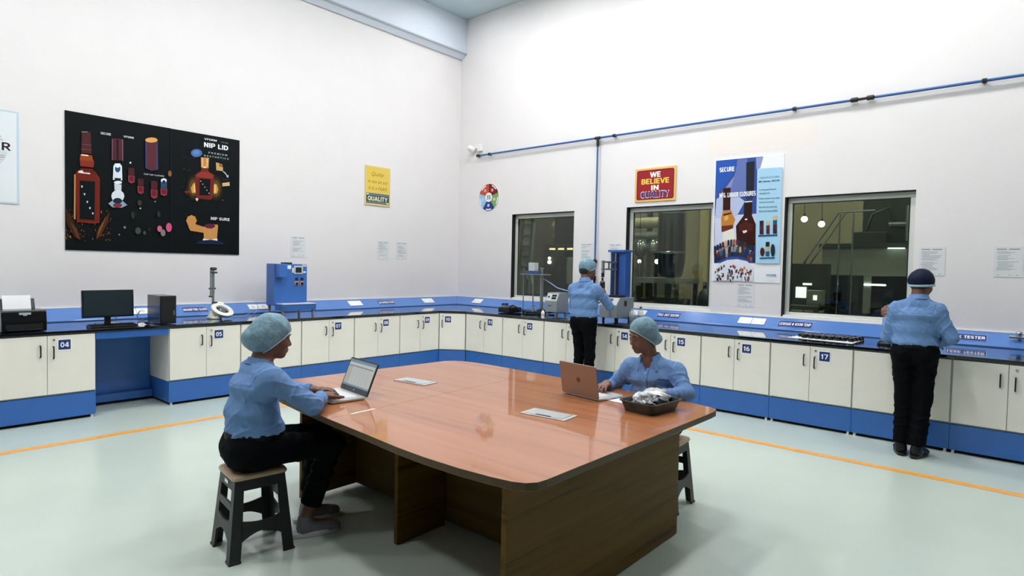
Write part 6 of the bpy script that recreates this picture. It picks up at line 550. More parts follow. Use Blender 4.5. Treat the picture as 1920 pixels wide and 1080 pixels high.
# ------------------------------------------------------------------ conference table
M_top = wood('table_laminate', '#874526', '#b27246', 1, .34, coat=.8, spec=.3)
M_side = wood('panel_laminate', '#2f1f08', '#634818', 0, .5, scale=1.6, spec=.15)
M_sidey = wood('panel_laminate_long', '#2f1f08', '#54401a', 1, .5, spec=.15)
M_edge = mat('table_edge_band', '#4b3a20', .4, spec=.3)
TT = .76
tb = thing('conference_table', 'large red-brown wooden table with curved sides and grommet flaps', 'table')
near = [(1.800, 2.87), (1.768, 2.5), (1.74, 2.2), (1.732, 2.0), (1.738, 1.79), (1.756, 1.62), (1.775, 1.525), (1.80, 1.475), (1.84, 1.447), (1.89, 1.441)]
right = [(3.48, 1.432), (3.55, 1.437), (3.595, 1.455), (3.616, 1.49), (3.645, 1.62), (3.69, 2.05), (3.725, 2.5), (3.748, 2.85), (3.755, 2.985)]
far = [(3.755, 2.985), (3.768, 3.25), (3.776, 3.52), (3.768, 3.68), (3.745, 3.80), (3.70, 3.89), (3.63, 3.935), (3.53, 3.942), (3.3, 3.955), (2.9, 3.985), (2.28, 4.03), (2.09, 4.045), (2.02, 4.03), (1.972, 3.985), (1.925, 3.82), (1.875, 3.5), (1.83, 3.15), (1.800, 2.87)]
def top(poly, nm):
    return MB().prism(poly, TT-.034, TT, 'z').build(nm, [M_top], tb, bevel=.0012, seg=1)
a = [(x, y-(.0015 if y > 2.8 else 0)) for x, y in near]+[(x, y-(.0015 if y > 2.9 else 0)) for x, y in right]
b = [(x, y+(.0015 if y < 3.0 else 0)) for x, y in far]
for poly, nm in ((a, 'tabletop'), (b, 'tabletop')):
    o = top(poly, nm); me = o.data; me.materials.append(M_edge)
    for p in me.polygons: p.material_index = 1 if abs(p.normal.z) < .5 else 0
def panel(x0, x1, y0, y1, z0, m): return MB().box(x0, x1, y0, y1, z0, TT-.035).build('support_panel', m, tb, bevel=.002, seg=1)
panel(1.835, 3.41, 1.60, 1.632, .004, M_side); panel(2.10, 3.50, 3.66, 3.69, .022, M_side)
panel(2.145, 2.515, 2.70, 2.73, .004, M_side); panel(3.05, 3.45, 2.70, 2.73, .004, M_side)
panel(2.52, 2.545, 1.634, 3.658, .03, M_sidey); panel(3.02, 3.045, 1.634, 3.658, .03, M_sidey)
for x, y in ((2.2, 3.675), (3.4, 3.675)): MB().cyl((x, y, 0), (x, y, .022), .02, n=12).build('foot', M_black, tb)
MB().cyl((2.52, 1.6, .70), (2.52, 1.585, .70), .012, n=12).build('screw_cap', M_edge, tb)
# flush steel cable flaps
def flap(P):
    c = [sum(p[i] for p in P)/4 for i in (0, 1)]
    m = MB().prism([(p[0], p[1]) for p in P], TT+.0003, TT+.006, 'z').build('flap_frame', mat('silver_flap', '#d3d6d6', .3, metal=.4), tb, bevel=.0015)
    q = [(c[0]+(p[0]-c[0])*.84, c[1]+(p[1]-c[1])*.84) for p in P]
    MB().prism(q, TT+.0065, TT+.009, 'z').build('flap_lid', mat('silver_flap_lid', '#c9cdcd', .28, metal=.5), m, bevel=.001)
    a, b = Vector(q[0]), Vector(q[1])   # finger slot along the left edge
    u = Vector(P[0]).lerp(Vector(P[3]), .04); v = Vector(P[1]).lerp(Vector(P[2]), .04)
    MB().prism([tuple(Vector(q[0]).lerp(Vector(q[3]), .3)), tuple(Vector(q[0]).lerp(Vector(q[3]), .7)), tuple(Vector(q[0]).lerp(Vector(q[3]), .7)+Vector((.012, 0))), tuple(Vector(q[0]).lerp(Vector(q[3]), .3)+Vector((.012, 0)))], TT+.0092, TT+.0098, 'z').build('slot', M_dark, m)
flap([(2.735, 3.51), (2.872, 3.52), (2.905, 3.22), (2.765, 3.205)]); flap([(2.645, 2.225), (2.795, 2.235), (2.825, 1.945), (2.675, 1.93)])

# ------------------------------------------------------------------ plastic stools
M_pl = mat('dark_green_black_plastic', '#0c100f', .45, noise=.08, nscale=12)
M_seat = mat('tan_plastic_seat', '#b3977a', .38)
def stool(label, loc, rz):
    t = thing('stool', label, 'stool', loc, rz, 'plastic stools')
    ht, hb, H, zs = .133, .172, .46, .432
    def half(z): return hb+(ht-hb)*z/zs
    p = []
    for k, z in enumerate((.433, .446, .456, H)): p.append((z, (ht+.012, ht+.014, ht+.008, ht-.012)[k]))
    m = MB(); rings = []
    for z, h in p:
        rr_ = rrect(-h, h, -h, h, .03, 4); rings.append([(x, y, z) for x, y in rr_])
    n = len(rings[0]); vs = [q for r_ in rings for q in r_]
    fs = [(i*n+k, i*n+(k+1) % n, (i+1)*n+(k+1) % n, (i+1)*n+k) for i in range(3) for k in range(n)]+[tuple(range(n-1, -1, -1)), tuple(range(3*n, 4*n))]
    m.add(vs, fs); m.build('seat', M_seat, t, smooth=50)
    # skirt: four tapered aprons joined into one ring
    m = MB()
    def ring(z0, z1, th=.012, bulge=0):
        ho0, ho1 = half(z0), half(z1); vo = []
        for h, z in ((ho0, z0), (ho1, z1), (ho1-th, z1), (ho0-th, z0)): vo += [(-h, -h, z), (h, -h, z), (h, h, z), (-h, h, z)]
        f = []
        for i in range(4):
            for k in range(4): f.append((i*4+k, i*4+(k+1) % 4, ((i+1) % 4)*4+(k+1) % 4, ((i+1) % 4)*4+k))
        m.add(vo, f)
    ring(.372, .4325); m.build('skirt', M_pl, t, bevel=.003)
    for sx, sy in ((-1, -1), (1, -1), (1, 1), (-1, 1)):
        m = MB(); w0, w1 = .058, .05
        sec = []
        for z, wd in ((0, w0+.006), (.012, w0+.006), (.014, w0), (.12, w0), (.376, w1)):
            h = half(z)+(.004 if z < .013 else 0); th = .012
            sec.append([(sx*h, sy*h, z), (sx*(h-wd), sy*h, z), (sx*(h-wd), sy*(h-th), z), (sx*(h-th), sy*(h-th), z), (sx*(h-th), sy*(h-wd), z), (sx*h, sy*(h-wd), z)])
        n = 6; vs = [q for r_ in sec for q in r_]
        fs = [(i*n+k, i*n+(k+1) % n, (i+1)*n+(k+1) % n, (i+1)*n+k) for i in range(len(sec)-1) for k in range(n)]+[tuple(range(n-1, -1, -1)), tuple(range((len(sec)-1)*n, len(sec)*n))]
        if sx*sy < 0: fs = [f[::-1] for f in fs]
        m.add(vs, fs); m.build('leg', M_pl, t, bevel=.002, seg=1)
    for k in range(4):
        m = MB(); m.M = Matrix.Rotation(k*PI/2, 4, 'Z')
        h = half(.16); N = 10; x1 = h-.05
        up = [(-x1+2*x1*i/N, .215-.018*math.sin(PI*i/N)) for i in range(N+1)]; dn = [(-x1+2*x1*i/N, .105+.04*math.sin(PI*i/N)) for i in range(N+1)]
        for i in range(N):
            vs = [];
            for x, z in (dn[i], dn[i+1], up[i+1], up[i]):
                vs += [(x, -half(z), z), (x, -half(z)+.011, z)]
            m.add(vs, [(0, 2, 4, 6), (7, 5, 3, 1), (0, 1, 3, 2), (6, 4, 5, 7)]+([(0, 6, 7, 1)] if i == 0 else [])+([(2, 3, 5, 4)] if i == N-1 else []))
        m.build('lower_rail', M_pl, t)
    for k in (1, 3):
        m = MB(); m.M = Matrix.Rotation(k*PI/2, 4, 'Z'); h = half(.285)
        m.box(-h+.045, h-.045, -h+.0, -h+.011, .262, .308); m.build('middle_rail', M_pl, t, bevel=.002, seg=1)
    MB().box(-ht-.006, -ht-.0045, -.03, .03, .392, .412).build('sticker', M_white, t)
    return t
stool('dark plastic stool with a tan seat under the seated man', (1.585, 3.285, 0), R(-8))
stool('dark plastic stool with a tan seat behind the table under the woman', (3.79, 1.90, 0), R(4))

# ------------------------------------------------------------------ laptops
def laptop(label, loc, rz, wid, dep, tilt, lid_h, m_lid, m_bezel, m_base, screen_on):
    """local: +x away from the user (towards the hinge), hinge at x=0 running along y"""
    t = thing('laptop', label, 'laptop', loc, rz)
    w2 = wid/2
    MB().prism(rrect(-dep, 0, -w2, w2, .012, 3), .003, .017, 'z').build('base', m_base, t, bevel=.003)
    k = MB().box(-dep*.62, -.03, -w2+.03, w2-.03, .0172, .0178, 0).build('keyboard', [mat('laptop_keys', '#c9cbcb' if screen_on else '#2f3335', .4)], t)
    kk = MB()
    for r_ in range(5):
        for c_ in range(13):
            x = -.04-r_*(dep*.62-.045)/5; y = -w2+.036+c_*(wid-.072)/13
            kk.box(x-.021, x-.003, y+.0015, y+(wid-.072)/13-.0015, .0178, .0195)
    kk.build('keys', [mat('laptop_keycaps', '#dfe0e0' if screen_on else '#3a3e40', .45)], t)['kind'] = 'stuff'
    MB().box(-dep+.012, -dep*.66, -.055, .05, .0171, .0176).build('touchpad', mat('touchpad', '#bfc2c3', .3), t)
    l = MB().prism(rrect(-w2, w2, 0, lid_h, .01, 3), 0, .007, 'x').build('lid', m_lid, t, loc=(.002, 0, .014), rot=(0, tilt, 0), bevel=.002)
    b = MB().prism(rrect(-w2+.002, w2-.002, .003, lid_h-.002, .009, 3), -.0016, -.0002, 'x').build('bezel', m_bezel, l)
    if screen_on:
        s = MB(); s.box(-.0024, -.0018, -w2+.012, w2-.012, .035, lid_h-.012, 0)
        s.box(-.0028, -.0025, -w2+.013, w2-.013, lid_h-.03, lid_h-.013, 1); s.box(-.0028, -.0025, -w2+.03, w2-.013, lid_h-.055, lid_h-.05, 2)
        s.box(-.0028, -.0025, -w2+.013, w2-.013, .036, .046, 1)
        s.box(-.0027, -.00255, w2-.07, w2-.013, .047, lid_h-.056, 3)
        for i in range(1, 14): s.box(-.003, -.0028, -w2+.03, w2-.013, .046+i*.0095, .0466+i*.0095, 2)
        for i in range(1, 7): s.box(-.003, -.0028, -w2+.03+i*(wid-.05)/7, -w2+.0306+i*(wid-.05)/7, .046, lid_h-.056, 2)
        s.build('screen', [mat('screen_sheet', '#6f716f', .3, emit='#d2d6d2', estr=.16), mat('screen_bar', '#56687a', .3, emit='#6d8aa0', estr=.12), mat('screen_line', '#505352', .3, emit='#a9aeac', estr=.05), mat('screen_side', '#666865', .3, emit='#c4c6c0', estr=.15)], l)
        MB().cyl((-.0018, 0, .018), (-.0022, 0, .018), .006, n=16).build('emblem', M_chrome, l)
    else:
        MB().cyl((.0072, 0, lid_h*.5), (.0078, 0, lid_h*.5), .016, n=24).build('emblem', mat('dark_emblem', '#6d5140', .3, metal=.5), l)
    return t
M_silver = mat('silver_laptop_shell', '#c6c8c9', .3, metal=.45)
laptop('open silver laptop with lit screen before the seated man', (2.246, 3.299, TT), R(-7.4), .367, .229, R(22), .218, mat('dark_lid', '#23282b', .35, metal=.3), mat('dark_bezel', '#232d35', .25), M_silver, True)
laptop('open rose-gold laptop turned towards the seated woman', (3.262, 2.225, TT), R(180-9), .325, .235, R(10), .215, mat('rose_gold_shell', '#9a8376', .36, metal=.4), mat('black_bezel', '#101214', .25), M_silver, False)

# ------------------------------------------------------------------ tray with plastic bags, sheet of paper
t = thing('tray', 'dark green-grey plastic tray on the table holding bagged parts', 'tray', (3.278, 1.73, TT), R(-6))
def ringmesh(loops, close_bottom=True, flip=False):
    n = len(loops[0]); vs = [q for l in loops for q in l]
    fs = [(i*n+k, i*n+(k+1) % n, (i+1)*n+(k+1) % n, (i+1)*n+k) for i in range(len(loops)-1) for k in range(n)]
    fs += [tuple(range(n-1, -1, -1)), tuple(range((len(loops)-1)*n, len(loops)*n))]
    return vs, fs
def rr3(a, b, r, z): return [(x, y, z) for x, y in rrect(-a, a, -b, b, r, 5)]
vs, fs = ringmesh([rr3(.137, .100, .03, .001), rr3(.158, .120, .038, .06), rr3(.166, .128, .042, .061), rr3(.166, .128, .042, .066), rr3(.156, .118, .037, .066), rr3(.135, .098, .028, .006)])
M_tray = mat('dark_tray_plastic', '#29332f', .38)
MB().add(vs, fs).build('tub', M_tray, t, smooth=40)
MB().box(-.1, -.02, -.121, -.1195, .02, .04).build('sticker', mat('green_sticker', '#38503a', .5), t, rot=(R(-12), 0, 0), loc=(0, .0, 0))
def bag(label, loc, rz, size, m, seed):
    rg = np.random.RandomState(seed); n, mm = 30, 20; P = []
    ph = rg.uniform(0, 6.28, 9); fr = rg.uniform(2, 9, 9)
    vs = []; 
    for j in range(mm+1):
        p = PI*j/mm
        for i in range(n):
            q = 2*PI*i/n; c, s_ = math.cos(q), math.sin(q)
            w = sum(math.sin(fr[k]*q+ph[k]+p*fr[(k+3) % 9])*.045 for k in range(9))
            cc = abs(c)**.7*(1 if c > 0 else -1); ss = abs(s_)**.7*(1 if s_ > 0 else -1)
            rad = (1+w)*math.sin(p)**.75 if 0 < p < PI else 0
            vs.append((size[0]*rad*cc, size[1]*rad*ss, size[2]*(-math.cos(p)*(1+.6*w)+1)))
    fs = [(j*n+i, j*n+(i+1) % n, (j+1)*n+(i+1) % n, (j+1)*n+i) for j in range(mm) for i in range(n)]
    o = MB().add(vs, fs).build('plastic_bag', m, None, loc, (0, 0, rz), smooth=60)
    tag(o, label, 'bag', 'bagged parts in the tray')
    return o
M_bagd = mat('dark_parts_in_film', '#2b3238', .16, noise=.7, nscale=22, coat=.9, bump=.5, bscale=35)
M_bagc = mat('clear_film', '#c9c8c6', .15, noise=.3, nscale=30, coat=.8, bump=.6, bscale=40)
bag('plastic bag of dark parts at the left end of the tray', (3.205, 1.735, TT+.009), R(20), (.062, .075, .036), M_bagd, 1)
bag('plastic bag of dark parts lying across the middle of the tray', (3.295, 1.685, TT+.009), R(-8), (.062, .042, .040), M_bagd, 2)
bag('clear crumpled plastic bag bulging at the right end of the tray', (3.362, 1.745, TT+.02), R(15), (.078, .085, .046), M_bagc, 3)
bag('clear plastic bag at the back of the tray', (3.27, 1.788, TT+.024), R(-10), (.055, .034, .038), M_bagc, 4)
tag(MB().prism([(3.312, 2.052), (3.312, 1.90), (3.52, 1.915), (3.60, 2.00)][::-1], TT+.0006, TT+.0014, 'z').build('paper_sheet', mat('white_paper', '#eeeeee', .6)), 'white sheet of paper on the table between the laptop and the tray', 'paper')
t = thing('stapler', 'small black stapler lying on the paper beside the tray', 'stapler', (3.425, 1.945, TT+.0016), R(35))
MB().prism([(-.035, 0), (.035, 0), (.035, .006), (-.035, .008)], -.009, .009, 'y').build('base', M_black, t, bevel=.001)
MB().prism([(-.034, .010), (.034, .009), (.036, .018), (.0, .027), (-.03, .024)], -.008, .008, 'y').build('arm', M_black, t, bevel=.002)

# ------------------------------------------------------------------ people: one continuous body surface each, grown from a distance field; clothes are children
class Field:
    def __init__(s, lo, hi, h):
        s.lo = np.array(lo, float); s.h = h; s.n = np.ceil((np.array(hi)-s.lo)/h).astype(int)+1
        s.D = np.full(s.n, 1.0, np.float32)
    def sub(s, lo, hi):
        a = np.clip(np.floor((np.array(lo)-s.lo)/s.h).astype(int), 0, s.n); b = np.clip(np.ceil((np.array(hi)-s.lo)/s.h).astype(int)+1, 0, s.n)
        sl = tuple(slice(a[i], b[i]) for i in range(3))
        g = [(s.lo[i]+s.h*np.arange(a[i], b[i])).astype(np.float32) for i in range(3)]
        return sl, g[0][:, None, None], g[1][None, :, None], g[2][None, None, :]
    def op(s, fn, lo, hi, k, cut=False):
        sl, x, y, z = s.sub(np.array(lo)-k-2*s.h, np.array(hi)+k+2*s.h)
        if 0 in s.D[sl].shape: return
        d = fn(x, y, z); D = s.D[sl]
        if cut: d = -d; D = -D; d, D = -(-d), D   # smooth max(D, -d) = -smin(-D, d)
        if cut:
            d = -d
            if k > 0: hh = np.maximum(k-np.abs(D-d), 0)/k; r = np.minimum(D, d)-hh*hh*k*.25
            else: r = np.minimum(D, d)
            s.D[sl] = -r
        else:
            if k > 0: hh = np.maximum(k-np.abs(D-d), 0)/k; s.D[sl] = np.minimum(D, d)-hh*hh*k*.25
            else: s.D[sl] = np.minimum(D, d)
    def cap(s, a, b, r0, r1=None, k=.02, cut=False, fold=None):
        r1 = r0 if r1 is None else r1; a = np.array(a, float); b = np.array(b, float); d = b-a; L2 = max(float(d@d), 1e-9); R_ = max(r0, r1)
        e = np.cross(d, [.3, .5, .8]); e = e/(np.linalg.norm(e)+1e-9)
        def fn(x, y, z):
            t = np.clip(((x-a[0])*d[0]+(y-a[1])*d[1]+(z-a[2])*d[2])/L2, 0, 1)
            q0, q1, q2 = x-a[0]-t*d[0], y-a[1]-t*d[1], z-a[2]-t*d[2]
            r = r0+(r1-r0)*t
            if fold: r = r+fold[0]*2.2*((1-np.abs(np.sin(PI*fold[1]*t+fold[2]+22*(q0*e[0]+q1*e[1]+q2*e[2]))))**3-.25)*np.sin(PI*np.clip(t*1.1, 0, 1))
            return np.sqrt(q0*q0+q1*q1+q2*q2)-r
        m = R_+(fold[0] if fold else 0)
        s.op(fn, np.minimum(a, b)-m, np.maximum(a, b)+m, k, cut)
    def ell(s, c, r, M=None, k=.02, cut=False):
        c = np.array(c, float); r = np.array(r, float); M = np.eye(3) if M is None else np.array(M); R_ = r.max()
        def fn(x, y, z):
            px, py, pz = x-c[0], y-c[1], z-c[2]
            u = M[0, 0]*px+M[1, 0]*py+M[2, 0]*pz; v = M[0, 1]*px+M[1, 1]*py+M[2, 1]*pz; w_ = M[0, 2]*px+M[1, 2]*py+M[2, 2]*pz
            k0 = np.sqrt((u/r[0])**2+(v/r[1])**2+(w_/r[2])**2); k1 = np.sqrt((u/r[0]**2)**2+(v/r[1]**2)**2+(w_/r[2]**2)**2)+1e-6
            return k0*(k0-1)/k1
        s.op(fn, c-R_, c+R_, k, cut)
    def fc(s, a, b, ax, r0, r1, k=.04, cut=False):     # elliptical cone: r0, r1 = (half width along ax, half depth)
        a = np.array(a, float); b = np.array(b, float); d = b-a; L = np.linalg.norm(d); dh = d/L; ax = np.array(ax, float); ax = ax-dh*(ax@dh); ax /= np.linalg.norm(ax); ay = np.cross(dh, ax)
        R_ = max(max(r0), max(r1)); re = min(min(r0), min(r1))*.6
        def fn(x, y, z):
            px, py, pz = x-a[0], y-a[1], z-a[2]
            tt = (px*dh[0]+py*dh[1]+pz*dh[2])/L; t = np.clip(tt, 0, 1); w_ = (tt-t)*L
            u = px*ax[0]+py*ax[1]+pz*ax[2]; v = px*ay[0]+py*ay[1]+pz*ay[2]
            ra = r0[0]+(r1[0]-r0[0])*t; rb = r0[1]+(r1[1]-r0[1])*t
            q = np.sqrt((u/ra)**2+(v/rb)**2+(w_/re)**2)
            return (q-1)*np.minimum(ra, rb)
        s.op(fn, np.minimum(a, b)-R_, np.maximum(a, b)+R_, k, cut)
    def plane(s, p, n, k=0.0):          # keep the side the normal points to
        n = np.array(n, float); n /= np.linalg.norm(n)
        _, x, y, z = s.sub(s.lo, s.lo+s.h*s.n)
        d = -((x-p[0])*n[0]+(y-p[1])*n[1]+(z-p[2])*n[2]); D = s.D
        s.D = np.maximum(D, d.astype(np.float32))
    def wrinkle(s, amp, waves, band=.03, mask=None):
        idx = np.nonzero(np.abs(s.D) < band); P = [s.lo[i]+s.h*idx[i] for i in range(3)]
        w_ = 0
        for a, kx, ky, kz, ph in waves:
            arg = kx*P[0]+ky*P[1]+kz*P[2]+ph
            arg = arg+1.1*np.sin(.45*arg+9*P[2]+7*P[0]+ph*3); r_ = 1-np.abs(np.sin(arg*.5))
            w_ = w_+a*(r_*r_*r_-.3)*(.55+.45*np.sin(8*P[0]-6*P[1]+5*P[2]+ph*2))
        if mask is not None: w_ = w_*mask(*P)
        s.D[idx] -= (amp*w_).astype(np.float32)
    def relief(s, fn, amt, band=.02):       # push the surface out (amt > 0) where fn(x, y, z) is true
        idx = np.nonzero(np.abs(s.D) < band); P = [s.lo[i]+s.h*idx[i] for i in range(3)]; m = fn(*P)
        s.D[idx] -= (amt*m).astype(np.float32)
    def mesh(s):
        D = s.D; D[0], D[-1] = 1, 1; D[:, 0], D[:, -1] = 1, 1; D[:, :, 0], D[:, :, -1] = 1, 1
        I = D < 0
        c = I[:-1, :-1, :-1].astype(np.uint8)
        for dx in (0, 1):
            for dy in (0, 1):
                for dz in (0, 1):
                    if dx+dy+dz: c = c+I[dx:I.shape[0]-1+dx, dy:I.shape[1]-1+dy, dz:I.shape[2]-1+dz]
        ci = np.argwhere((c > 0) & (c < 8)); ids = np.full(c.shape, -1, np.int32); ids[tuple(ci.T)] = np.arange(len(ci))
        acc = np.zeros((len(ci), 3)); cnt = np.zeros(len(ci))
        corners = [(i, j, k) for i in (0, 1) for j in (0, 1) for k in (0, 1)]
        val = {q: D[ci[:, 0]+q[0], ci[:, 1]+q[1], ci[:, 2]+q[2]].astype(float) for q in corners}
        for q in corners:
            for ax in range(3):
                if q[ax] == 0:
                    q2 = list(q); q2[ax] = 1; q2 = tuple(q2); a, b = val[q], val[q2]; m = (a < 0) != (b < 0)
                    t = np.where(m, a/np.where(m, a-b, 1), 0)
                    for e in range(3): acc[:, e] += np.where(m, q[e]+(t if e == ax else 0), 0)
                    cnt += m
        V = s.lo+s.h*(ci+acc/cnt[:, None]); F = []
        for ax in range(3):
            o = [1, 1, 1]; o[ax] = 0; sl0 = tuple(slice(1, None) if e != ax else slice(0, -1) for e in range(3)); sl1 = tuple(slice(1, None) for e in range(3))
            A = I[tuple(slice(1, -1) if e != ax else slice(0, -1) for e in range(3))]; B = I[tuple(slice(1, -1) if e != ax else slice(1, None) for e in range(3))]
            e = np.argwhere(A != B)
            if len(e) == 0: continue
            sg = A[tuple(e.T)]; b_ = [(ax+1) % 3, (ax+2) % 3]
            base = e.copy(); base[:, b_[0]] += 1; base[:, b_[1]] += 1
            def cell(i, j):
                q = base.copy(); q[:, b_[0]] -= i; q[:, b_[1]] -= j; return ids[tuple(q.T)]
            quad = np.stack([cell(1, 1), cell(0, 1), cell(0, 0), cell(1, 0)], 1)
            quad[~sg] = quad[~sg][:, ::-1]; F.append(quad)
        return V, np.concatenate(F)
class HField(Field):
    def __init__(s, lo, hi, h, k): Field.__init__(s, lo, hi, h); s.k_ = k
    def ell(s, c, r, M=None, k=.02, cut=False): Field.ell(s, c, tuple(v*s.k_ for v in r), M, k*s.k_, cut)
def field_obj(name, f, m, parent, drop_small=True):
    V, F = f.mesh()
    me = bpy.data.meshes.new(name); me.vertices.add(len(V)); me.vertices.foreach_set('co', V.astype(np.float32).ravel())
    me.loops.add(F.size); me.loops.foreach_set('vertex_index', F.astype(np.int32).ravel())
    me.polygons.add(len(F)); me.polygons.foreach_set('loop_start', np.arange(0, F.size, 4, dtype=np.int32)); me.polygons.foreach_set('loop_total', np.full(len(F), 4, np.int32))
    me.update(calc_edges=True); me.validate(); me.shade_smooth(); me.materials.append(m)
    o = bpy.data.objects.new(name, me); COL.objects.link(o); o.parent = parent
    return o
def rotm(yaw, pitch, roll):     # columns: forward, left, up.  pitch > 0 looks down
    return np.array((Matrix.Rotation(yaw, 3, 'Z') @ Matrix.Rotation(pitch, 3, 'Y') @ Matrix.Rotation(roll, 3, 'X')))

M_skin = mat('brown_skin', '#6b4636', .5, noise=.06, nscale=40, sub=.0)
M_skin2 = mat('tan_skin', '#7a5443', .5, noise=.06, nscale=40)
M_hair = mat('black_hair', '#0d0b0b', .45, bump=.4, bscale=300)
M_lip = mat('lips', '#5f342c', .45)
M_eye = mat('dark_lash', '#120c0a', .5)
M_shirt = mat('light_blue_shirt', '#6788b6', .75, noise=.05, nscale=18, bump=.15, bscale=45, spec=.2)
M_cuff = M_shirt
M_trous = mat('navy_black_trousers', '#05070b', .8, noise=.1, nscale=20, bump=.1, bscale=60, spec=.08)
M_net = mat('pale_blue_hairnet', '#7b9cac', .55, noise=.22, nscale=26, bump=.5, bscale=55, alpha=.86, spec=.3)
M_band = mat('hairnet_elastic', '#a3c0cd', .6, bump=.4, bscale=120)
M_cap = mat('navy_cloth_cap', '#0b1730', .7, bump=.25, bscale=60, spec=.2)
M_belt = mat('black_leather_belt', '#060608', .6, spec=.2)
M_shoe = mat('grey_mesh_shoe', '#77747a', .7, bump=.3, bscale=300)
M_sole = mat('white_rubber_sole', '#cfcfd4', .5)
M_bshoe = mat('black_leather_shoe', '#0b0b0c', .35)
M_btn = mat('shirt_button', '#8ea6cc', .4)

class HScale:
    def __init__(s, f, k): s.f = f; s.k_ = k
    def ell(s, c, r, M=None, k=.02, cut=False): s.f.ell(c, tuple(v*s.k_ for v in r), M, k*s.k_, cut)
    def cap(s, a, b, r0, r1=None, k=.02, cut=False): s.f.cap(a, b, r0*s.k_, None if r1 is None else r1*s.k_, k*s.k_, cut)
def head(f, H, M, jaw=1.0, hs=1.0):
    def P(x, y, z): return np.array(H)+M @ np.array([x, y, z])*hs
    f = HScale(f, hs)
    f.ell(P(-.012, 0, .042), (.098, .077, .092), M, .0); f.ell(P(.03, 0, -.03), (.066, .060*jaw, .083), M, .04)
    f.ell(P(.03, 0, -.06), (.055, .052*jaw, .05), M, .03)
    f.ell(P(.070, 0, -.098), (.022, .024, .02), M, .03)
    for s_ in (-1, 1):
        f.ell(P(.062, s_*.038, -.028), (.030, .026, .032), M, .02)                       # cheek
        f.cap(P(.088, s_*.012, .024), P(.078, s_*.05, .022), .012, .009, .014)            # brow
        f.ell(P(.100, s_*.032, .002), (.016, .017, .010), M, .010, cut=True)              # eye socket
        f.ell(P(.083, s_*.032, .0), (.0135, .017, .0125), M, .004)                        # lid over the eyeball
        f.ell(P(.099, s_*.012, -.036), (.011, .009, .008), M, .006)                       # nostril wing
        f.ell(P(-.008, s_*.078, -.004), (.021, .011, .032), rotm(0, 0, 0) if M is None else M @ rotm(-s_*.25, .15, 0), .006)   # ear
        f.ell(P(-.002, s_*.086, -.004), (.010, .007, .017), M, .006, cut=True)
    f.cap(P(.090, 0, .014), P(.108, 0, -.026), .0085, .0115, .012)                         # nose
    f.ell(P(.109, 0, -.031), (.012, .012, .010), M, .008)
    f.ell(P(.090, 0, -.062), (.015, .025, .009), M, .010); f.ell(P(.088, 0, -.075), (.015, .021, .010), M, .010)   # lips
    f.cap(P(.100, -.022, -.0685), P(.100, .022, -.0685), .0022, None, .004, cut=True)
def hand(f, W, u, n, curl, side, spread=.10, thumb=.5, k=.006):
    """u: towards the fingers, n: out of the palm, side: +1 when the thumb lies at u x n"""
    W = np.array(W, float); u = np.array(u, float); u /= np.linalg.norm(u); n = np.array(n, float); n -= u*(n@u); n /= np.linalg.norm(n); t = np.cross(u, n)*side
    f.fc(W-u*.015, W+u*.05, t, (.026, .020), (.036, .014), .02); f.fc(W+u*.045, W+u*.082, t, (.038, .013), (.040, .011), .015)
    for i, (o, L) in enumerate(((.030, .074), (.0105, .083), (-.0095, .078), (-.0285, .062))):
        p = W+u*(.085-.004*abs(i-1))+t*o; a = spread*(1-i*.7)
        d = u*math.cos(a)+t*math.sin(a); ang = 0; c = curl[i] if isinstance(curl, (list, tuple)) else curl
        for sgm, (fr, cc, r0, r1) in enumerate(((.45, .8, .0092, .0086), (.31, 1.1, .0086, .0078), (.24, .7, .0078, .0066))):
            ang += c*cc; e = d*math.cos(ang)+n*math.sin(ang); q = p+e*L*fr; f.cap(p, q, r0, r1, k if sgm == 0 else .002); p = q
    p = W+u*.02+t*.026+n*.004; a = .75
    for L, aa, r0, r1 in ((.042, a, .0145, .0115), (.032, a-.35*thumb, .0108, .0098), (.026, a-.7*thumb, .0096, .0078)):
        e = u*math.cos(aa)+t*math.sin(aa); e = e*math.cos(.35*thumb)+n*math.sin(.35*thumb); q = p+e*L; f.cap(p, q, r0, r1, .008); p = q

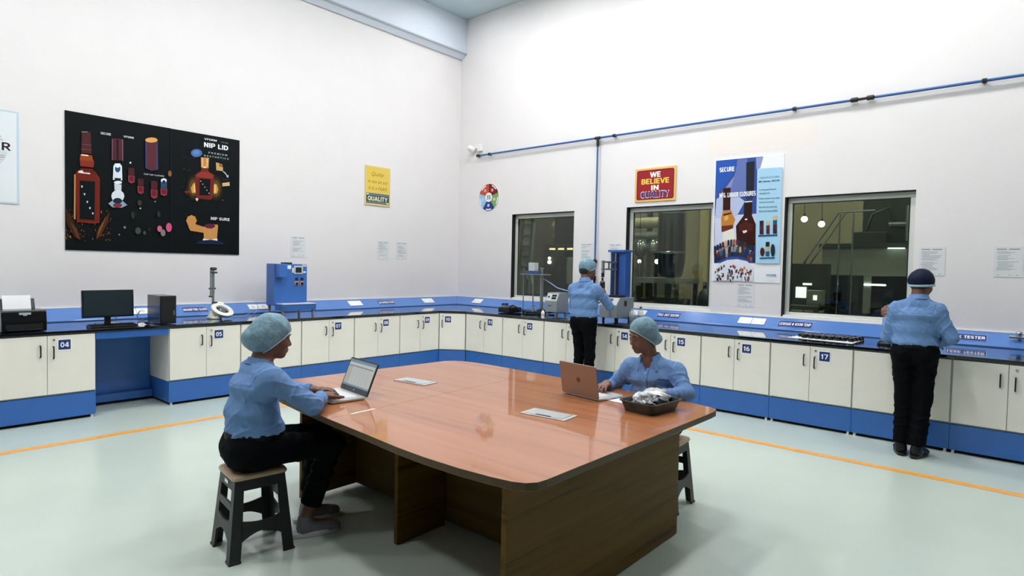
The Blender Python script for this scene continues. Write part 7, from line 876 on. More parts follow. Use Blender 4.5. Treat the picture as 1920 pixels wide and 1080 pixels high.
def person(name, label, loc, yaw, J):
    t = thing(name, label, 'person', loc, yaw)
    A = lambda k_: np.array(J[k_], float)
    pts = np.array([J[k_] for k_ in ('head', 'shR', 'shL', 'elR', 'elL', 'wrR', 'wrL', 'hpR', 'hpL', 'knR', 'knL', 'anR', 'anL')], float)
    lo = pts.min(0)-.24; hi = pts.max(0)+.24; lo[2] = -.015
    h = J.get('h', .005)
    Mh = rotm(*J['hrot']); Hc = A('head'); X = np.array([1., 0, 0]); lat = np.array([0, 1., 0])
    torso = J['torso']                                   # [(centre), half width, half depth] from the pelvis up
    # ---- body
    f = Field(lo, hi, h)
    hs = J.get('hs', 1.0); head(f, Hc, Mh, J.get('jaw', 1), hs)
    nb = A('neck'); f.cap(Hc+Mh @ np.array([-.03, 0, -.045])*hs, nb, .054*J.get('nk', 1), .060*J.get('nk', 1), .03)
    for (c0, w0, d0), (c1, w1, d1) in zip(torso[:-1], torso[1:]): f.fc(c0, c1, J.get('latv', lat), (w0-.032, d0-.032), (w1-.032, d1-.032), .03)
    for s_ in 'RL':
        sh, el, wr = A('sh'+s_), A('el'+s_), A('wr'+s_)
        f.cap(nb-np.array([0, 0, .02]), sh, .045, .05, .04); f.cap(sh, el, .046, .037, .03); f.cap(el, wr, .038, .026, .02)
        u, n, side, curl = J['hand'+s_]; hand(f, wr, u, n, curl, side)
        hp, kn, an = A('hp'+s_), A('kn'+s_), A('an'+s_)
        f.cap(hp, kn, .075, .052, .03); f.cap(kn, an, .052, .034, .03)
        fd = np.array(J['foot'+s_], float); fd /= np.linalg.norm(fd); f.cap(an+np.array([0, 0, -.03]), an+fd*.15+np.array([0, 0, -.055]), .032, .02, .03)
    body = field_obj('body', f, J.get('skin', M_skin), t)
    # ---- face details
    def P(x, y, z): return tuple(Hc+Mh @ np.array([x, y, z])*hs)
    for s_ in (-1, 1):
        MB().tube([P(.0995, s_*.014, .026), P(.099, s_*.028, .031), P(.090, s_*.046, .027)], [.003, .0036, .0022], 6).build('eyebrow', M_hair, body, smooth=60)
        MB().tube([P(.0935, s_*.020, -.005), P(.0965, s_*.032, -.0075), P(.0905, s_*.046, -.005)], [.0016, .0026, .0018], 6).build('eyelash', M_eye, body, smooth=60)
    MB().ball((0, 0, 0), (.008*hs, .0235*hs, .0065*hs), 14, 8).build('lips', M_lip, body, loc=P(.0985, 0, -.0635), rot=Matrix(Mh.tolist()).to_euler(), smooth=80)
    MB().ball((0, 0, 0), (.008*hs, .020*hs, .0072*hs), 14, 8).build('lips', M_lip, body, loc=P(.0965, 0, -.0745), rot=Matrix(Mh.tolist()).to_euler(), smooth=80)
    # ---- hair under the net
    g = HField(Hc-.19, Hc+.19, .005, hs)
    g.ell(P(-.018, 0, .045), (.101, .081, .094), Mh, 0)
    g.ell(P(-.045, 0, -.005), (.07, .076, .07), Mh, .02)
    zf, zn = J.get('hairline', (.052, -.085))
    n_ = Mh @ np.array([-(zf-zn), 0, .17]); g.plane(P(.085, 0, zf), n_)
    field_obj('hair', g, M_hair, body)
    # ---- head cover
    g = HField(Hc-.24, Hc+.24, .005, hs)
    puff = J.get('puff', .014)
    g.ell(P(-.010, 0, .047), (.106+puff, .081+puff, .094+puff), Mh, 0)
    for c_, r_ in J.get('bun', ()): g.ell(P(*c_), r_, Mh, .04)
    zf, zn, xn = J.get('netline', (.05, -.06, -.1)); xf = .09; D0 = g.D.copy()
    n_ = Mh @ np.array([-(zf-zn), 0, xf-xn]); g.plane(P(xf, 0, zf), n_)
    rg = np.random.RandomState(J.get('seed', 1))
    g.wrinkle(J.get('netamp', .0022), [(1,)+tuple(rg.uniform(-75, 75, 3))+(rg.uniform(0, 6),) for _ in range(7)], .02)
    field_obj(J.get('covername', 'hairnet'), g, J.get('cover', M_net), t)
    # elastic edge: follows the cut edge of the cover
    cen = np.array(P(-.02, 0, zf+(zn-zf)*(-.02-xf)/(xn-xf))); e1 = Mh @ np.array([xf-xn, 0, zf-zn]); e1 /= np.linalg.norm(e1); e2 = Mh @ np.array([0, 1., 0]); ring = []
    for i in range(48):
        a = 2*PI*i/48; best = .05
        for q in np.arange(.03, .2, .002):
            ii = np.round((cen+(e1*math.cos(a)+e2*math.sin(a))*q-g.lo)/g.h).astype(int)
            if (ii < 0).any() or (ii >= g.n).any() or D0[tuple(ii)] > 0: break
            best = q
        ring.append(best)
    ring = np.array(ring)
    for _ in range(3): ring = (np.roll(ring, 1)+2*ring+np.roll(ring, -1))/4
    ring = [tuple(cen+(e1*math.cos(2*PI*i/48)+e2*math.sin(2*PI*i/48))*(ring[i]+.002)) for i in range(48)]
    if J.get('band', True): MB().tube(ring, J.get('bandr', .0035), 8, closed=True).build('elastic_band', M_band, t, smooth=60)
    # ---- shirt
    g = Field(lo, hi, h); hem = J['hem']
    for (c0, w0, d0), (c1, w1, d1) in zip(torso[:-1], torso[1:]): g.fc(c0, c1, J.get('latv', lat), (w0, d0), (w1, d1), .06)
    g.plane((0, 0, hem), (0, 0, 1))
    for i_, s_ in enumerate('RL'):
        sh, el, wr = A('sh'+s_), A('el'+s_), A('wr'+s_); ce = el+(wr-el)*J.get('cuff', .80)
        g.cap(nb-np.array([0.01, 0, .035]), sh, .066, .060, .05)
        g.cap(sh, el, .064, .054, .045, fold=(.004, 3.4, i_*2.0)); g.cap(el, ce, .054, .043, .02, fold=(.0045, 4.2, 1+i_))
        d = (wr-el)/np.linalg.norm(wr-el); g.cap(ce-d*.012, ce+d*.004, .0445, .0435, .004)
        # squared cuff end
        def fn(x, y, z, c=ce+d*.028, d=d): return -((x-c[0])*d[0]+(y-c[1])*d[1]+(z-c[2])*d[2])
        g.op(lambda x, y, z, c=ce+d*.026, d=d: np.maximum(np.sqrt((x-c[0])**2+(y-c[1])**2+(z-c[2])**2)-.07, -((x-c[0])*d[0]+(y-c[1])*d[1]+(z-c[2])*d[2])), ce-.1, ce+.1, 0, cut=True)
    rg = np.random.RandomState(J.get('seed', 1)+5); fs_ = J.get('foldsign', 1)
    g.wrinkle(J.get('fold', .0065), [(1.0, rg.uniform(-20, 20), rg.uniform(24, 55), rg.uniform(20, 60)*fs_, rg.uniform(0, 6)) for _ in range(3)]+[(.6,)+tuple(rg.uniform(-70, 70, 3))+(rg.uniform(0, 6),) for _ in range(4)])
    g.wrinkle(.010, [(1, rg.uniform(-14, 14), rg.uniform(-25, 25), 120, rg.uniform(0, 6)), (.7, rg.uniform(-30, 30), rg.uniform(-30, 30), 90, rg.uniform(0, 6))], mask=lambda x, y, z: np.exp(-np.maximum(z-hem, 0)/.06))
    yc = J.get('yc', nb[1]); zy = A('shR')[2]-.035
    g.relief(lambda x, y, z: ((np.abs(y-yc) < .0165) & (x > np.array(torso[2][0])[0]+.03) & (z < nb[2]-.02)).astype(float), .0045)
    g.relief(lambda x, y, z: ((np.abs(y-yc-.0205) < .004) & (x > np.array(torso[2][0])[0]+.03) & (z < nb[2]-.02)).astype(float), -.005)
    g.relief(lambda x, y, z: ((np.abs(z-zy) < .0035) & (x < np.array(torso[3][0])[0]-.03) & (np.abs(y-yc) < .17)).astype(float), -.0022)
    for s_ in 'RL':
        sg = 1 if s_ == 'L' else -1; sh = A('sh'+s_)
        g.relief(lambda x, y, z, sg=sg, sh=sh: ((np.abs(sg*(y-sh[1])+.012-.18*(z-sh[2])) < .004) & (z > sh[2]-.13)).astype(float), -.003)
    # neck opening and collar
    nd = (Hc+Mh @ np.array([-.03, 0, -.045]))-nb; nd /= np.linalg.norm(nd); nf = np.array(J.get('collarf', (1, 0, 0)), float)
    g.cap(nb+nd*.0, nb+nd*.2, .060, .07, .008, cut=True)
    if J.get('vneck', 0): g.cap(nb+nf*.05-nd*.01, nb+nf*.085-nd*J['vneck'], .030, .012, .018, cut=True)
    shirt = field_obj('shirt', g, M_shirt, t)
    # collar: stand + folded leaf, one band open at the front
    cb, ctop = nb-nd*.012, nb+nd*J.get('colh', .038); a1 = nf-nd*(nf@nd); a1 /= np.linalg.norm(a1); b1 = np.cross(nd, a1); N = 36; gap = J.get('colgap', .35); vs = []
    for i in range(N+1):
        a = gap+(2*PI-2*gap)*i/N; e = a1*math.cos(a)+b1*math.sin(a)
        fr = max(0, math.cos(a)); drop = .012*fr
        tipd = J.get('tip', .034)*math.exp(-((min(a, 2*PI-a)-gap)/.42)**2)
        prof = [(cb, .063, -drop*1.5), (ctop, .063, -drop), (ctop, .070, -drop), (cb, .086+.010*fr+J.get('tipo', .5)*tipd, -.004-drop*1.4-tipd), (cb, .081+.010*fr+J.get('tipo', .5)*tipd, -.006-drop*1.4-tipd)]
        for c_, r_, dz in prof: vs.append(tuple(c_+e*r_+nd*dz))
    fs = [(i*5+k_, i*5+(k_+1) % 5, (i+1)*5+(k_+1) % 5, (i+1)*5+k_) for i in range(N) for k_ in range(5)]+[(4, 3, 2, 1, 0), tuple(N*5+q for q in range(5))]
    MB().add(vs, fs).build('collar', M_shirt, shirt, smooth=50, bevel=.0)
    # ---- trousers
    g = Field(lo, hi, h); c0, w0, d0 = torso[0]; c1, w1, d1 = torso[1]
    g.fc(c0, c1, J.get('latv', lat), (w0+.002, d0+.004), (w1-.004, d1-.004), .04)
    for s_ in 'RL':
        hp, kn, an = A('hp'+s_), A('kn'+s_), A('an'+s_); hm = kn+(an-kn)*J.get('leghem', .93); r = J.get('legr', (.098, .074, .066))
        g.cap(hp, kn, r[0], r[1], .04, fold=(.003, 4, 0)); g.cap(kn, hm, r[1], r[2], .03, fold=(.005, 5, 1))
        d = (an-kn)/np.linalg.norm(an-kn)
        g.op(lambda x, y, z, c=hm, d=d: np.maximum(np.sqrt((x-c[0])**2+(y-c[1])**2+(z-c[2])**2)-.12, -((x-c[0])*d[0]+(y-c[1])*d[1]+(z-c[2])*d[2])), hm-.15, hm+.15, 0, cut=True)
    for q in J.get('seatball', ()): g.ell(q[0], q[1], None, .05)
    g.plane((0, 0, J['waist']), (0, 0, -1)); 
    if 'seatz' in J: g.op(lambda x, y, z: (z-J['seatz'])+0*x+0*y, (-.25, -.3, J['seatz']-.2), (.135, .3, J['seatz']), .012, cut=True)
    rg = np.random.RandomState(J.get('seed', 1)+9)
    g.wrinkle(.004, [(1,)+tuple(rg.uniform(-50, 50, 3))+(rg.uniform(0, 6),) for _ in range(5)])
    tr_ = field_obj('trousers', g, M_trous, t)
    # belt
    if J.get('belt', True):
        zb = J['waist']-.022; k_ = (zb-c0[2])/(c1[2]-c0[2]); cc = np.array(c0)+(np.array(c1)-np.array(c0))*k_; ww = w0+(w1-w0)*k_+.006; dd = d0+(d1-d0)*k_+.007
        vs = []; N = 44
        for i in range(N):
            a = 2*PI*i/N
            for rr_, dz in ((0, -.017), (.004, -.017), (.004, .017), (0, .017)): vs.append((cc[0]+(dd+rr_)*math.cos(a), cc[1]+(ww+rr_)*math.sin(a), zb+dz))
        MB().add(vs, [(i*4+q, ((i+1) % N)*4+q, ((i+1) % N)*4+(q+1) % 4, i*4+(q+1) % 4) for i in range(N) for q in range(4)]).build('belt', M_belt, tr_, smooth=40)
    # ---- shoes
    for s_ in 'RL':
        an = A('an'+s_); fd = np.array(J['foot'+s_], float); fd[2] = 0; fd /= np.linalg.norm(fd); sd = np.array([-fd[1], fd[0], 0]); hl = np.array([an[0], an[1], 0])-fd*.055
        g = Field(hl-np.array([.3, .3, .02])+np.array([0, 0, 0]), hl+np.array([.33, .33, .22]), .005)
        g.fc(hl+fd*.035+np.array([0, 0, .05]), hl+fd*.19+np.array([0, 0, .035]), sd, (.036, .05), (.046, .03), .03); g.ell(hl+fd*.215+np.array([0, 0, .028]), (.05, .05, .03), None, .03)
        g.cap(hl+fd*.05+np.array([0, 0, .05]), an+np.array([0, 0, J.get('shoetop', .02)-.02]), .043, .042, .03)
        g.plane((0, 0, .018), (0, 0, 1)); g.plane((0, 0, an[2]+J.get('shoetop', .02)), (0, 0, -1))
        sho = field_obj('shoe', g, J.get('shoe', M_bshoe), t)
        out = []
        for i in range(28):
            a = 2*PI*i/28; x = .108+.142*math.cos(a); wd = .046+.008*math.sin(PI*max(0, min(1, x/.26))-.6); out.append(tuple((hl+fd*x+sd*wd*math.copysign(abs(math.sin(a))**.6, math.sin(a)))[:2]))
        MB().prism(out, .001, .028, 'z').build('sole', J.get('sole', M_bshoe), sho, bevel=.004)
    return t, shirt

# seated man with a laptop, left
man, _ = person('person', 'seated person in blue shirt and hairnet typing on the silver laptop', (1.585, 3.285, 0), R(-10), dict(
    h=.005, head=(.102, .005, 1.172), hs=.94, hrot=(R(-2), R(8), 0), neck=(.040, 0, 1.035), shR=(.045, -.172, .968), shL=(.045, .172, .968),
    elR=(.255, -.235, .812), elL=(.265, .27, .812), wrR=(.378, -.045, .812), wrL=(.40, .15, .815),
    handR=((.8, .55, .04), (0, 0, -1), -1, .5), handL=((.9, -.35, .02), (0, 0, -1), 1, .45),
    hpR=(.0, -.092, .565), hpL=(.0, .092, .565), knR=(.415, -.10, .535), knL=(.44, .13, .535), anR=(.285, -.04, .10), anL=(.37, .16, .10), footR=(1, -.12, 0), footL=(1, 0, 0),
    torso=[((.0, 0, .56), .175, .148), ((.012, 0, .66), .165, .145), ((-.010, 0, .78), .165, .128), ((.005, 0, .90), .175, .118), ((.025, 0, .97), .145, .095)],
    hem=.655, waist=.672, seatz=.461, seatball=[((-.045, .06, .56), (.115, .12, .115)), ((-.045, -.06, .56), (.115, .12, .115))], shoe=M_shoe, sole=M_sole, leghem=.80, legr=(.094, .072, .062), cuff=.80,
    bun=[((-.035, 0, -.012), (.085, .094, .095)), ((-.088, 0, -.008), (.088, .082, .078))], netline=(.050, -.150, -.12), puff=.012, seed=3, hairline=(.05, -.07), netamp=.0026, colgap=.5, colh=.022))
# seated woman, right
woman, shirt_w = person('person', 'seated person in blue shirt and hairnet behind the tray and rose-gold laptop', (3.80, 1.955, 0), R(190), dict(
    h=.005, head=(.085, -.085, 1.150), hrot=(R(-36), R(14), R(-4)), neck=(.035, -.045, .985), shR=(.02, -.185, .915), shL=(.02, .125, .915), jaw=.96, nk=.86, hs=.91,
    elR=(.02, -.345, .735), elL=(.12, .235, .80), wrR=(.215, -.29, .815), wrL=(.305, .055, .795),
    handR=((.95, .05, .0), (0, .1, -1), -1, .4), handL=((.8, -.6, -.06), (0, 0, -1), 1, .22), skin=M_skin2,
    hpR=(.0, -.092, .555), hpL=(.0, .092, .555), knR=(.40, -.10, .53), knL=(.40, .12, .53), anR=(.33, -.10, .10), anL=(.33, .12, .10), footR=(1, 0, 0), footL=(1, 0, 0),
    torso=[((.0, 0, .55), .172, .135), ((.01, 0, .64), .155, .125), ((.01, -.01, .76), .155, .115), ((.02, -.02, .87), .165, .118), ((.025, -.03, .935), .125, .085)],
    hem=.62, waist=.645, seatz=.461, seatball=[((-.04, .06, .56), (.11, .11, .11)), ((-.04, -.06, .56), (.11, .11, .11))], legr=(.09, .068, .06),
    bun=[((-.035, 0, -.012), (.085, .094, .095)), ((-.115, 0, -.055), (.042, .05, .042))], netline=(.062, -.150, -.12), puff=.006, seed=8, hairline=(.07, -.06), vneck=.055, colgap=.62, tip=.032, tipo=.75, collarf=(1, -.1, 0), cuff=.62))
# standing man with hairnet at the tester
person('person', 'standing person in blue shirt and hairnet working at the grey torque tester', (6.40, 4.345, 0), R(2), dict(
    h=.0055, head=(.05, -.005, 1.585), hrot=(R(-30), R(6), 0), neck=(.005, 0, 1.445), shR=(.0, -.175, 1.345), shL=(.0, .175, 1.345),
    elR=(.21, -.245, 1.125), elL=(.12, .245, 1.11), wrR=(.44, -.035, 1.27), wrL=(.40, .10, 1.18),
    handR=((.75, .45, .55), (.25, .9, .1), -1, .75), handL=((.8, -.5, .3), (.2, -.7, -.5), 1, .6),
    hpR=(.0, -.088, .93), hpL=(.0, .088, .93), knR=(.02, -.085, .50), knL=(.035, .075, .50), anR=(-.03, -.075, .09), anL=(-.06, .085, .09), footR=(1, -.15, 0), footL=(1, .15, 0),
    torso=[((.0, 0, .93), .163, .125), ((.0, 0, 1.02), .172, .128), ((.0, 0, 1.15), .175, .118), ((-.005, 0, 1.28), .18, .115), ((.0, 0, 1.36), .14, .085)],
    hem=.985, waist=1.005, seatball=[((-.05, .075, .90), (.09, .09, .10)), ((-.05, -.075, .90), (.09, .09, .10))], legr=(.093, .068, .066), leghem=.97,
    netline=(.035, -.055, -.1), puff=.012, seed=11, hairline=(.04, -.09), cuff=.78))
# standing man with the dark cap, right
person('person', 'standing person in blue shirt and dark navy cap at the right counter', (6.385, .80, 0), R(0), dict(
    h=.0055, head=(.055, -.022, 1.520), hs=.92, hrot=(R(-24), R(12), 0), neck=(.01, -.01, 1.405), shR=(.0, -.152, 1.300), shL=(.0, .148, 1.300), colh=.026,
    elR=(.0, -.262, 1.07), elL=(.06, .225, 1.03), wrR=(.23, -.13, .985), wrL=(.25, .262, 1.19),
    handR=((.9, .3, -.05), (0, .3, -1), -1, .4), handL=((.25, .25, .9), (.9, -.3, -.2), -1, .5),
    hpR=(.0, -.088, .92), hpL=(.0, .088, .92), knR=(.02, -.070, .50), knL=(.02, .072, .50), anR=(-.05, -.050, .09), anL=(-.02, .072, .09), footR=(1, -.2, 0), footL=(1, .2, 0),
    torso=[((.0, 0, .92), .165, .13), ((.0, 0, 1.01), .165, .128), ((.0, 0, 1.13), .160, .118), ((-.005, 0, 1.25), .166, .115), ((.0, 0, 1.325), .12, .085)],
    hem=.985, waist=1.005, seatball=[((-.055, .075, .90), (.095, .09, .10)), ((-.055, -.075, .90), (.095, .09, .10))], legr=(.096, .070, .066), leghem=.96,
    covername='cloth_cap', cover=M_cap, netline=(.02, -.03, -.1), puff=.016, bun=[((-.03, 0, .03), (.108, .098, .078))], bandr=.011, seed=15, hairline=(.03, -.09), foldsign=-1, cuff=.86, netamp=.0015))
# buttons and the stitched name on the chest of the seated woman's shirt, laid on the cloth by ray casting
from mathutils.bvhtree import BVHTree
me_ = shirt_w.data; bv = BVHTree.FromPolygons([tuple(v.co) for v in me_.vertices], [tuple(p.vertices) for p in me_.polygons])
def on_shirt(y, z):
    h_ = bv.ray_cast(Vector((.6, y, z)), Vector((-1, 0, 0)))
    return (h_[0], h_[1]) if h_[0] is not None else (None, None)
for z in (.905, .855, .805):
    p_, n_ = on_shirt(-.045, z)
    if p_ is not None: MB().cyl(tuple(p_-n_*.001), tuple(p_+n_*.0025), .0062, n=14).build('button', M_btn, shirt_w)
q_ = [on_shirt(.040+i*.0085, .872+.002*math.sin(i*1.7)) for i in range(9)]
q_ = [tuple(p_+n_*.0012) for p_, n_ in q_ if p_ is not None]
if len(q_) > 2: MB().tube(q_, .0028, 6).build('stitched_name', mat('navy_thread', '#1c2a52', .7), shirt_w, smooth=60)

# ------------------------------------------------------------------ equipment on the left counter
M_gloss = mat('gloss_black_plastic', '#0a0b0c', .18, noise=.05)
M_screen = mat('dark_screen', '#1f2c31', .22)
M_mblue = mat('machine_blue', '#3a6cb8', .38, noise=.03, nscale=6)
M_mblue2 = mat('column_blue', '#2f5aa6', .38)
M_mgrey = mat('machine_grey', '#8d979b', .4, noise=.02)
M_lgrey = mat('light_grey_panel', '#c5cacb', .4)
M_lamp_white = mat('cream_lamp_plastic', '#e4e6da', .35)
M_clear = mat('clear_glass', '#dbe6e8', .06, alpha=.4, coat=.5)
M_cord = mat('cord_blue_grey', '#33415a', .5)
ZT = CT+.001
t = thing('printer', 'black printer with a sheet of paper standing in its feeder', 'printer', (1.10, 7.235, ZT))
MB().prism([(.0, .004), (.35, .004), (.38, .03), (.38, .19), (.30, .205), (.06, .205), (.02, .195), (.0, .10)], 0, .345, 'x').build('body', M_gloss, t, bevel=.008)
MB().box(.03, .31, -.003, .02, .03, .075).build('output_slot', M_dark, t)
MB().box(.04, .30, -.05, .06, .022, .028).build('paper_tray', M_black, t, bevel=.002)
MB().box(.13, .22, -.004, .004, .165, .185).box(.16, .19, -.005, .004, .155, .163).build('control_panel', mat('printer_badge', '#9fb0b4', .35), t, bevel=.001)
MB().prism([(.30, .195), (.345, .195), (.40, .30), (.355, .30)], .04, .31, 'x').build('paper_support', M_black, t)
MB().prism([(.285, .19), (.287, .19), (.335, .335), (.333, .335)], .055, .275, 'x').build('paper', mat('white_paper', '#eeeeee', .6), t)
# monitor
t = thing('monitor', 'black flat monitor standing over the knee space', 'monitor', (2.07, 7.66, ZT), R(3))
MB().box(-.247, .247, -.025, .012, .075, .372).build('casing', M_gloss, t, bevel=.004, rot=(R(-3), 0, 0))
MB().box(-.236, .236, -.0265, -.0252, .094, .362).build('screen', M_screen, t, rot=(R(-3), 0, 0))
MB().box(-.03, .03, .012, .035, .01, .2).build('neck', M_black, t, bevel=.004)
MB().prism(rrect(-.11, .11, -.07, .10, .03), 0, .012, 'z').build('foot', M_gloss, t, bevel=.003)
t = thing('keyboard', 'black keyboard lying in front of the monitor', 'keyboard', (2.03, 7.36, ZT), R(2))
MB().prism([(-.07, .0), (.07, .0), (.07, .022), (-.07, .012)], -.22, .22, 'x').build('case', M_black, t, bevel=.003)
for r_ in range(4):
    k_ = MB()
    for c_ in range(14): k_.box(-.212+c_*.0303, -.185+c_*.0303, -.058+r_*.031, -.032+r_*.031, .0145+r_*.0025, .0215+r_*.0025)
    k_.build('key_row', M_gloss, t)
o = MB().ball((0, 0, .012), (.03, .052, .018), 16, 8).build('mouse', M_black, None, (2.36, 7.36, ZT+.006), (0, 0, R(-10)), smooth=60); tag(o, 'black computer mouse to the right of the keyboard', 'mouse')
# tower
t = thing('computer_tower', 'black computer tower standing right of the monitor', 'computer', (2.463, 7.285, ZT))
MB().box(0, .165, 0, .40, .006, .315).build('case', M_gloss, t, bevel=.005)
MB().box(.006, .159, -.006, .001, .012, .308).build('front_panel', M_black, t, bevel=.003)
MB().box(.132, .146, -.0085, -.0055, .10, .15).build('badge', mat('tower_badge', '#6f7f80', .3, metal=.5), t)
MB().box(.02, .12, -.0075, -.0055, .25, .256).box(.02, .12, -.0075, -.0055, .27, .276).build('drive_slot', M_dark, t)
tag(MB().tube([(2.52, 8.12, .985), (2.50, 8.05, .99), (2.44, 7.95, .95), (2.42, 7.85, .905), (2.46, 7.80, .90), (2.52, 7.72, .93)], .006, 8).build('power_cable', M_cord, smooth=60), 'dark cable looping from the socket to the computer tower', 'cable')
tag(MB().tube([(2.30, 8.13, .98), (2.26, 8.02, .96), (2.2, 7.93, .90), (2.12, 7.86, .897), (2.09, 7.72, .93)], .005, 8).build('power_cable', M_cord, smooth=60), 'dark cable hanging from the socket behind the monitor', 'cable')
# magnifier lamp with its sprung arm folded upright
t = thing('magnifier_lamp', 'white ring magnifier lamp on a folded grey sprung arm', 'lamp', (3.29, 7.66, ZT))
MB().prism(rrect(-.16, -.02, -.08, .08, .03), 0, .03, 'z').build('base', M_lamp_white, t, bevel=.008)
MB().prism([(-.155, .03), (-.07, .03), (-.09, .10), (-.125, .10)], -.04, .04, 'y').build('base_hood', M_lamp_white, t, bevel=.008)
q = mat('arm_grey', '#7c8a86', .4, metal=.5)
MB().box(-.072, -.048, .10, .124, .06, .63).build('arm', q, t, bevel=.003); MB().box(-.098, -.083, .10, .118, .27, .60).build('arm', q, t, bevel=.003)
MB().cyl((-.09, .09, .615), (-.02, .14, .615), .02, n=14).cyl((-.09, .09, .57), (-.02, .09, .57), .012, n=12).build('elbow_joint', mat('joint_dark', '#3c4644', .4, metal=.4), t, smooth=40)
MB().cyl((-.11, .11, .37), (-.03, .11, .37), .010, n=12).cyl((-.11, .11, .27), (-.05, .11, .27), .010, n=12).cyl((-.08, .09, .19), (-.015, .09, .19), .016, n=12).build('tension_knob', M_black, t, smooth=40)
for dx in (-.078, -.042): MB().tube([(dx+.003*math.cos(i*1.3), .112+.003*math.sin(i*1.3), .30+i*.0035) for i in range(70)], .0012, 5).build('spring', M_chrome, t, smooth=60)
MB().cyl((-.06, .1, .17), (-.03, .04, .13), .012, n=12).build('yoke', q, t, smooth=40)
ring_rot = (R(32), R(10), 0)
rg_ = [(.132*math.cos(a), .132*math.sin(a)) for a in ()]
MB().lathe([(.078, -.022), (.118, -.026), (.134, -.012), (.134, .014), (.120, .024), (.082, .022), (.074, .010), (.074, -.012), (.078, -.022)], 40).build('ring_housing', M_lamp_white, t, loc=(.0, -.01, .1), rot=ring_rot, smooth=50)
MB().lathe([(0, -.006), (.055, -.003), (.074, 0), (.055, .005), (0, .008)], 32).build('lens', glass_mat('lens_glass', (190, 200, 205), 1.6), t, loc=(.0, -.01, .1), rot=ring_rot, smooth=60)
MB().box(-.045, .045, .105, .155, -.01, .03).build('lamp_bracket', M_lamp_white, t, loc=(.0, -.01, .1), rot=ring_rot, bevel=.008)
tag(MB().tube([(3.42, 7.68, .90), (3.6, 7.72, .897), (3.75, 7.85, .93), (3.86, 7.98, .905), (3.97, 8.1, .95), (4.0, 8.18, .98)], .0035, 6).build('lamp_cord', mat('grey_cord', '#8fa0b8', .5), smooth=60), 'thin pale cord from the magnifier lamp to the wall socket', 'cable')
# blue bench tester
t = thing('test_machine', 'blue bench test machine with small screen and two knobs', 'machine', (4.00, 7.72, ZT))
MB().box(0, .485, 0, .21, .13, .695).build('cabinet', M_mblue, t, bevel=.004)
MB().box(.015, .14, -.10, .001, .515, .69).build('head_box', M_mblue, t, bevel=.004)
MB().box(.015, .50, -.22, .0, .072, .152).build('platform', M_mblue, t, bevel=.004)
MB().box(.02, .495, -.225, -.02, .152, .162).build('platform_top', mat('white_platform', '#d8dde2', .3), t, bevel=.002)
for x in (.03, .47):
    for y in (-.19, .18): MB().box(x-.013, x+.013, y-.013, y+.013, 0, .135 if y > 0 else .075).build('leg', M_mgrey, t)
MB().box(.285, .415, -.012, .0, .56, .665).box(.283, .417, -.0125, -.0119, .665, .672).build('screen_frame', M_lgrey, t, bevel=.002)
MB().box(.305, .395, -.0138, -.0122, .575, .650).build('screen', M_screen, t)
MB().box(.155, .245, -.0025, -.0005, .625, .675).build('data_plate', M_white, t); MB().box(.262, .282, -.003, -.0005, .575, .64).box(.425, .465, -.003, -.0005, .575, .595).build('label_strip', M_white, t)
for x in (.325, .405):
    MB().box(x-.028, x+.028, -.006, -.0005, .405, .46).build('switch_plate', mat('copper_plate', '#c89a78', .4), t)
    MB().cyl((x, -.006, .425), (x, -.022, .425), .017, n=16).box(x-.005, x+.005, -.032, -.022, .408, .442).build('knob', M_black, t)
    MB().cyl((x, -.0005, .49), (x, -.012, .49), .02, n=16).build('lamp_button', mat('navy_button', '#141d4a', .3), t, smooth=40)
MB().box(.18, .29, .05, .16, .695, .715).build('cable_gland', M_black, t, bevel=.003); MB().box(.41, .485, -.004, -.0005, .66, .69).build('corner_label', M_lgrey, t)

# ------------------------------------------------------------------ equipment on the right counter
t = thing('power_box', 'low black box with blue buttons at the left end of the right counter', 'device', (6.98, 6.26, ZT), -PI/2)
MB().box(-.10, .13, 0, .30, .006, .085).build('body', M_black, t, bevel=.006); MB().box(-.06, .03, .02, .12, .085, .115).build('top_block', mat('grey_top', '#7e8688', .4), t, bevel=.003)
for i in range(3): MB().box(-.05+i*.03, -.03+i*.03, .03, .09, .115, .15).build('button', mat('blue_button', '#213a86', .4), t, bevel=.002)
MB().tube([(.05, .1, .09), (.10, .12, .12), (.16, .14, .09), (.2, .2, .02)], .012, 8).build('cable', M_black, t, smooth=60)
# stand with column, rods and motor
t = thing('test_stand', 'steel test stand with column, thin rods and small motor on top', 'test stand', (7.28, 5.93, ZT), -PI/2)
M_st = mat('dull_steel', '#8f9896', .35, metal=.7)
MB().prism([(-.20, .0), (.02, -.16), (.26, .02), (.26, .30), (-.05, .24)], 0.012, .04, 'z').build('base_plate', mat('dark_plate', '#2c3436', .35, metal=.4), t, bevel=.003)
for x, y in ((-.17, .01), (.02, -.13), (.22, .03)): MB().cyl((x, y, 0), (x, y, .012), .015, n=12).build('foot', M_black, t)
MB().cyl((.13, .08, .04), (.13, .08, .625), .026, n=20).build('column', M_st, t, smooth=40); MB().lathe([(.07, .04), (.07, .055), (.03, .08), (.026, .08)], 20, c=(.13, .08, 0)).build('column_foot', M_black, t, smooth=30)
for x, y, r_ in ((-.19, .02, .008), (.0, .03, .010)): MB().cyl((x, y, .04), (x, y, .70 if x < -.1 else .60), r_, n=10).build('rod', M_st, t, smooth=40)
MB().box(-.22, .26, -.02, .14, .60, .615).build('crosshead', M_st, t, bevel=.002)
MB().box(-.08, .04, .0, .10, .66, .79).build('motor', mat('motor_white', '#b9bfbe', .4), t, bevel=.004); MB().box(-.15, .09, .01, .09, .615, .66).build('motor_mount', mat('blue_mount', '#35588c', .4), t, bevel=.004)
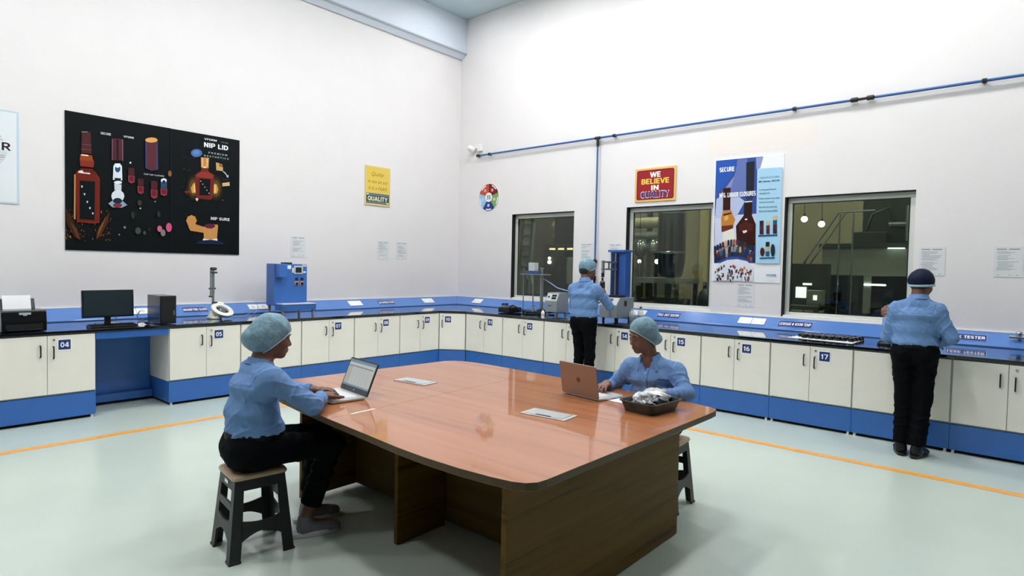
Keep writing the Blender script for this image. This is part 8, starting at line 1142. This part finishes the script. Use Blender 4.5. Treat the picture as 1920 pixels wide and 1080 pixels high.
MB().cyl((.13, .08, .625), (.13, .08, .70), .014, n=12).cyl((.13, .08, .70), (.13, .08, .715), .03, n=16).build('clamp_screw', M_chrome, t, smooth=40)
MB().cyl((-.03, .05, .60), (-.03, .05, .52), .03, .022, 16).cyl((-.03, .05, .52), (-.03, .05, .45), .018, .008, 14).build('chuck', M_st, t, smooth=40); MB().cyl((-.12, .03, .60), (-.12, .03, .53), .011, n=10).build('pin', M_st, t)
MB().cyl((.0, .03, .04), (.0, .03, .09), .03, .02, 14).tube([(-.05, .03, .125), (.0, .03, .115), (.05, .03, .125)], .006, 8).build('lower_grip', M_st, t)
tag(MB().tube([(7.36, 5.78, 1.44), (7.40, 5.68, 1.38), (7.43, 5.55, 1.30), (7.46, 5.40, 1.265), (7.48, 5.22, 1.25), (7.5, 5.0, 1.21), (7.55, 4.85, 1.1)], .008, 8).build('air_hose', mat('pale_blue_hose', '#8fa3cf', .35), smooth=60), 'pale blue hose drooping from the steel stand across the window', 'hose')
# grey control box on feet
def control_box(label, loc, w_, d_, h_, feet, cut):
    t = thing('control_box', label, 'control box', loc, -PI/2)
    MB().prism([(0, feet), (d_, feet), (d_, feet+h_), (cut, feet+h_), (0, feet+h_*.56)], 0, w_, 'x').build('housing', M_mgrey, t, bevel=.004)
    return t
t = control_box('grey control box with sloping panel on four bright feet', (7.22, 5.62, ZT), .22, .30, .29, .05, .07)
sl = math.atan2(.07, .29*.44)
PM = Matrix.Translation((0, 0, .05+.29*.56)) @ Matrix.Rotation(-sl, 4, 'X')
m = MB(); m.M = PM; m.box(.012, .208, -.0025, -.0008, .012, .128); m.build('panel', M_lgrey, t)
m = MB(); m.M = PM; m.cyl((.055, -.003, .07), (.055, -.016, .07), .014, n=16); m.build('knob', M_black, t, smooth=40)
for z_ in (.035, .078):
    m = MB(); m.M = PM; m.box(.105, .19, -.006, -.002, z_, z_+.034); m.build('display', M_dark, t)
MB().box(.06, .12, -.003, -.0005, .14, .155).build('nameplate', mat('dark_print', '#4a5256', .4), t)
for x in (.03, .19):
    for y in (.03, .27): MB().lathe([(.022, 0), (.022, .02), (.012, .025), (.012, .05)], 14, c=(x, y, 0)).build('foot', M_chrome, t, smooth=30)
tag(MB().lathe([(.0, 0), (.028, .0), (.03, .03), (.022, .05), (.01, .06), (.01, .075), (0, .075)], 18).build('small_cup', M_white, None, (7.22, 5.655, ZT), smooth=40), 'small white cup between the test stand and the control box', 'cup')
# torque tester: grey console with a tall blue column behind
t = thing('torque_tester', 'grey console tester with a tall blue column, clamps and display', 'machine', (7.08, 4.56, ZT), -PI/2)
MB().prism([(0.0, .05), (.46, .05), (.46, .325), (.10, .325), (.0, .22)], 0, .275, 'x').build('console', M_mgrey, t, bevel=.004)
PM = Matrix.Translation((0, 0, .22)) @ Matrix.Rotation(-math.atan2(.10, .105), 4, 'X')
m = MB(); m.M = PM; m.box(.10, .265, -.003, -.0008, .012, .135); m.build('panel', M_lgrey, t)
for i in range(2):
    m = MB(); m.M = PM; m.box(.108, .18, -.007, -.003, .02+i*.055, .062+i*.055); m.build('display', mat('display_red_dark', '#31181c', .3), t)
MB().box(.2752, .280, .20, .265, .21, .28).build('switch', M_black, t, bevel=.002)
MB().box(.02, .25, .10, .27, .3255, .352).build('turntable_plate', M_black, t, bevel=.003)
for x in (.04, .235):
    for y in (.05, .41): MB().cyl((x, y, 0), (x, y, .05), .018, n=12).build('foot', M_black, t)
MB().box(-.02, .135, .30, .44, .326, .955).box(.135, .225, .30, .44, .326, .955).build('column', M_mblue2, t, bevel=.003)
MB().box(.0, .115, .292, .3005, .34, .93).build('column_slot', mat('slot_navy', '#0f2350', .4), t)
MB().box(-.04, .235, .25, .46, .955, .985).build('column_cap', M_mblue, t, bevel=.003)
MB().cyl((.085, .26, .35), (.085, .26, .94), .010, n=12).build('guide_rod', M_st, t, smooth=40)
for z_ in (.70, .80): MB().box(.03, .11, -.03, .262, z_, z_+.022).build('clamp_arm', M_st, t, bevel=.003)
MB().box(.055, .085, -.055, -.02, .66, .83).box(.06, .08, .10, .12, .70, .80).build('clamp_post', M_st, t, bevel=.003)
MB().cyl((.07, -.04, .66), (.07, -.04, .60), .022, n=14).build('chuck', M_black, t, smooth=40)
def bottle(label, loc, col, fill, s=1.0, cap=None):
    t = thing('bottle', label, 'bottle', loc)
    MB().lathe([(0, .002), (.038, .002), (.041, .012), (.041, .10), (.035, .118), (.016, .135), (.015, .165), (.0, .165)], 22).build('glass', col, t, smooth=40)
    if fill is not None: MB().lathe([(0, .006), (.036, .006), (.036, .055), (0, .055)], 18).build('label_band', fill, t, smooth=40)
    if cap is not None: MB().lathe([(0, .15), (.0175, .15), (.0175, .178), (0, .178)], 16).build('cap', cap, t, smooth=40)
    t.scale = (s, s, s); return t
M_lab = mat('dark_label', '#222a2e', .4)
bottle('small clear bottle in front of the grey tester', (7.40, 4.225, ZT), M_clear, M_lab, 1.05)
bottle('small clear bottle standing behind at the right of the tester', (7.70, 4.26, ZT), M_clear, M_lab, 1.05, M_chrome)
bottle('dark bottle held up under the chuck by the standing man', (7.035, 4.49, 1.325), mat('amber_dark', '#2a1a16', .15, coat=.6), None, .9, M_black)
# rows of black caps on a sheet of paper
tag(MB().prism([(7.02, 2.06), (6.94, 1.41), (7.50, 1.40), (7.56, 2.02)][::-1], CT+.0006, CT+.0016, 'z').build('paper_sheet', mat('white_paper', '#eeeeee', .6)), 'white sheet under the rows of black caps on the worktop', 'paper')
M_capm = mat('glossy_black_cap', '#0b0c10', .14, coat=.5)
cp = None
for r_ in range(4):
    for c_ in range(9):
        if r_ == 0 and c_ in (0,): continue
        x = 7.12+r_*.1+random.uniform(-.008, .008); y = 1.985-c_*.066-r_*.012+random.uniform(-.006, .006)
        if cp is None:
            cp = thing('screw_lid', '', 'lid', (0, 0, 0), 0, 'black caps on the paper')
            MB().lathe([(0, .0), (.029, .0), (.031, .004), (.031, .036), (.027, .042), (0, .043)], 20).build('shell', M_capm, cp, smooth=40)
            MB().lathe([(.0312, .008), (.0318, .010), (.0318, .013), (.0312, .015)], 20).build('knurl_ring', M_satin, cp, smooth=60)
            o = cp
        else: o = copy_tree(cp)
        o.location = (x, y, CT+.0018); o['label'] = 'glossy black cap, %s from the left in the %s row on the paper' % (('first', 'second', 'third', 'fourth', 'fifth', 'sixth', 'seventh', 'eighth', 'ninth')[c_-(1 if r_ == 0 else 0)], ('front', 'second', 'third', 'back')[r_])
t = thing('tape_dispenser', 'small black and silver round gadget beside the man in the cap', 'device', (7.08, 1.15, ZT), -PI/2)
MB().prism(rrect(-.06, .06, -.03, .03, .015), 0, .02, 'z').build('base', M_black, t, bevel=.004); MB().lathe([(.016, .02), (.034, .02), (.034, .04), (.016, .04), (.016, .02)], 20, c=(.035, 0, 0)).build('ring', M_chrome, t, smooth=40)
MB().tube([(-.055, 0, .02), (-.03, 0, .04), (0, 0, .03)], .008, 8).build('arm', M_black, t, smooth=60)

# ------------------------------------------------------------------ factory hall seen through the windows
HX = 14.6
M_hfloor = mat('hall_floor', '#59635c', .5, noise=.1, nscale=2); M_hwall = mat('hall_wall_olive', '#86846f', .7, noise=.05, nscale=1.5)
M_hroof = mat('hall_roof_dark', '#2c312e', .8); M_hdark = mat('machine_dark', '#252e2b', .4, noise=.3, nscale=3); M_hsteel = mat('hall_steel', '#8b989c', .22, metal=.8)
M_hgrey = mat('machine_panel_grey', '#8a938f', .5, noise=.05); M_hblue = mat('machine_navy', '#1d2b5a', .5); M_pillar = mat('hall_pillar', '#8e8b74', .7)
M_hlamp = mat('hall_fill_lamp', '#ffffff', .5, emit='#fff6e0', estr=HALL_POWER*14)
M_hbulb = mat('hall_bulb', '#ffffff', .5, emit='#fffaf0', estr=HALL_POWER*5)
struct('floor_hall', MB().box(XW+.2, HX, -6, 15, -.1, 0), M_hfloor, 'dark floor of the hall behind the windows')
struct('wall_hall_far', MB().box(HX, HX+.2, -6, 15, 0, 7), M_hwall, 'olive far wall of the hall behind the windows')
struct('wall_hall_near', MB().box(XW+.2, HX, -6.2, -6, 0, 7), M_hwall, 'olive end wall of the hall, out of view')
struct('wall_hall_end', MB().box(XW+.2, HX, 15, 15.2, 0, 7), M_hwall, 'olive wall at the deep end of the hall')
struct('ceiling_hall', MB().box(XW+.2, HX, -6, 15, 7, 7.2), M_hroof, 'dark roof of the hall')
def hall_fill_lamp(label, loc, r_=.5):
    t = thing('hall_fill_lamp', label, 'lamp', loc, 0, 'unseen lamps added in the hall')
    MB().lathe([(0, .10), (.05, .10), (r_*.6, .05), (r_, 0), (r_*.98, -.01), (0, .02)][::-1], 18).build('shade', M_hdark, t, smooth=40); MB().lathe([(0, -.05), (r_*.5, -.045), (r_*.9, -.012), (0, -.01)], 18).build('diffuser', M_hlamp, t, smooth=40)
    MB().cyl((0, 0, .1), (0, 0, 6.99-loc[2]), .01, n=6).build('cord', M_hdark, t)
for x, y in ((9.6, 8.6), (9.6, 5.9), (9.5, 2.9), (12.6, 8.0), (12.6, 4.6), (12.6, 1.6), (9.6, .3)): hall_fill_lamp('unseen round lamp added under the hall roof to brighten the hall', (x, y, 6.0))  # unseen overhead lamps, added to brighten the hall
def bulb(label, loc, r_=.05):
    t = thing('hall_bulb', label, 'lamp', loc, 0, 'small glowing bulbs in the hall')
    MB().ball((0, 0, 0), r_, 14, 10).build('globe', M_hbulb, t, smooth=60); MB().cyl((0, 0, r_*.9), (0, 0, r_*1.7), r_*.45, n=10).cyl((0, 0, r_*1.7), (0, 0, 6.99-loc[2]), .006, n=5).build('holder', M_hdark, t)
for x, y, z, r_, lb in ((13.0, 3.58, 2.69, .06, 'glowing bulb at the far left in the right window'), (13.0, 3.26, 2.58, .06, 'second glowing bulb from the left in the right window'), (13.0, 2.38, 3.04, .06, 'glowing bulb at the top edge of the right window'),
                        (10.5, 5.87, 1.77, .035, 'leftmost of the four small bulbs in the middle window'), (10.5, 5.49, 1.77, .045, 'second of the four small bulbs in the middle window'), (10.5, 5.29, 1.72, .03, 'third of the four small bulbs in the middle window'), (10.5, 5.05, 1.79, .03, 'rightmost of the four small bulbs in the middle window')):
    bulb(lb, (x, y, z), r_)
# pillar behind the middle window
t = struct('trim_2', MB().box(11.0, 11.6, 4.56, 5.24, 0, 7), M_pillar, 'pale olive pillar in the hall behind the middle window')
MB().box(10.96, 11.0, 4.70, 4.86, 0, 7).build('corner_strip', mat('pillar_strip', '#b3ab86', .7), t)
# tall steel silo on its platform
t = thing('silo', 'tall dark steel silo on a platform behind the middle window', 'silo', (10.0, 4.95, 0))
MB().lathe([(.05, 1.48), (.19, 1.5), (.24, 1.75), (.24, 3.6), (.2, 3.9), (0, 3.95)], 32).build('drum', mat('dark_steel', '#4d585c', .2, metal=.85), t, smooth=35)
for z_ in (1.9, 2.6, 3.3): MB().lathe([(.241, z_), (.25, z_+.01), (.25, z_+.03), (.241, z_+.04)], 32).build('hoop', M_hsteel, t, smooth=30)
MB().box(-.45, .4, -.36, .6, 1.38, 1.47).build('platform', mat('platform_steel', '#8e979a', .3, metal=.6), t)
for x, y in ((-.40, -.31), (.35, -.31), (.35, .55), (-.40, .55)): MB().box(x-.03, x+.03, y-.03, y+.03, 0, 1.38).build('post', M_hdark, t)
for y in (.18, .42): MB().cyl((-.38, y, 1.47), (-.38, y, 1.75), .012, n=8).build('pin', M_hsteel, t)
MB().box(-.2, .3, -.25, .5, 0, 1.1).build('base_tank', M_hdark, t, bevel=.02)
t = thing('gas_bottle', 'dark gas bottle standing at the right of the middle window', 'gas bottle', (9.9, 4.27, 0))
MB().lathe([(0, 0), (.11, 0), (.11, 1.15), (.08, 1.25), (.03, 1.3), (.03, 1.38), (0, 1.38)], 20).build('cylinder', M_hdark, t, smooth=35); MB().box(-.05, .05, -.02, .02, 1.36, 1.42).build('valve', M_hsteel, t)
# pipe rack
t = thing('pipe_rack', 'rack of pale horizontal ducts high behind the middle window', 'pipe rack', (13.2, 7.0, 0))
for z_, r_, m_ in ((3.05, .06, M_hgrey), (2.75, .13, mat('duct_pale', '#b5b29a', .5)), (2.45, .09, M_hgrey), (3.4, .1, M_hgrey)): MB().cyl((0, -1.2, z_), (0, 3.0, z_), r_, n=14).build('duct', m_, t, smooth=40)
for y in (-1.1, .2, 1.5, 2.9): MB().box(.1, .2, y-.05, y+.05, 0, 3.6).build('post', M_hdark, t)
t = thing('tank_row', 'row of rounded steel tanks on dark frames behind the middle window', 'tank', (12.0, 6.0, 0))
for i in range(4):
    MB().ball((0, i*.34, 2.08), (.17, .165, .2), 20, 12).build('vessel', M_hsteel, t, smooth=60); MB().box(-.1, .1, i*.34-.03, i*.34+.03, 0, 1.9).build('frame_leg', M_hdark, t)
MB().box(-.12, .12, -.15, 1.17, 1.55, 1.65).build('frame_beam', M_hdark, t)
# dark press and conveyor behind the left window
t = thing('press', 'large dark press machine behind the left window', 'machine', (11.0, 8.2, 0))
MB().box(0, 1.2, -.75, .45, 0, 2.15).build('body', M_hdark, t, bevel=.03); MB().box(.2, 1.0, -.6, .3, 2.15, 3.3).build('upper_body', M_hdark, t, bevel=.03)
MB().box(-.03, -.002, -.55, -.25, 1.25, 1.85).build('control_panel', M_hgrey, t, bevel=.01); MB().box(-.03, -.002, -.05, .32, 1.0, 1.65).build('door_panel', mat('door_dark', '#333d3c', .3), t, bevel=.005)
for i in range(3): MB().box(-.03, -.002, -.4+i*.25, -.25+i*.25, 2.02, 2.06).build('lit_strip', mat('lit_strip', '#fff2c8', .5, emit='#ffe9b0', estr=HALL_POWER*.5), t)
MB().cyl((-.002, .25, 1.74), (-.03, .25, 1.74), .04, n=16).cyl((-.002, .25, 1.83), (-.03, .25, 1.83), .028, n=16).build('signal_light', M_hbulb, t)
t = thing('conveyor', 'steep cleated conveyor rising at the left of the left window', 'conveyor', (11.0, 9.05, 0))
MB().prism([(.12, .3), (.40, .3), (.12, 3.6), (-.16, 3.6)], 0, .12, 'x').build('bed', M_hgrey, t, bevel=.01)
for i in range(12): z_ = .6+i*.25; MB().box(-.03, 0, .12-.28*(z_-.3)/3.3+.03, .12-.28*(z_-.3)/3.3+.25, z_, z_+.03).build('cleat', M_hdark, t)
for s_ in (0, .28): MB().tube([(-.02, .12+s_, .3), (-.02, -.16+s_, 3.6)], .025, 8).build('side_rail', M_hdark, t)
MB().box(.02, .10, .1, .4, 0, .3).build('foot', M_hdark, t)
# moulding machine behind the right window
t = thing('moulding_machine', 'grey moulding machine with navy base behind the right window', 'machine', (10.3, 1.8, 0))
MB().box(0, 1.2, -1.4, .76, 1.58, 2.0).build('guard_panel', M_hgrey, t, bevel=.01)
MB().box(.1, 1.2, -1.35, .7, 1.05, 1.58).build('mould_space', mat('mould_space', '#3a4648', .3, noise=.4, nscale=6), t)
MB().box(.05, 1.2, -1.38, .72, 0, 1.04).build('base', M_hblue, t, bevel=.01)
MB().box(-.04, 1.25, -1.45, .8, 2.0, 2.07).build('top_rail', M_hdark, t, bevel=.005)
for y in (.70, .12, -.42, -.95): MB().box(-.02, .1, y-.05, y+.05, 1.02, 1.6).build('guard_post', M_hgrey, t)
for y0, y1 in ((.17, .65), (-.37, .07), (-.90, -.47)):
    MB().box(0, .01, y0, y1, 1.05, 1.57).build('guard_window', glass_mat('guard_glass', (150, 165, 165), 1.5), t)
    for i in range(3): MB().cyl((.06, y0+.08+i*.12, 1.06), (.06, y0+.08+i*.12, 1.30+.08*(i % 2)), .025, n=10).build('core_pin', M_hsteel, t)
MB().box(-.04, -.02, -.12, .16, 1.44, 1.465).build('light_tube', mat('light_tube', '#ffffff', .5, emit='#f4fff8', estr=HALL_POWER*2), t); MB().box(-.06, -.041, -.34, -.13, 1.985, 1.998).build('light_tube', MATS['light_tube'], t)
MB().box(-.05, -.02, -.22, -.14, 1.28, 1.38).build('switch', M_dark, t)
MB().box(.2, 1.0, -.65, .26, 2.07, 2.75).build('clamp_unit', M_hdark, t, bevel=.02); MB().lathe([(.12, 2.75), (.16, 2.85), (.42, 3.3), (.42, 3.5), (.0, 3.52)], 24, c=(.6, -.2, 0)).build('hopper', M_hdark, t, smooth=35)
MB().box(-.02, .5, -.1, .34, 2.07, 2.24).build('valve_box', M_hdark, t, bevel=.01); MB().tube([(.1, .2, 2.2), (.05, .1, 2.5), (.1, -.1, 2.6), (.2, -.2, 2.3)], .02, 8).build('hose', M_hdark, t, smooth=60)
MB().cyl((.15, -.35, 2.1), (.15, -.35, 2.62), .05, n=12).cyl((.15, -.5, 2.35), (.15, -.1, 2.35), .04, n=12).build('cylinder', M_hsteel, t, smooth=40)
t = thing('stair_railing', 'bent steel stair railing above the machine in the right window', 'railing', (10.0, 2.2, 0))
for dy in (0, -.1): MB().tube([(0, .55+dy, 1.75), (0, .40+dy, 1.99), (0, .08+dy, 2.52), (0, -.30+dy, 2.53)], .014, 8).build('handrail', M_hsteel, t, smooth=40)
for y in (.06, -.12): MB().cyl((0, y, 0), (0, y, 2.5), .013, n=8).build('rail_post', M_hsteel, t)
MB().cyl((0, .52, 0), (0, .52, 1.8), .013, n=8).build('rail_post', M_hsteel, t)
t = thing('work_cell', 'dark work table with lit screens at the left of the right window', 'machine', (9.5, 2.6, 0))
MB().box(-.3, .4, -.30, .40, 1.08, 1.14).build('table', M_hdark, t, bevel=.005)
for x, y in ((-.25, -.25), (.35, -.25), (.35, .35), (-.25, .35)): MB().box(x-.03, x+.03, y-.03, y+.03, 0, 1.08).build('leg', M_hdark, t)
M_hscr = mat('hall_screen', '#eef6f4', .4, emit='#e6f4f0', estr=HALL_POWER*.7)
MB().box(.0, .03, -.04, .10, 1.24, 1.40).build('lit_screen', M_hscr, t); MB().box(.03, .06, -.06, .12, 1.14, 1.42).build('screen_back', M_hdark, t)
MB().box(-.1, .1, -.28, -.08, 1.14, 1.36).build('control_unit', M_hgrey, t, bevel=.01); MB().box(-.11, -.1, -.22, -.17, 1.22, 1.29).build('indicator', M_hscr, t)
MB().box(.2, .38, -.28, .38, 1.14, 1.75).build('tool_rack', M_hdark, t, bevel=.01); MB().box(-.02, .0, -.12, .0, 1.43, 1.46).build('lit_bar', M_hscr, t)
